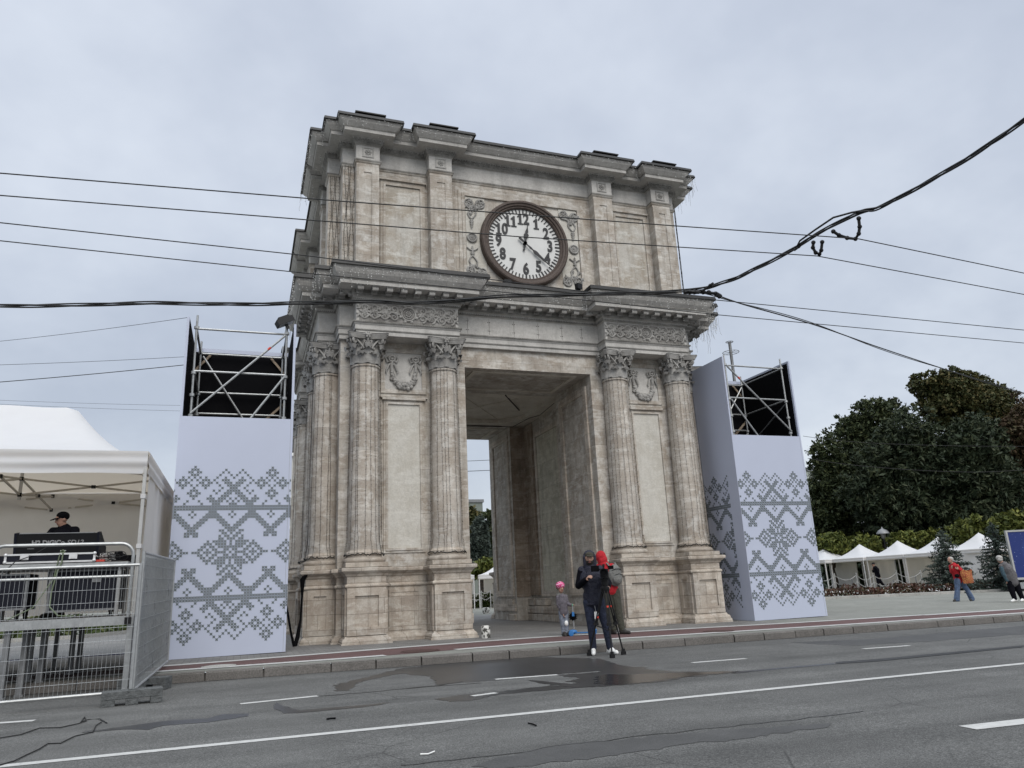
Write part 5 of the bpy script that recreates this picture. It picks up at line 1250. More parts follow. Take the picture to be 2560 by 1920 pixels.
m, nt, b = new_mat('grey_privacy_net'); f = noise(nt, objc(nt), 3, 4); L_(nt, ramp(nt, f, [(.3,(.035,.038,.042)),(.7,(.075,.078,.082))]), b.inputs['Base Color']); b.inputs['Alpha'].default_value = .72; b.inputs['Roughness'].default_value = .9; M['scrim'] = m
fence((-11.75,-6.86),(-8.22,-6.85),.03,.05,1.53,'galvanised wire fence panel facing the street in front of the stage')
fence((-8.20,-6.82),(-8.12,-3.12),.05,.13,1.68,'wire fence panel with grey net running back toward the left banner tower', True)
def foot(x, y, rz, lab):
    w = MB(); w.box(-.33,.33,-.12,.12,.075,.165); 
    for a, b in ((-.33,-.18),(-.07,.07),(.20,.33)): w.box(a,b,-.118,.118,0,.074)
    w.box(-.05,.05,-.05,.05,.166,.175)
    o = w.build('ballast_block', M['recycled']); o.location = (x,y,gz(x)-.13); o.rotation_euler = (0,0,rz); tag(o, lab, 'ballast block', 'ballast blocks of the fence'); bv = o.modifiers.new('b','BEVEL'); bv.width = .008
foot(-8.19,-6.89,.12,'grey recycled plastic fence foot nearest the camera on the road')
foot(-8.22,-5.32,-.3,'grey recycled plastic fence foot behind the nearer one, by the kerb')
# ------------------------------------------------------------------ garden edge on the right
gk = [pxg(*zz(7,190,897)), pxg(*zz(7,700,880)), pxg(*zz(7,1100,861)), pxg(*zz(7,1600,838)), pxg(*zz(7,2050,812))]
gk = [(gk[0].x,gk[0].y),(gk[-1].x+.6,gk[-1].y)]
dv = (Vector(gk[1])-Vector(gk[0])).normalized(); nv = Vector((-dv.y, dv.x))
ga = Vector(gk[0]) - dv*8; gb = Vector(gk[1]) + dv*14
w = MB(); n = 30
for k in range(n):
    a = ga.lerp(gb, k/n); b = ga.lerp(gb, (k+1)/n - .012/n*1)
    z0, z1 = gz(a.x), gz(b.x); q = nv*.16
    w.add([(a.x,a.y,z0-.05),(b.x,b.y,z1-.05),(b.x+q.x,b.y+q.y,z1-.05),(a.x+q.x,a.y+q.y,z0-.05),(a.x,a.y,z0+.11),(b.x,b.y,z1+.11),(b.x+q.x,b.y+q.y,z1+.12),(a.x+q.x,a.y+q.y,z0+.12)], [(0,1,5,4),(4,5,6,7),(2,3,7,6),(1,2,6,5),(3,0,4,7)])
tag(w.build('garden_kerb', M['kerb_pale']), kind='structure')
w = MB(); a = ga+nv*.17; b = gb+nv*.17; c = gb+nv*60; d = ga+nv*60
w.poly([(q.x,q.y,gz(q.x)+.06) for q in (a,b,c,d)]); tag(w.build('lawn', M['lawn']), kind='structure')
N = 12000; t = rng.random(N)*((gb-ga).length); o = .45+rng.random(N)*.9; h = rng.random(N)**.8
hm = .42+.10*np.sin(t*2.1)+.06*np.sin(t*5.3)
pts = np.stack([ga.x+dv.x*t+nv.x*o, ga.y+dv.y*t+nv.y*o, np.array([gz(x) for x in ga.x+dv.x*t])+.05+h*hm], 1)
hd = leaf_cards('hedge', pts, .085, M['leaf_hedge'], None); tag(hd, 'low reddish brown hedge along the garden kerb on the right', 'hedge', None, 'stuff')
N = 500; t = rng.random(N)*((gb-ga).length); o = .35+rng.random(N)*.25
fl_ = leaf_cards('garden_flowers', np.stack([ga.x+dv.x*t+nv.x*o, ga.y+dv.y*t+nv.y*o, np.array([gz(x) for x in ga.x+dv.x*t])+.12+rng.random(N)*.25],1), .07, M['tent'], None); tag(fl_, 'small white flowers along the reddish hedge', 'flowers', None, 'stuff')

# ------------------------------------------------------------------ small market tents
def small_tent():
    T = empty('market_tent', (0,0,0)); h = 1.55
    def rf(u, v):
        x = (u*2-1); y = (v*2-1); r = max(abs(x), abs(y)); q = 1-r
        z = 1.02*(.45*q+.55*q*q) - .04*math.sin(PI*r)
        return (x*h, y*h, 2.22+z)
    w = MB(); w.grid(rf, 16, 16); w.build('roof', M['tent'], T, 60)
    w = MB(); pts = [(-h,-h),(h,-h),(h,h),(-h,h)]; w.sweep([(x*1.004,y*1.004) for x,y in pts], [(0,1.98),(.01,2.05),(-.004,2.12),(.006,2.18),(0,2.235)]); w.build('valance', M['tent'], T)
    for sx in (-1,1):
        for sy in (-1,1): w = MB(); w.box(*sorted((sx*h,sx*(h-.06))), *sorted((sy*h,sy*(h-.06))), -.15, 2.2); w.build('leg', M['tent' if sy < 0 else 'alu'], T)
    def cloth(x0, x1, y, z0, z1): 
        w = MB(); w.grid(lambda u,v: (x0+(x1-x0)*u, y+.03*math.sin(u*9+v*2)+.02*math.sin(u*21), z0+(z1-z0)*v), 24, 6); return w
    cloth(-h+.35, h-.05, h-.05, .0, 2.1).build('back_wall', M['tent'], T, 80)
    return T
TG = 'white market tents in a row'
pk = [(152,358),(525,328),(915,292),(1325,255),(1745,210)]; Ds = [57.5,55.2,52.3,49.4,46.0]
labs = ['white market tent half hidden by the right banner tower, leftmost of the row','white market tent second in the row, beside the man in the dark cap','white market tent in the middle of the row, above the rope barrier','white market tent fourth in the row, left of the first blue spruce','white market tent with closed white front between the two blue spruces']
tp = [px(*zz(7,*q), D) for q, D in zip(pk, Ds)]
rowang = math.atan2(tp[-1].y-tp[0].y, tp[-1].x-tp[0].x)
def closed_front(T):
    h = 1.55; w = MB(); w.grid(lambda u,v: (-h+.05+(2*h-.1)*u, -h+.02+.06*math.sin(u*4+v*5)*(1-v)+.03*math.sin(u*13-v*8), .0+2.1*v), 30, 14); w.build('front_wall', M['tent'], T, 80)
base = None
for i, q in enumerate(tp):
    c = small_tent() if base is None else copy_tree(base)
    if base is None: base = c
    c.location = (q.x, q.y, q.z-3.24); c.rotation_euler = (0,0,rowang); tag(c, labs[i], 'market tent', TG)
closed_front(c)
th = px(*zz('G',152,1206), 46); da = Vector((math.cos(rowang), math.sin(rowang), 0))
for k, s in enumerate((-1.62, 1.62)):
    c = copy_tree(base); q = th + Vector((.96,-.28,0))*s*1.04; c.location = (q.x, q.y, q.z-2.2); c.rotation_euler = (0,0,-.28)
    tag(c, ('white market tent seen through the passage, left of the dark gap','white market tent seen through the passage, right of the dark gap')[k], 'market tent', TG)
# ------------------------------------------------------------------ rope barrier
RG = 'rope barrier posts before the market tents'; tops = [(60,650),(270,640),(492,634),(662,640),(902,612),(1150,608),(1330,630)]
pp = []
plab = ['beside the banner tower','left of the first rope dip','with the dark tent gap behind it','just left of the man in the cap','right of the man in the cap','under the middle tent','next to the first blue spruce']
for k, q in enumerate(tops):
    p3 = px(*zz(7,*q), 45); pp.append(p3); w = MB(); zb = gz(p3.x)+.0; w.tube([(p3.x,p3.y,zb),(p3.x,p3.y,p3.z)], .028, 8); w.lathe([(.03,0),(.045,.01),(.045,.05),(.02,.06)], (p3.x,p3.y,p3.z), 10)
    tag(w.build('barrier_post', M['rope'], None, 40), 'pale rope barrier post '+plab[k], 'barrier post', RG)
for k in range(len(pp)-1):
    a, b = pp[k], pp[k+1]; w = MB()
    for dz, sg in ((-.05,.30),(-.45,.30)): w.tube([Vector((a.x+(b.x-a.x)*t, a.y+(b.y-a.y)*t, a.z+(b.z-a.z)*t+dz-sg*4*t*(1-t))) for t in [j/10 for j in range(11)]], .018, 5)
    w.mi = 0; tag(w.build('barrier_rope', M['rope']), 'sagging pale rope pair hung between the barrier posts', 'rope', 'ropes of the rope barrier')
for k, q in enumerate(((450,682),(872,690),(1098,652))):
    p3 = px(*zz(7,*q), 47.5); w = MB(); w.tube([(p3.x,p3.y,gz(p3.x)),(p3.x,p3.y,p3.z)], .03, 8); tag(w.build('short_post', M['steel_dark'], None, 40), ('short grey post behind the rope, near the second dark tent gap','short grey post behind the rope, right of the capped man','short grey post behind the rope, under the fourth tent')[k], 'post', 'short posts behind the rope barrier')
for k, q in enumerate(((100,1350),(200,1345),(285,1335))):
    p3 = px(*zz('G',*q), 43); w = MB(); w.tube([(p3.x,p3.y,gz(p3.x)),(p3.x,p3.y,p3.z)], .025, 8)
    if k < 2:
        b = px(*zz('G',*((200,1345),(285,1335))[k]), 43)
        for dz in (-.06,-.4): w.tube([Vector((p3.x+(b.x-p3.x)*t, p3.y+(b.y-p3.y)*t, p3.z+(b.z-p3.z)*t+dz-.5*t*(1-t))) for t in [j/8 for j in range(9)]], .016, 5)
    tag(w.build('barrier_post', M['rope']), ('rope barrier post in the passage view, left','rope barrier post in the passage view, middle, by the dark gap','rope barrier post in the passage view, right')[k], 'barrier post', 'rope barrier seen through the passage')

# ------------------------------------------------------------------ trees
def crown_pts(blobs, n, inner=.25, clump=.55, per=26):
    out = []
    tot = sum(rx*ry*rz for (_, (rx,ry,rz)) in blobs)
    for c, (rx,ry,rz) in blobs:
        k = max(6, int(n*(rx*ry*rz)/tot/per)); d = rng.normal(size=(k,3)); d /= np.linalg.norm(d,axis=1)[:,None]
        tw = rng.random(k) < .24; rr = np.where(tw, .98+.36*rng.random(k)**1.5, np.where(rng.random(k) < inner, rng.random(k)**.5*.7, .70+.32*rng.random(k)))[:,None]
        cc = np.array(c) + d*rr*np.array([rx,ry,rz])
        cl = clump*min(1.4, .5+min(rx,rz)*.35)
        out.append((cc[:,None,:] + rng.normal(size=(k,per,3))*(cl*.42*np.where(tw,.55,rng.uniform(.5,1.35,k)))[:,None,None]*np.array([1,1,.75])).reshape(-1,3))
    return np.concatenate(out)
TR = 'trees beyond the market tents'
def tree(name, key, D, blobs, mat, n, leaf, label, aspect=1.5, clump=.55, group=TR, ry=.8, inner=.3):
    if group == TR: n = int(n*1.9); leaf *= .66; clump *= .95
    s, ox, oy = ZK[key] if key in ZK else (1,0,0)
    bl = []; m_ = D/CAM['f']/s
    for (x, y, rx, rz) in blobs: q = px(*zz(key,x,y), D); bl.append((q, (rx*m_, max(rx,rz)*m_*ry, rz*m_)))
    cx = sum(b[0].x for b in bl)/len(bl); cy = sum(b[0].y for b in bl)/len(bl); g = gz(cx)
    T = empty(name, (cx,cy,g), 0, label, 'tree', group); o = np.array([cx,cy,g])
    pts = crown_pts([(np.array(b[0])-o, b[1]) for b in bl], n, inner, clump)
    pts = pts[pts[:,2] > .4]
    leaf_cards('crown', pts, leaf, mat, T, None, aspect)
    w = MB(); top = max(b[0].z for b in bl)-g; w.tube([(0,0,-.1),(.05,0,top*.2),(-.06,.05,top*.45),(.05,0,top*.75)], [top*.030+.06,top*.024+.04,top*.018+.03,.04], 8)
    for b in bl:
        e = Vector(b[0])-Vector((cx,cy,g)); st = Vector((0,0,max(.8,min(top*.5,e.z*.55))))
        w.tube([st, st.lerp(e,.5)+Vector((0,0,.1*e.z*.3)), e+Vector((0,0,b[1][2]*.5))], [.10,.07,.025], 6)
    w.build('trunk', M['bark'], T, 60); return T
ZK['R'] = (2.439, 2000, 880)
tree('broadleaf_tree','R',67,[(150,640,90,110),(190,810,120,170),(120,960,80,170),(200,560,50,60),(190,1090,150,90),(330,1090,130,80)],M['leaf_dark'],15000,.26,'dark green broadleaf tree at the left end of the tree mass, beside the banner tower')
tree('broadleaf_tree','R',69,[(320,470,95,90),(440,400,110,110),(540,360,80,80),(400,600,160,160),(300,820,150,200),(270,420,50,50)],M['leaf_dark'],21000,.27,'tall dark green broadleaf tree stepping up left of the pine')
tree('pine_tree','R',62,[(660,480,160,130),(560,640,190,150),(740,720,220,190),(480,860,210,150),(660,930,280,170),(640,1060,240,90)],M['needle_dark'],26000,.24,'wide very dark pine in the middle of the tree mass',2.6)
tree('oak_tree','R',71,[(780,215,110,75),(700,180,50,40),(930,190,150,75),(1060,230,110,90),(960,320,220,130),(1140,330,130,140),(1240,300,80,80),(1270,450,110,150)],M['leaf_broad'],24000,.30,'tall autumn green oak rising above the dark pines, topmost crown')
tree('pine_tree','R',60,[(1060,560,180,150),(960,760,170,170),(1130,800,210,190),(1060,980,260,160),(860,1000,200,130),(1190,1040,190,100)],M['needle_dark'],26000,.24,'very dark pine right of centre under the autumn oak',2.6)
tree('rusty_tree','R',66,[(1345,330,60,60),(1330,480,90,120),(1345,680,110,180),(1360,900,130,190),(1480,600,140,300)],M['leaf_rust'],16000,.28,'rusty brown and green tree cut by the right edge of the photo')
tree('broadleaf_tree','R',74,[(400,700,220,260),(800,700,260,300),(1150,700,260,300),(600,1000,300,170),(1000,1000,300,170),(200,1000,120,150)],M['leaf_dark'],16000,.42,'dark broadleaf tree filling the gaps deep behind the pines',1.4,.8)
N = 26000; a_ = px(1960,1420,64); b_ = px(2700,1400,60); t = rng.random(N)
sh = np.stack([a_.x+(b_.x-a_.x)*t+rng.normal(size=N)*.7, a_.y+(b_.y-a_.y)*t+rng.normal(size=N)*.7, -.2+rng.random(N)*(2.5+.4*np.sin(t*23))], 1)
tag(leaf_cards('shrubbery', sh, .30, M['needle_dark'], None), 'dark shrubbery in the shade behind the market tents', 'shrubbery', None, 'stuff')
BG_ = 'round clipped trees behind the market tents'
for k, (x, y, r, D, lab) in enumerate(((235,345,135,58,'round yellow green tree behind the leftmost market tent'),(580,365,140,58,'round yellow green tree behind the second market tent, beside the lantern'),(985,330,130,57,'round yellow green tree between the third and fourth tent peaks, left one of the pair'),(1270,310,125,57,'round yellow green tree behind the fourth tent peak, right one of the pair'),(1680,240,190,52,'large round yellow green tree behind the closed tent'),(2110,170,190,50,'large round yellow green tree above the second blue spruce'))):
    tree('round_tree',7,D,[(x,y,r,r*.82),(x-r*.35,y+r*.12,r*.7,r*.6),(x+r*.4,y+r*.1,r*.7,r*.62)],M['leaf_round'],9500,.18,lab,1.7,.42,BG_,1.0,.25)
def spruce(base, H, Rb, label, mat='needle', group='blue spruces in the garden bed', seed=1, gap=.0):
    rn = np.random.default_rng(seed); T = empty('spruce', base, 0, label, 'spruce', group); P = []; w = MB()
    w.tube([(0,0,0),(0,0,H*.5),(0,0,H)], [.07,.045,.012], 7)
    nt_ = int(H*6.5)
    for i in range(nt_):
        f = i/nt_; z = .12+f*(H-.2); R = Rb*(1-f)**.85*(1+.10*rn.normal()) + .06
        nb = int(9 - 4*f)
        for k in range(nb):
            a = 2*PI*(k+rn.random()*.7)/nb + i*1.3; L = R*(.75+.35*rn.random()); m = max(3, int(L/.075))
            e = (L*math.cos(a), L*math.sin(a), z - .10*L + .16*L*(rn.random()-.2)); 
            if L > .35: w.tube([(0,0,z+.05),(e[0]*.5,e[1]*.5,(z+.05+e[2])/2-.03*L),e], [.014,.010,.004], 4, False)
            for j in range(m):
                t = (j+.6)/m; q = np.array([e[0]*t, e[1]*t, z+.05+(e[2]-z-.05)*t-.10*L*t*(1-t)])
                k_ = 7; P.append(q + rn.normal(size=(k_,3))*np.array([.055,.055,.03])*(1+.6*L*(1-t)*.5))
    for j in range(5): P.append(np.array([0,0,H-.1*j]) + rn.normal(size=(6,3))*.03)
    leaf_cards('crown', np.concatenate(P), .05, M[mat], T, None, 2.6); w.build('trunk', M['bark'], T, 60); return T
b1 = px(*zz(7,1475,775),36.5); b2 = px(*zz(7,2010,745),36.0); b3 = px(*zz(7,165,800),36.5)
spruce((b1.x,b1.y,gz(b1.x)),3.15,1.45,'blue green spruce behind the woman in the red jacket',seed=2)
spruce((b2.x,b2.y,gz(b2.x)),3.3,1.45,'blue green spruce left of the blue billboard',seed=5)
spruce((b3.x-.35,b3.y,gz(b3.x)),1.35,.75,'small blue green spruce half hidden by the right banner tower',seed=8)
# through the passage
tree('conifer_tree','G',52,[(190,760,55,90),(180,900,75,110),(185,1030,85,90)],M['needle'],9000,.17,'dark blue green conifer seen through the passage of the arch',2.4,.4,'trees seen through the passage')
tree('broadleaf_tree','G',60,[(100,640,80,70),(120,760,70,110),(60,900,80,150)],M['leaf_broad'],9000,.24,'tall autumn green tree at the left of the passage view',1.5,.5,'trees seen through the passage')
tree('broadleaf_tree','G',64,[(250,640,40,50),(290,620,40,40),(270,950,70,130),(330,800,60,160)],M['leaf_dark'],8000,.22,'thin dark tree at the right of the passage view',1.5,.45,'trees seen through the passage')
tree('round_tree','G',49,[(225,1120,75,55),(160,1180,50,40),(270,1100,60,50)],M['leaf_round'],6500,.15,'round yellow green tree seen low in the passage view',1.7,.4,'trees seen through the passage',1.0,.25)
q = pxg(*zz('G',60,1512)); q2 = pxg(*zz('G',330,1500)); N = 3000
t = rng.random(N); pts = np.stack([q.x+(q2.x-q.x)*t+rng.normal(size=N)*.1, q.y+(q2.y-q.y)*t+.5+rng.random(N)*1.2, gz(q.x)+rng.random(N)*(.75+.15*np.sin(t*9))], 1)
tag(leaf_cards('low_shrubs', pts, .11, M['leaf_bush'], None), 'low green flowering shrubs seen at the end of the passage', 'shrubs', None, 'stuff')
t = rng.random(160); tag(leaf_cards('shrub_flowers', np.stack([q.x+(q2.x-q.x)*t, q.y+(q2.y-q.y)*t+.35+rng.random(160)*.6, gz(q.x)+.35+rng.random(160)*.5],1), .07, M['tent'], None), 'small white flowers on the shrubs at the end of the passage', 'flowers', None, 'stuff')
w = MB(); w.add([(q.x-4,q.y-.3,gz(q.x)+.006),(q2.x+6,q2.y-.3,gz(q.x)+.006),(q2.x+6,q2.y+14,gz(q.x)+.006),(q.x-4,q.y+14,gz(q.x)+.006)],[(0,1,2,3)]); tag(w.build('lawn', M['lawn']), kind='structure')
# left, seen under the stage
w = MB(); la = [(-30,11.7),(-12.1,12.0),(-10.9,14.7),(-10.2,22)]
for i in range(3):
    a, b = Vector(la[i]), Vector(la[i+1]); t = (b-a).normalized(); nn = Vector((-t.y,t.x))*.2
    w.add([(a.x,a.y,gz(a.x)),(b.x,b.y,gz(b.x)),(b.x+nn.x,b.y+nn.y,gz(b.x)),(a.x+nn.x,a.y+nn.y,gz(a.x)),(a.x,a.y,gz(a.x)+.12),(b.x,b.y,gz(b.x)+.12),(b.x+nn.x,b.y+nn.y,gz(b.x)+.12),(a.x+nn.x,a.y+nn.y,gz(a.x)+.12)],[(0,1,5,4),(4,5,6,7),(2,3,7,6)])
tag(w.build('garden_kerb', M['kerb_pale']), kind='structure')
N = 6000; x = -30+rng.random(N)*19.3; y = 12.4+rng.random(N)*5; y = np.maximum(y, 12.3+(x+12.1)*2.4*(x>-12.1)); pts = np.stack([x, y, .1+rng.random(N)*(.5+.3*np.sin(x*1.3))], 1)
tag(leaf_cards('ground_cover', pts, .16, M['leaf_bush'], None), 'green planting behind the pale kerb seen under the stage', 'planting', None, 'stuff')
w = MB(); w.tube([(-16,1.05,gz(-16)+.012),(-11.6,1.16,gz(-11.6)+.012),(-9.25,1.25,gz(-9.2)+.012),(-8.4,1.28,gz(-8)+.012)], .022, 5); tag(w.build('ground_cable', plain('dark_blue_hose',(.012,.014,.06),.5)), 'dark blue cable lying on the plaza under the stage', 'cable')
# ------------------------------------------------------------------ lantern, billboard, buildings
lt = px(*zz(7,757,165),56); LPt = empty('street_lantern', (lt.x,lt.y,gz(lt.x)), 0, 'dark bell shaped street lantern before the dark pines', 'street lantern'); H = lt.z-gz(lt.x)
w = MB(); w.lathe([(.14,0),(.14,.2),(.09,.3),(.05,.4),(.045,H-.9),(.07,H-.85),(.04,H-.8)], n=10); w.build('pole', M['black_plastic'], LPt, 40)
w = MB(); w.lathe([(.05,H-.8),(.14,H-.72),(.20,H-.42),(.22,H-.40)], n=12); w.build('lamp_glass', plain('frosted_lamp_glass',(.12,.12,.11),.3), LPt, 50)
w = MB(); w.lathe([(.46,H-.42),(.44,H-.34),(.30,H-.16),(.10,H-.06),(.05,H),(.02,H+.1)], n=16); w.build('lamp_hood', M['steel_dark'], LPt, 50)
bl = px(*zz(7,2015,190),35); bb = px(*zz(7,2100,705),35)
BB = empty('billboard', (bl.x, bl.y, gz(bl.x)), -.42, 'blue billboard in a pale frame cut by the right edge', 'billboard'); Hb = bl.z-gz(bl.x)
w = MB(); w.box(.08,3.0,0,.06,.62,Hb-.08)
mb_, nt, b = new_mat('blue_poster_print'); oc = objc(nt); vl = nt.nodes.new('ShaderNodeVectorMath'); vl.operation = 'DISTANCE'; L_(nt, oc, vl.inputs[0]); vl.inputs[1].default_value = (1.5,0,1.7)
st = noise(nt, oc, 16, 1); c = ramp(nt, vl.outputs['Value'], [(.2,(.04,.11,.34)),(1.0,(.007,.022,.14))]); c = mix(nt, ramp(nt, st, [(.70,(0,0,0)),(.74,(1,1,1))]), c, (.35,.42,.6)); L_(nt, c, b.inputs['Base Color']); b.inputs['Roughness'].default_value = .35
w.build('poster', mb_, BB)
w = MB()
for a in ((0,3.1,-.03,.10,Hb-.08,Hb),(0,3.1,-.03,.10,.52,.62),(0,.08,-.03,.10,.62,Hb-.08),(3.0,3.1,-.03,.10,.62,Hb-.08)): w.box(*a)
w.build('frame', M['alu'], BB)
w = MB(); w.box(.3,2.8,-.2,.3,.12,.40); w.build('plinth', M['white'], BB)
for x in (.5,2.6): w = MB(); w.tube([(x,.05,0),(x,.05,.55)], .05, 8); w.build('leg', M['alu'], BB)
w = MB()
for k in range(26):
    z = 1.0+.05*k; L = .10+.10*math.sin(PI*k/25); 
    for s in (-1,1): c = Vector((.98+.02*k*.4, -.006, z)); e = c+Vector((s*L,0,.10)); w.add([c, c.lerp(e,.5)+Vector((0,0,.035)), e, c.lerp(e,.5)-Vector((0,0,.02))], [(0,1,2,3)])
w.build('wheat_print', plain('pale_yellow_print',(.55,.48,.18),.5), BB)
# bell tower between the left banner tower and the arch
bt = px(728,1100,88); BT = empty('bell_tower', (bt.x,bt.y,gz(bt.x)), .1, 'pale bell tower with dark dome in the gap left of the arch', 'bell tower'); hb = bt.z-gz(bt.x)
wm = plain('pale_church_wall', (.46,.46,.44), .9, 0, .08, 1)
w = MB(); w.box(-3.6,3.6,-3.6,3.6,0,hb*.45); w.box(-3.0,3.0,-3.0,3.0,hb*.45,hb*.88); w.build('wall', wm, BT)
w = MB()
for z, s in ((hb*.16,3.75),(hb*.44,3.85),(hb*.62,3.15),(hb*.87,3.35)): w.box(-s,s,-s,s,z,z+.35)
w.build('cornice', M['white'], BT)
def arch_open(cx, z0, hw, hh, y):
    w = MB(); pts = [(cx-hw,z0),(cx+hw,z0),(cx+hw,z0+hh)]+[(cx+hw*math.cos(PI*k/10), z0+hh+hw*math.sin(PI*k/10)) for k in range(1,10)]+[(cx-hw,z0+hh)]
    w.add([(x,y,z) for x,z in pts]+[(x,y+.3,z) for x,z in pts], [tuple(range(len(pts)))]+[(i,(i+1)%len(pts),len(pts)+(i+1)%len(pts),len(pts)+i) for i in range(len(pts))]); w.build('window', M['dark'], BT)
for cx in (-1.7,0,1.7): arch_open(cx, hb*.50, .45, 1.2, -3.06)
for cx in (-1.6,.9): arch_open(cx, hb*.68, .5, 1.6, -3.06); 
arch_open(.3, hb*.20, 1.1, 2.2, -3.66); arch_open(-2.3, hb*.20, .6, 2.0, -3.66); arch_open(.3, .2, 1.2, 1.4, -3.66)
w = MB(); r = 2.9; w.lathe([(r,hb*.88+.3),(r*1.02,hb*.90),(r*.98,hb*.93),(r*.8,hb*.985),(r*.45,hb*1.03),(.5,hb*1.06),(.5,hb*1.10),(.3,hb*1.12),(.05,hb*1.16)], n=24); w.build('dome', M['flash'], BT, 40)
def block(name, p, wx, wy, H, mat, label, rows, cols, rz=0):
    T = empty(name, (p.x,p.y,gz(p.x)), rz, label, 'building'); w = MB(); w.box(-wx/2,wx/2,-wy/2,wy/2,-.5,H); w.build('wall', mat, T)
    w = MB(); w.box(-wx/2-.2,wx/2+.2,-wy/2-.2,wy/2+.2,H,H+.5); w.build('roof', M['steel_dark'], T)
    for i in range(rows):
        for j in range(cols):
            x = -wx/2+wx*(j+.5)/cols; z = H-1.2-(i+1)*3.0; w = MB(); w.box(x-.7,x+.7,-wy/2-.03,-wy/2+.1,z,z+1.6); w.build('window', M['steel_dark'], T)
    return T
q = px(1189,1258,130); block('apartment_building', Vector((q.x-7.3,q.y,0)), 14, 10, q.z-gz(q.x)-.5, plain('grey_green_render',(.16,.18,.16),.8,0,.1,.5), 'grey green flat roofed building beyond the passage trees', 3, 5)
q = px(2040,1185,120); block('apartment_building', Vector((q.x-6,q.y,0)), 12, 10, q.z-gz(q.x)-.5, plain('pale_green_render',(.34,.37,.33),.8,0,.1,.5), 'pale building peeping out behind the right banner tower', 3, 4, .4)
# ------------------------------------------------------------------ bollards
def bollard(p, r, h, rz, lab):
    w = MB(); w.lathe([(r*.96,-.02),(r,.02),(r,h-.05),(r*.9,h-.015),(r*.7,h)], n=18); o = w.build('bollard', M['bollard'], None, 50); o.location = (p.x,p.y,gz(p.x)); o.rotation_euler = (.03,0,rz); tag(o, lab, 'bollard', 'short stone bollards at the passage ends')
bollard(Vector((-1.84,-.98,0)),.10,.27,0,'short chipped black and white stone bollard at the near end of the passage')
bollard(pxg(*zz('G',245,1562)),.16,.27,1,'dark short stone bollard at the far end of the passage')
# ------------------------------------------------------------------ people: one continuous remeshed body each
class Body:
    def __init__(s): s.p = []; s.mats = []
    def mi(s, m):
        m = M[m] if isinstance(m, str) else m
        if m not in s.mats: s.mats.append(m)
        return s.mats.index(m)
    def cap(s, a, b, r0, r1, m): s.p.append(('c', np.array(a,float), np.array(b,float), r0, r1, s.mi(m))); return s
    def ell(s, c, r, m, Mx=None): s.p.append(('e', np.array(c,float), np.array(r,float), np.array(Mx or Matrix.Identity(3)), 0, s.mi(m))); return s
    def chain(s, pts, rs, m):
        for i in range(len(pts)-1): s.cap(pts[i], pts[i+1], rs[i], rs[i+1], m)
        return s
    def build(s, name, parent, voxel=.011, it=3):
        w = MB()
        for q in s.p:
            if q[0] == 'c':
                a, b = Vector(q[1]), Vector(q[2]); L = (b-a).length
                w.ell(a, q[3], 12, 8); w.ell(b, q[4], 12, 8)
                if L > 1e-5: w.tube([a, b], [q[3], q[4]], 12)
            else:
                w.ell(q[1], tuple(q[2]), 16, 12, Matrix(q[3]))
        o = w.build(name, s.mats[0], parent)
        rm = o.modifiers.new('r','REMESH'); rm.mode = 'VOXEL'; rm.voxel_size = voxel; rm.use_smooth_shade = True
        sm = o.modifiers.new('s','SMOOTH'); sm.factor = .5; sm.iterations = it
        bpy.context.view_layer.update()
        dg = bpy.context.evaluated_depsgraph_get(); me = bpy.data.meshes.new_from_object(o.evaluated_get(dg)); o.modifiers.clear(); o.data = me
        n = len(me.polygons); c = np.empty(3*n); me.polygons.foreach_get('center', c); c = c.reshape(-1,3)
        best = np.full(n, 1e9); mi = np.zeros(n, dtype=np.int32)
        for q in s.p:
            if q[0] == 'c':
                d = q[2]-q[1]; t = np.clip(((c-q[1])@d)/max(d@d,1e-9), 0, 1); dist = np.linalg.norm(c-q[1]-t[:,None]*d, axis=1)-(q[3]+(q[4]-q[3])*t)
            else:
                l = (c-q[1])@q[3]; k = np.linalg.norm(l/q[2], axis=1); dist = (k-1)*q[2].min()*.9
            u = dist < best; best[u] = dist[u]; mi[u] = q[5]
        me.materials.clear()
        for m_ in s.mats: me.materials.append(m_)
        me.polygons.foreach_set('material_index', mi); me.polygons.foreach_set('use_smooth', [True]*n); me.update()
        return o
def V3(*a): return np.array(a, float)
def head(b, c, f, sc=1.0, skin='skin', beard=False, pitch=0, mouth=True):
    """c head centre, f facing direction in the ground plane"""
    f = V3(f[0], f[1], 0); f /= np.linalg.norm(f); s = V3(-f[1], f[0], 0); u = V3(0,0,1)
    f2 = f*math.cos(pitch) - u*math.sin(pitch); u2 = u*math.cos(pitch) + f*math.sin(pitch); f, u = f2, u2
    c = V3(*c); Mx = Matrix(np.stack([s, f, u], 1).tolist())
    b.ell(c+u*.025*sc, (.074*sc,.092*sc,.088*sc), skin, Mx); b.ell(c-u*.04*sc+f*.018*sc, (.060*sc,.070*sc,.080*sc), 'beard' if beard else skin, Mx)
    b.ell(c+f*.055*sc-u*.005*sc, (.052*sc,.036*sc,.05*sc), skin, Mx)
    b.cap(c+f*.088*sc+u*.025*sc, c+f*.106*sc-u*.02*sc, .010*sc, .016*sc, skin)
    for k in (-1,1):
        b.ell(c+f*.084*sc+s*.030*k*sc+u*.022*sc, (.010*sc,.006*sc,.005*sc), 'beard', Mx)
        b.ell(c+f*.088*sc+s*.030*k*sc+u*.042*sc, (.018*sc,.005*sc,.004*sc), 'beard', Mx)
        b.ell(c+s*.076*k*sc-u*.0*sc, (.012*sc,.022*sc,.032*sc), skin, Mx)
    if mouth: b.ell(c+f*.088*sc-u*.052*sc, (.026*sc,.010*sc,.007*sc), 'lip', Mx)
    return c, f, s, u
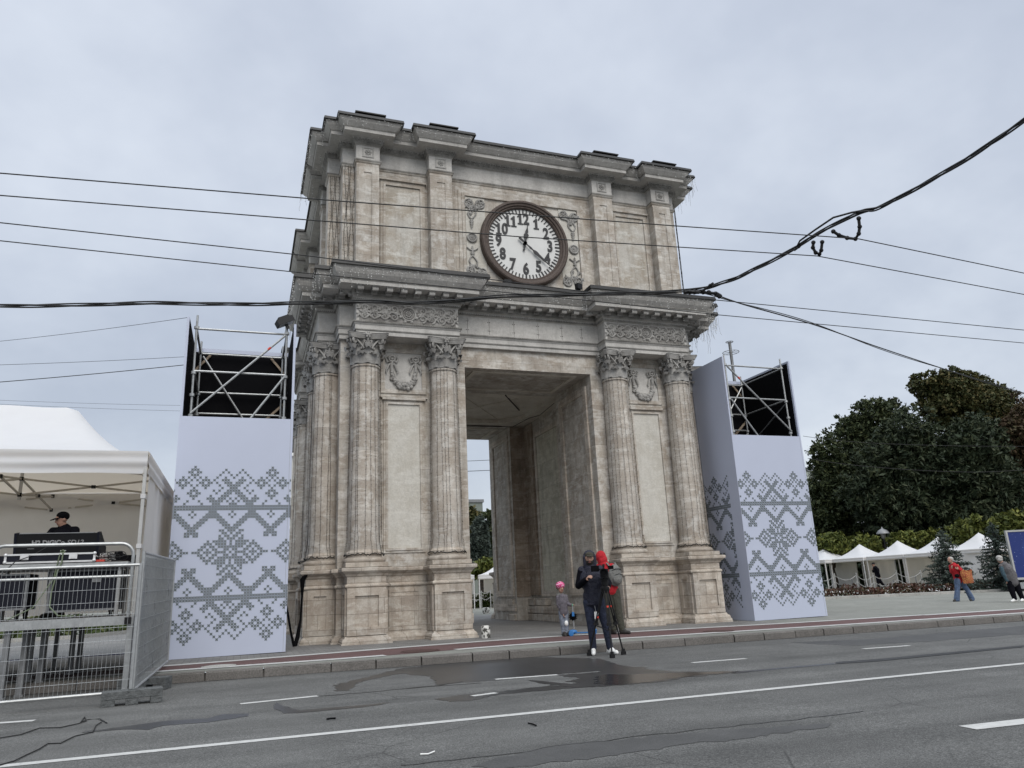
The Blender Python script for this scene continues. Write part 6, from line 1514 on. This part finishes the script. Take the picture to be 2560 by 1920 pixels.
def hand(b, w, d, n, sc=1.0, curl=.6, skin='skin', side=1):
    """w wrist, d pointing direction, n palm normal; five separate fingers"""
    w = V3(*w); d = V3(*d)/np.linalg.norm(d); n = V3(*n); n = n - d*(n@d); n /= np.linalg.norm(n); s = np.cross(d, n)
    Mx = Matrix(np.stack([s, d, n], 1).tolist()); b.ell(w+d*.048*sc, (.041*sc,.052*sc,.017*sc), skin, Mx)
    for i, (o, L) in enumerate(((-.030,.062),(-.010,.074),(.010,.070),(.029,.055))):
        p = w+d*.088*sc+s*o*sc; q = p + (d*math.cos(curl*.5)+n*math.sin(curl*.5))*L*.5*sc; r = q + (d*math.cos(curl*1.4)+n*math.sin(curl*1.4))*L*.5*sc
        b.cap(p, q, .0095*sc, .0088*sc, skin); b.cap(q, r, .0088*sc, .0075*sc, skin)
    p = w+d*.03*sc - s*.036*side*sc; q = p - s*.028*side*sc + d*.026*sc + n*.012*sc; r = q + d*.030*sc + n*.012*sc; b.cap(p, q, .012*sc, .010*sc, skin); b.cap(q, r, .010*sc, .008*sc, skin)
def shoe(b, a, f, m, L=.26, sole=None):
    a = V3(*a); f = V3(f[0],f[1],0); f /= np.linalg.norm(f)
    b.cap(a-f*.03+V3(0,0,-.035), a+f*(L-.10)+V3(0,0,-.052), .042, .036, m); b.cap(a-f*.04+V3(0,0,-.055), a+f*(L-.09)+V3(0,0,-.06), .030, .030, m); b.cap(a+V3(0,0,.0), a+f*.07+V3(0,0,-.02), .040, .038, m)
RZ = -.35
def person(loc, label, group=None): return empty('person', loc, RZ, label, 'person', group)

# --- cameraman
mg_ = pxg(*zz('P',715,1538), -.13); MAN = person((mg_.x,mg_.y,gz(mg_.x)-.13), 'person in navy hooded jacket, jeans and white shoes working a video camera on a tripod')
b = Body()
b.chain([(-.10,.0,.90),(-.105,0,1.08),(-.11,.01,1.30),(-.115,.01,1.42)], [.155,.158,.172,.14], 'navy')
for k in (-1,1): b.ell((-.11+.085*k,.0,1.27),(.13,.125,.20),'navy'); b.ell((-.10+.08*k,.0,.98),(.105,.115,.13),'navy')
b.cap((-.27,.01,1.43),(.06,.01,1.43),.075,.075,'navy')
b.ell((-.11,.02,1.50),(.105,.10,.075),'navy')
c_,f_,s_,u_ = head(b, (-.125,-.045,1.615), (-.08,-1), 1.0, beard=True)
b.ell((-.12,.02,1.645),(.118,.115,.135),'navy'); b.ell((-.12,.045,1.56),(.115,.09,.13),'navy')
for k in (-1,1): b.cap((-.122+.092*k,-.05,1.66),(-.122+.085*k,-.05,1.50),.030,.035,'navy')
b.cap((-.175,-.045,1.715),(-.065,-.045,1.715),.034,.034,'navy'); b.ell((-.10,0,.845),(.185,.145,.05),'navy')
b.chain([(-.27,.01,1.43),(-.345,.03,1.17),(-.225,-.25,1.27)], [.075,.062,.048], 'navyblk'); hand(b, (-.215,-.29,1.29),(.35,-.75,.25),(.6,-.1,-.4), .95, .9)
b.chain([(.06,.01,1.43),(.185,-.02,1.19),(.155,-.24,1.135)], [.075,.06,.046], 'navyblk'); hand(b, (.15,-.28,1.125),(-.15,-.9,-.05),(-.4,-.1,-.7), .95, .8)
b.chain([(-.185,0,.88),(-.175,-.015,.50),(-.16,.01,.12)], [.105,.072,.058], 'jeans'); b.chain([(-.005,0,.88),(.075,-.02,.50),(.125,.01,.12)], [.105,.072,.058], 'jeans')
b.ell((-.10,.0,.86),(.165,.125,.12),'jeans')
shoe(b, (-.16,.01,.092), (-.12,-1), 'whiteshoe'); shoe(b, (.125,.01,.092), (.6,-.8), 'whiteshoe')
b.build('body', MAN, .0085)
w = MB(); Mx = Matrix.Rotation(.0,3,'X')
w.ell((-.122,-.035,1.685),(.088,.10,.065),14,8); w.add([(-.19,-.11,1.675),(-.055,-.11,1.675),(-.075,-.20,1.655),(-.17,-.20,1.655),(-.19,-.11,1.688),(-.055,-.11,1.688),(-.075,-.20,1.667),(-.17,-.20,1.667)],[(0,3,2,1),(4,5,6,7),(0,1,5,4),(1,2,6,5),(2,3,7,6),(3,0,4,7)])
w.build('cap', plain('dark_olive_cap',(.035,.032,.022),.85), MAN, 50)
w = MB(); w.box(-.115,-.045,-.135,-.128,.60,.72); w.build('badge', M['white'], MAN); w = MB(); w.tube([(-.10,-.13,.82),(-.085,-.132,.72)], .006, 5); w.build('badge_strap', M['steel_dark'], MAN)
# --- tripod and camera
ty = -5.62; ap = pxy(*zz('P',742,690), ty); TRP = empty('camera_tripod', (ap.x,ap.y,gz(ap.x)-.13), 0, 'black camera tripod with red clamps in front of the person in navy', 'tripod')
ha = ap.z-(gz(ap.x)-.13); feet = [pxg(*zz('P',*q), -.13)-Vector((ap.x,ap.y,gz(ap.x)-.13)) for q in ((540,1552),(836,1582),(980,1538))]
for k, q in enumerate(feet):
    a = Vector((0,0,ha)) + Vector((q.x,q.y,0)).normalized()*.05; m = a.lerp(q,.52); t = Vector((-q.y,q.x,0)).normalized()*.022
    w = MB(); w.tube([a+t, m+t], .012, 7); w.tube([a-t, m-t], .012, 7); w.tube([a.lerp(q,.40), q+Vector((0,0,.04))], .013, 7); w.cbox(m, (.07,.05,.05)); L = w.build('leg', M['black_plastic'], TRP, 40)
    w = MB(); w.cbox(a.lerp(q,.26 if k else .42), (.036,.036,.03)); w.build('red_clamp', M['red'], L)
    w = MB(); w.cbox(q+Vector((0,0,.028)), (.075,.055,.056)); w.cbox(q+Vector((0,.0,.075)), (.045,.045,.05)); w.build('rubber_foot', M['black_plastic'], L)
w = MB(); w.lathe([(.05,ha-.06),(.075,ha-.02),(.075,ha+.03),(.05,ha+.05),(.06,ha+.10),(.06,ha+.15),(.03,ha+.16)], n=16); w.cbox((0,0,ha+.17),(.12,.16,.03)); w.build('fluid_head', M['black_plastic'], TRP, 40)
w = MB(); w.tube([(.05,.03,ha+.10),(.10,.2,ha+.02),(.12,.33,ha-.03)], .011, 7); w.build('pan_handle', M['black_plastic'], TRP, 40)
w = MB(); 
for q in feet: w.tube([Vector((0,0,.42)), Vector((0,0,ha)).lerp(q,.55)], .008, 6)
w.build('spreader', M['black_plastic'], TRP)
VC = empty('video_camera', (ap.x,ap.y,gz(ap.x)-.13+ha+.19), RZ-.12, 'black video camera with side monitor mounted on the tripod', 'video camera')
w = MB(); w.box(-.065,.075,-.16,.16,0,.15); w.build('camera_body', M['black_plastic'], VC)
w = MB(); w.lathe([(.05,0),(.055,.02),(.055,.12),(.065,.13),(.065,.19),(.05,.19),(.045,.17)], n=18, M=Matrix.Translation((.0,-.15,.085)) @ Matrix.Rotation(PI/2,4,'X')); w.build('lens', M['dark'], VC, 40)
w = MB(); w.box(-.02,.02,-.16,.14,.19,.225); w.box(-.015,.015,-.15,-.12,.15,.19); w.box(-.015,.015,.10,.13,.15,.19); w.build('top_handle', M['black_plastic'], VC)
w = MB(); w.cbox((-.15,-.03,.16),(.14,.02,.10),.3); w.box(-.11,-.06,-.03,-.01,.13,.15); w.build('monitor', M['dark'], VC)
w = MB(); w.box(.075,.17,.03,.10,.14,.20); w.build('viewfinder', M['dark'], VC)
# --- red hooded man with backpack
rg = pxg(*zz('P',910,1276)); RM = person((rg.x,rg.y,gz(rg.x)), 'person in bright red hooded sweatshirt and olive trousers, seen from behind'); b = Body()
b.chain([(-.08,0,.92),(-.12,0,1.10),(-.16,0,1.30),(-.18,0,1.41)], [.150,.155,.165,.13], 'redfab'); 
for k in (-1,1): b.ell((-.15+.08*k,.0,1.27),(.125,.12,.19),'redfab'); b.ell((-.09+.07*k,.0,.95),(.10,.11,.11),'redfab')
b.cap((-.32,.02,1.42),(-.01,.02,1.42),.07,.07,'redfab')
head(b, (-.275,.03,1.615), (-.85,.35), 1.0); b.ell((-.245,.02,1.64),(.118,.118,.135),'redfab'); b.ell((-.215,-.01,1.56),(.11,.10,.14),'redfab'); b.ell((-.19,-.02,1.47),(.12,.10,.08),'redfab')
b.chain([(-.32,.02,1.42),(-.37,.08,1.15),(-.27,.28,1.18)], [.07,.06,.045], 'redfab'); hand(b, (-.25,.31,1.185),(.3,.9,.1),(.3,0,-.8))
b.chain([(-.01,.03,1.42),(.07,.14,1.16),(-.06,.32,1.16)], [.07,.06,.045], 'redfab'); hand(b, (-.09,.34,1.165),(-.6,.7,.1),(0,0,-1))
b.chain([(-.16,0,.88),(-.13,.0,.50),(-.085,.0,.12)], [.115,.085,.07], 'olive'); b.chain([(.0,0,.88),(.045,-.01,.50),(.085,-.02,.12)], [.115,.085,.07], 'olive'); b.ell((-.08,0,.88),(.165,.13,.12),'olive')
shoe(b, (-.085,.0,.092), (-.55,.6), 'darkshoe'); shoe(b, (.085,-.03,.092), (.75,-.45), 'darkshoe'); b.build('body', RM, .010)
BP = empty('backpack', RM.location + Matrix.Rotation(RZ,3,'Z') @ Vector((.015,-.15,1.03)), RZ+.55, 'grey canvas backpack worn by the person in the red hood', 'backpack')
w = MB(); w.ell((0,0,.20),(.165,.105,.235),18,12); o = w.build('pack_bag', M['pack'], BP, 60)
w = MB(); w.ell((0,-.075,.12),(.125,.06,.115),14,10); w.build('front_pocket', M['pack'], BP, 60)
w = MB(); w.tube([(-.13,-.06,.30),(-.05,-.105,.33),(.05,-.105,.33),(.13,-.06,.30)], .007, 5); w.tube([(-.1,-.11,.20),(0,-.14,.225),(.1,-.11,.20)], .006, 5); w.build('zip', M['dark'], BP)
for k in (-1,1): w = MB(); w.tube([(.10*k,.05,.40),(.11*k,.11,.46),(.12*k,.20,.44),(.13*k,.27,.32),(.13*k,.24,.12),(.12*k,.08,.03)], .020, 6); w.build('strap', M['pack'], BP, 60)
# --- child
cg = pxg(*zz('P',240,1300)); CH = person((cg.x,cg.y,gz(cg.x)), 'small child in grey hooded jacket, printed trousers and pink cycle helmet'); b = Body()
b.chain([(-.03,0,.50),(-.04,0,.62),(-.055,0,.80)], [.105,.105,.095], 'greyjacket'); b.ell((-.05,0,.70),(.125,.10,.16),'greyjacket'); b.cap((-.13,.0,.82),(.03,.0,.82),.05,.05,'greyjacket')
b.ell((-.085,.03,.87),(.085,.075,.05),'pack'); head(b, (-.065,-.01,1.005), (.35,-.95), .86)
b.chain([(-.13,0,.82),(-.135,-.02,.65),(-.06,-.06,.50)], [.052,.045,.036], 'greyjacket'); hand(b, (-.052,-.07,.48),(.2,-.2,-.9),(.7,0,.2), .62)
b.chain([(.03,0,.82),(.06,-.01,.68),(.125,-.03,.645)], [.052,.045,.036], 'greyjacket'); hand(b, (.14,-.035,.645),(.95,-.1,.05),(0,0,-1), .62, 1.2)
b.chain([(-.075,0,.50),(-.07,-.01,.28),(-.055,0,.08)], [.075,.056,.05], 'cammo'); b.chain([(.005,0,.50),(.01,-.02,.28),(.005,-.01,.08)], [.075,.056,.05], 'cammo'); b.ell((.01,-.075,.27),(.042,.025,.055),'white')
shoe(b, (-.055,.0,.078), (.3,-.9), 'darkshoe', .18); shoe(b, (.01,-.01,.078), (.7,-.6), 'darkshoe', .18); b.build('body', CH, .0075)
w = MB(); w.ell((-.072,.0,1.065),(.10,.115,.085),18,10); w.build('helmet', M['helmet'], CH, 60)
w = MB(); w.ell((-.075,.02,1.02),(.088,.09,.06),14,8); w.build('hair', M['beard'], CH, 60)
# --- scooter
SC = empty('kick_scooter', (cg.x,cg.y,gz(cg.x)), RZ, 'sky blue child kick scooter with a black spiky toy on its stem', 'scooter')
w = MB(); w.tube([(.17,-.02,.14),(.165,-.03,.64)], .014, 8); w.build('stem', M['steel'], SC, 40)
w = MB(); w.tube([(.16,-.15,.645),(.165,-.03,.66),(.17,.10,.65)], .011, 7); w.build('handlebar', M['steel_dark'], SC, 40)
w = MB(); 
for y in (-.15,.10): w.tube([(.16,y-.05,.645),(.165,y+.05,.648)], .017, 8)
w.build('grip', plain('green_grip',(.12,.3,.2),.6), SC, 40)
w = MB(); w.ell((.165,-.03,.40),.075,12,8)
for k in range(30):
    a = k*2.4; z = 1-2*(k+.5)/30; r = math.sqrt(1-z*z); d = Vector((r*math.cos(a), r*math.sin(a), z)); w.tube([Vector((.165,-.03,.40))+d*.07, Vector((.165,-.03,.40))+d*.10], [.014,.004], 5)
w.build('spiky_toy', M['dark'], SC); w = MB(); w.box(.14,.19,-.125,-.10,.41,.50); w.build('toy_clip', M['blue'], SC)
w = MB(); w.ell((.14,-.02,.085),(.10,.06,.05),14,8); w.add([(.16,-.055,.055),(.62,-.05,.05),(.62,.05,.05),(.16,.055,.055),(.16,-.055,.075),(.62,-.05,.07),(.62,.05,.07),(.16,.055,.075)],[(0,3,2,1),(4,5,6,7),(0,1,5,4),(1,2,6,5),(2,3,7,6),(3,0,4,7)]); w.build('deck', M['blue'], SC, 40)
for x, y in ((.10,-.09),(.10,.07),(.60,0)): w = MB(); w.lathe([(.035,-.018),(.055,-.015),(.058,0),(.055,.015),(.035,.018)], n=16, M=Matrix.Translation((x,y,.058)) @ Matrix.Rotation(PI/2,4,'X')); w.build('wheel', M['blue'], SC, 40)
w = MB(); w.ell((.60,0,.10),(.07,.035,.035),12,8); w.build('rear_mudguard', M['blue'], SC, 60)
# --- woman in red
wg = pxg(*zz('W',430,1440)); WO = person((wg.x,wg.y,gz(wg.x)), 'person with grey hair in red jacket and flared jeans walking left across the plaza'); b = Body()
b.chain([(-.08,0,.74),(-.10,0,.90),(-.12,0,1.10),(-.15,0,1.22)], [.14,.145,.15,.11], 'redfab'); b.ell((-.12,0,1.05),(.17,.15,.2),'redfab'); b.ell((-.09,0,.76),(.15,.13,.09),'redfab')
b.cap((-.19,-.12,1.21),(-.08,.12,1.21),.065,.065,'redfab'); b.cap((-.18,0,1.24),(-.21,0,1.34),.055,.05,'skin'); head(b, (-.235,-.01,1.42), (-1,-.25), .95)
b.chain([(-.12,-.15,1.20),(.02,-.18,1.02),(-.10,-.20,1.08)], [.062,.055,.042], 'redfab'); hand(b, (-.12,-.20,1.09),(-.8,-.1,.35),(.2,.6,0), .85, 1.0)
b.chain([(-.20,.12,1.20),(-.26,.02,1.0),(-.30,-.10,1.10)], [.06,.052,.04], 'redfab'); hand(b, (-.305,-.115,1.115),(-.1,-.3,.8),(.8,0,0), .85, 1.0)
b.chain([(-.14,-.04,.72),(-.20,-.02,.38),(-.275,.0,.07)], [.105,.082,.098], 'bluejeans'); b.chain([(-.03,.04,.72),(.17,.03,.38),(.275,.04,.07)], [.105,.082,.095], 'bluejeans')
shoe(b, (-.28,-.0,.085), (-.9,-.35), 'darkshoe', .24); shoe(b, (.28,.04,.085), (-.7,-.5), 'darkshoe', .22); b.build('body', WO, .011)
w = MB(); w.ell((-.215,.0,1.455),(.098,.09,.075),16,10); w.ell((-.18,.0,1.41),(.055,.08,.08),12,8); w.build('hair', M['hair_grey'], WO, 60)
hbq = WO.location + Matrix.Rotation(RZ,3,'Z') @ Vector((.13,-.20,.60)); HB_ = empty('shoulder_bag', hbq, RZ+.1, 'rust and yellow patterned cloth bag carried by the woman in red', 'bag')
w = MB(); w.grid(lambda u,v: ((.5-u)*-.44*(.86+.14*v if True else 1)+.02*math.sin(v*7), .10*math.cos(PI*(u-.5))*-1*(.6+.4*math.sin(PI*min(1,v+.15))), .0+.44*v+.03*math.sin(u*9)*v), 16, 10); w.grid(lambda u,v: ((.5-u)*.44*(.86+.14*v), .05*math.cos(PI*(u-.5)), .0+.44*v), 16, 10); w.build('bag_cloth', M['bag'], HB_, 70)
w = MB(); w.tube([(-.16,0,.43),(-.20,.05,.56),(-.16,.12,.66)], .016, 6); w.build('bag_strap', M['bag'], HB_)
w = MB(); w.ell((0,0,0),(.10,.06,.065),14,10); o = w.build('belt_pouch', M['dark'], None, 60); o.location = WO.location + Matrix.Rotation(RZ,3,'Z') @ Vector((-.21,-.19,.87)); tag(o, 'black belt pouch at the waist of the woman in red', 'pouch')
# --- old man at the right edge
og = pxg(*zz('W',1215,1450)); OM = person((og.x,og.y,gz(og.x)), 'elderly person with grey hair, grey vest, black trousers and white trainers at the right edge'); b = Body()
b.chain([(-.02,0,.62),(-.05,0,.80),(-.12,-.01,1.02),(-.18,.0,1.15)], [.155,.16,.165,.12], 'greyvest'); b.ell((-.06,0,.82),(.20,.16,.24),'greyvest'); b.ell((-.11,0,1.02),(.18,.15,.16),'greyvest')
b.cap((-.30,.0,1.13),(-.02,.03,1.13),.07,.07,'greyvest'); b.cap((-.20,.01,1.18),(-.25,.03,1.27),.06,.055,'skin'); head(b, (-.275,.04,1.34), (.35,.9), .95)
b.chain([(-.30,.0,1.13),(-.285,-.02,.88),(-.22,-.03,.68)], [.068,.06,.048], 'teal'); hand(b, (-.215,-.03,.65),(.2,0,-.95),(.5,.5,0), .9)
b.chain([(-.02,.06,1.13),(.08,.10,.90),(.12,.05,.72)], [.068,.06,.048], 'teal'); hand(b, (.125,.04,.69),(.1,-.1,-.95),(-.6,.4,0), .9)
b.chain([(-.12,0,.62),(-.12,.0,.36),(-.085,.0,.11)], [.11,.09,.07], 'navyblk'); b.chain([(.06,0,.62),(.10,.0,.36),(.16,.0,.11)], [.11,.09,.07], 'navyblk'); b.ell((-.03,0,.62),(.17,.14,.12),'navyblk')
shoe(b, (-.07,.0,.09), (-.9,-.3), 'whiteshoe'); shoe(b, (.19,.0,.09), (-.8,-.5), 'whiteshoe'); b.build('body', OM, .011)
w = MB(); w.ell((-.275,.035,1.385),(.098,.105,.085),16,10); w.ell((-.29,-.01,1.33),(.085,.06,.06),12,8); w.build('hair', M['hair_grey'], OM, 60)
# --- guard in the distance
gg = px(*zz(7,745,795),45); GU = person((gg.x,gg.y,gz(gg.x)+.04), 'person in black jacket and dark cap walking left before the market tents'); b = Body()
b.chain([(-.05,0,.90),(-.06,0,1.10),(-.10,0,1.35)], [.14,.15,.15], 'navyblk'); b.ell((-.07,0,1.22),(.19,.14,.22),'navyblk'); b.cap((-.14,-.14,1.38),(-.06,.15,1.38),.07,.07,'navyblk'); head(b, (-.19,0,1.57), (-1,-.2), .95)
b.chain([(-.12,-.16,1.38),(-.05,-.2,1.1),(-.02,-.24,.85)], [.065,.055,.042], 'navyblk'); hand(b, (-.02,-.24,.83),(0,0,-1),(-.7,.3,0), .9)
b.chain([(-.12,.15,1.38),(-.22,.12,1.15),(-.30,-.02,1.25)], [.062,.055,.042], 'navyblk'); hand(b, (-.305,-.04,1.27),(-.2,-.1,.8),(.8,0,0), .9)
b.chain([(-.08,-.05,.90),(-.12,-.05,.48),(-.10,-.05,.10)], [.11,.085,.065], 'navyblk'); b.chain([(-.02,.06,.90),(.12,.06,.50),(.38,.06,.18)], [.11,.085,.065], 'navyblk')
shoe(b, (-.10,-.05,.09), (-1,-.2), 'darkshoe'); shoe(b, (.40,.06,.16), (-.8,-.2), 'darkshoe'); b.build('body', GU, .014)
w = MB(); w.ell((-.185,0,1.63),(.10,.095,.07),14,8); w.cbox((-.295,-.02,1.615),(.11,.13,.015)); w.build('cap', M['navyblk'], GU, 50)
# --- sound engineer
SM = person((-9.83,-3.22,.93), 'person in black clothes and black cap standing behind the sound desk'); b = Body()
b.chain([(0,0,.92),(0,0,1.1),(0,-.01,1.30),(0,-.01,1.39)], [.15,.155,.16,.12], 'navyblk'); 
for k in (-1,1): b.ell((.09*k,0,1.22),(.12,.125,.20),'navyblk')
b.cap((-.185,-.01,1.385),(.185,-.01,1.385),.07,.07,'navyblk'); b.cap((0,-.02,1.40),(-.015,-.05,1.50),.062,.056,'skin'); c_,f_,s_,u_ = head(b, (-.02,-.07,1.565), (-.55,-.85), 1.0, pitch=.25)
b.chain([(-.185,-.01,1.385),(-.30,-.12,1.15),(-.22,-.36,1.05)], [.068,.058,.044], 'navyblk'); hand(b, (-.215,-.39,1.045),(.2,-.9,-.1),(0,0,-1))
b.chain([(.185,-.01,1.385),(.28,-.14,1.14),(.16,-.38,1.05)], [.068,.058,.044], 'navyblk'); hand(b, (.15,-.41,1.045),(-.2,-.9,-.1),(0,0,-1))
for k in (-1,1): b.chain([(.085*k,0,.90),(.09*k,0,.50),(.09*k,.01,.12)], [.11,.08,.062], 'navyblk'); shoe(b, (.09*k,.01,.09), (.15*k,-1), 'darkshoe')
b.build('body', SM, .010)
w = MB(); w.ell((-.015,-.06,1.625),(.096,.108,.078),16,10); w.X = Matrix.Translation((-.015,-.06,1.61)) @ Matrix.Rotation(-.57,4,'Z') @ Matrix.Rotation(.30,4,'X'); w.add([(-.075,-.08,0),(.075,-.08,0),(.05,-.185,-.012),(-.05,-.185,-.012),(-.075,-.08,.014),(.075,-.08,.014),(.05,-.185,.0),(-.05,-.185,.0)],[(0,3,2,1),(4,5,6,7),(0,1,5,4),(1,2,6,5),(2,3,7,6),(3,0,4,7)]); w.build('cap', M['dark'], SM, 50)
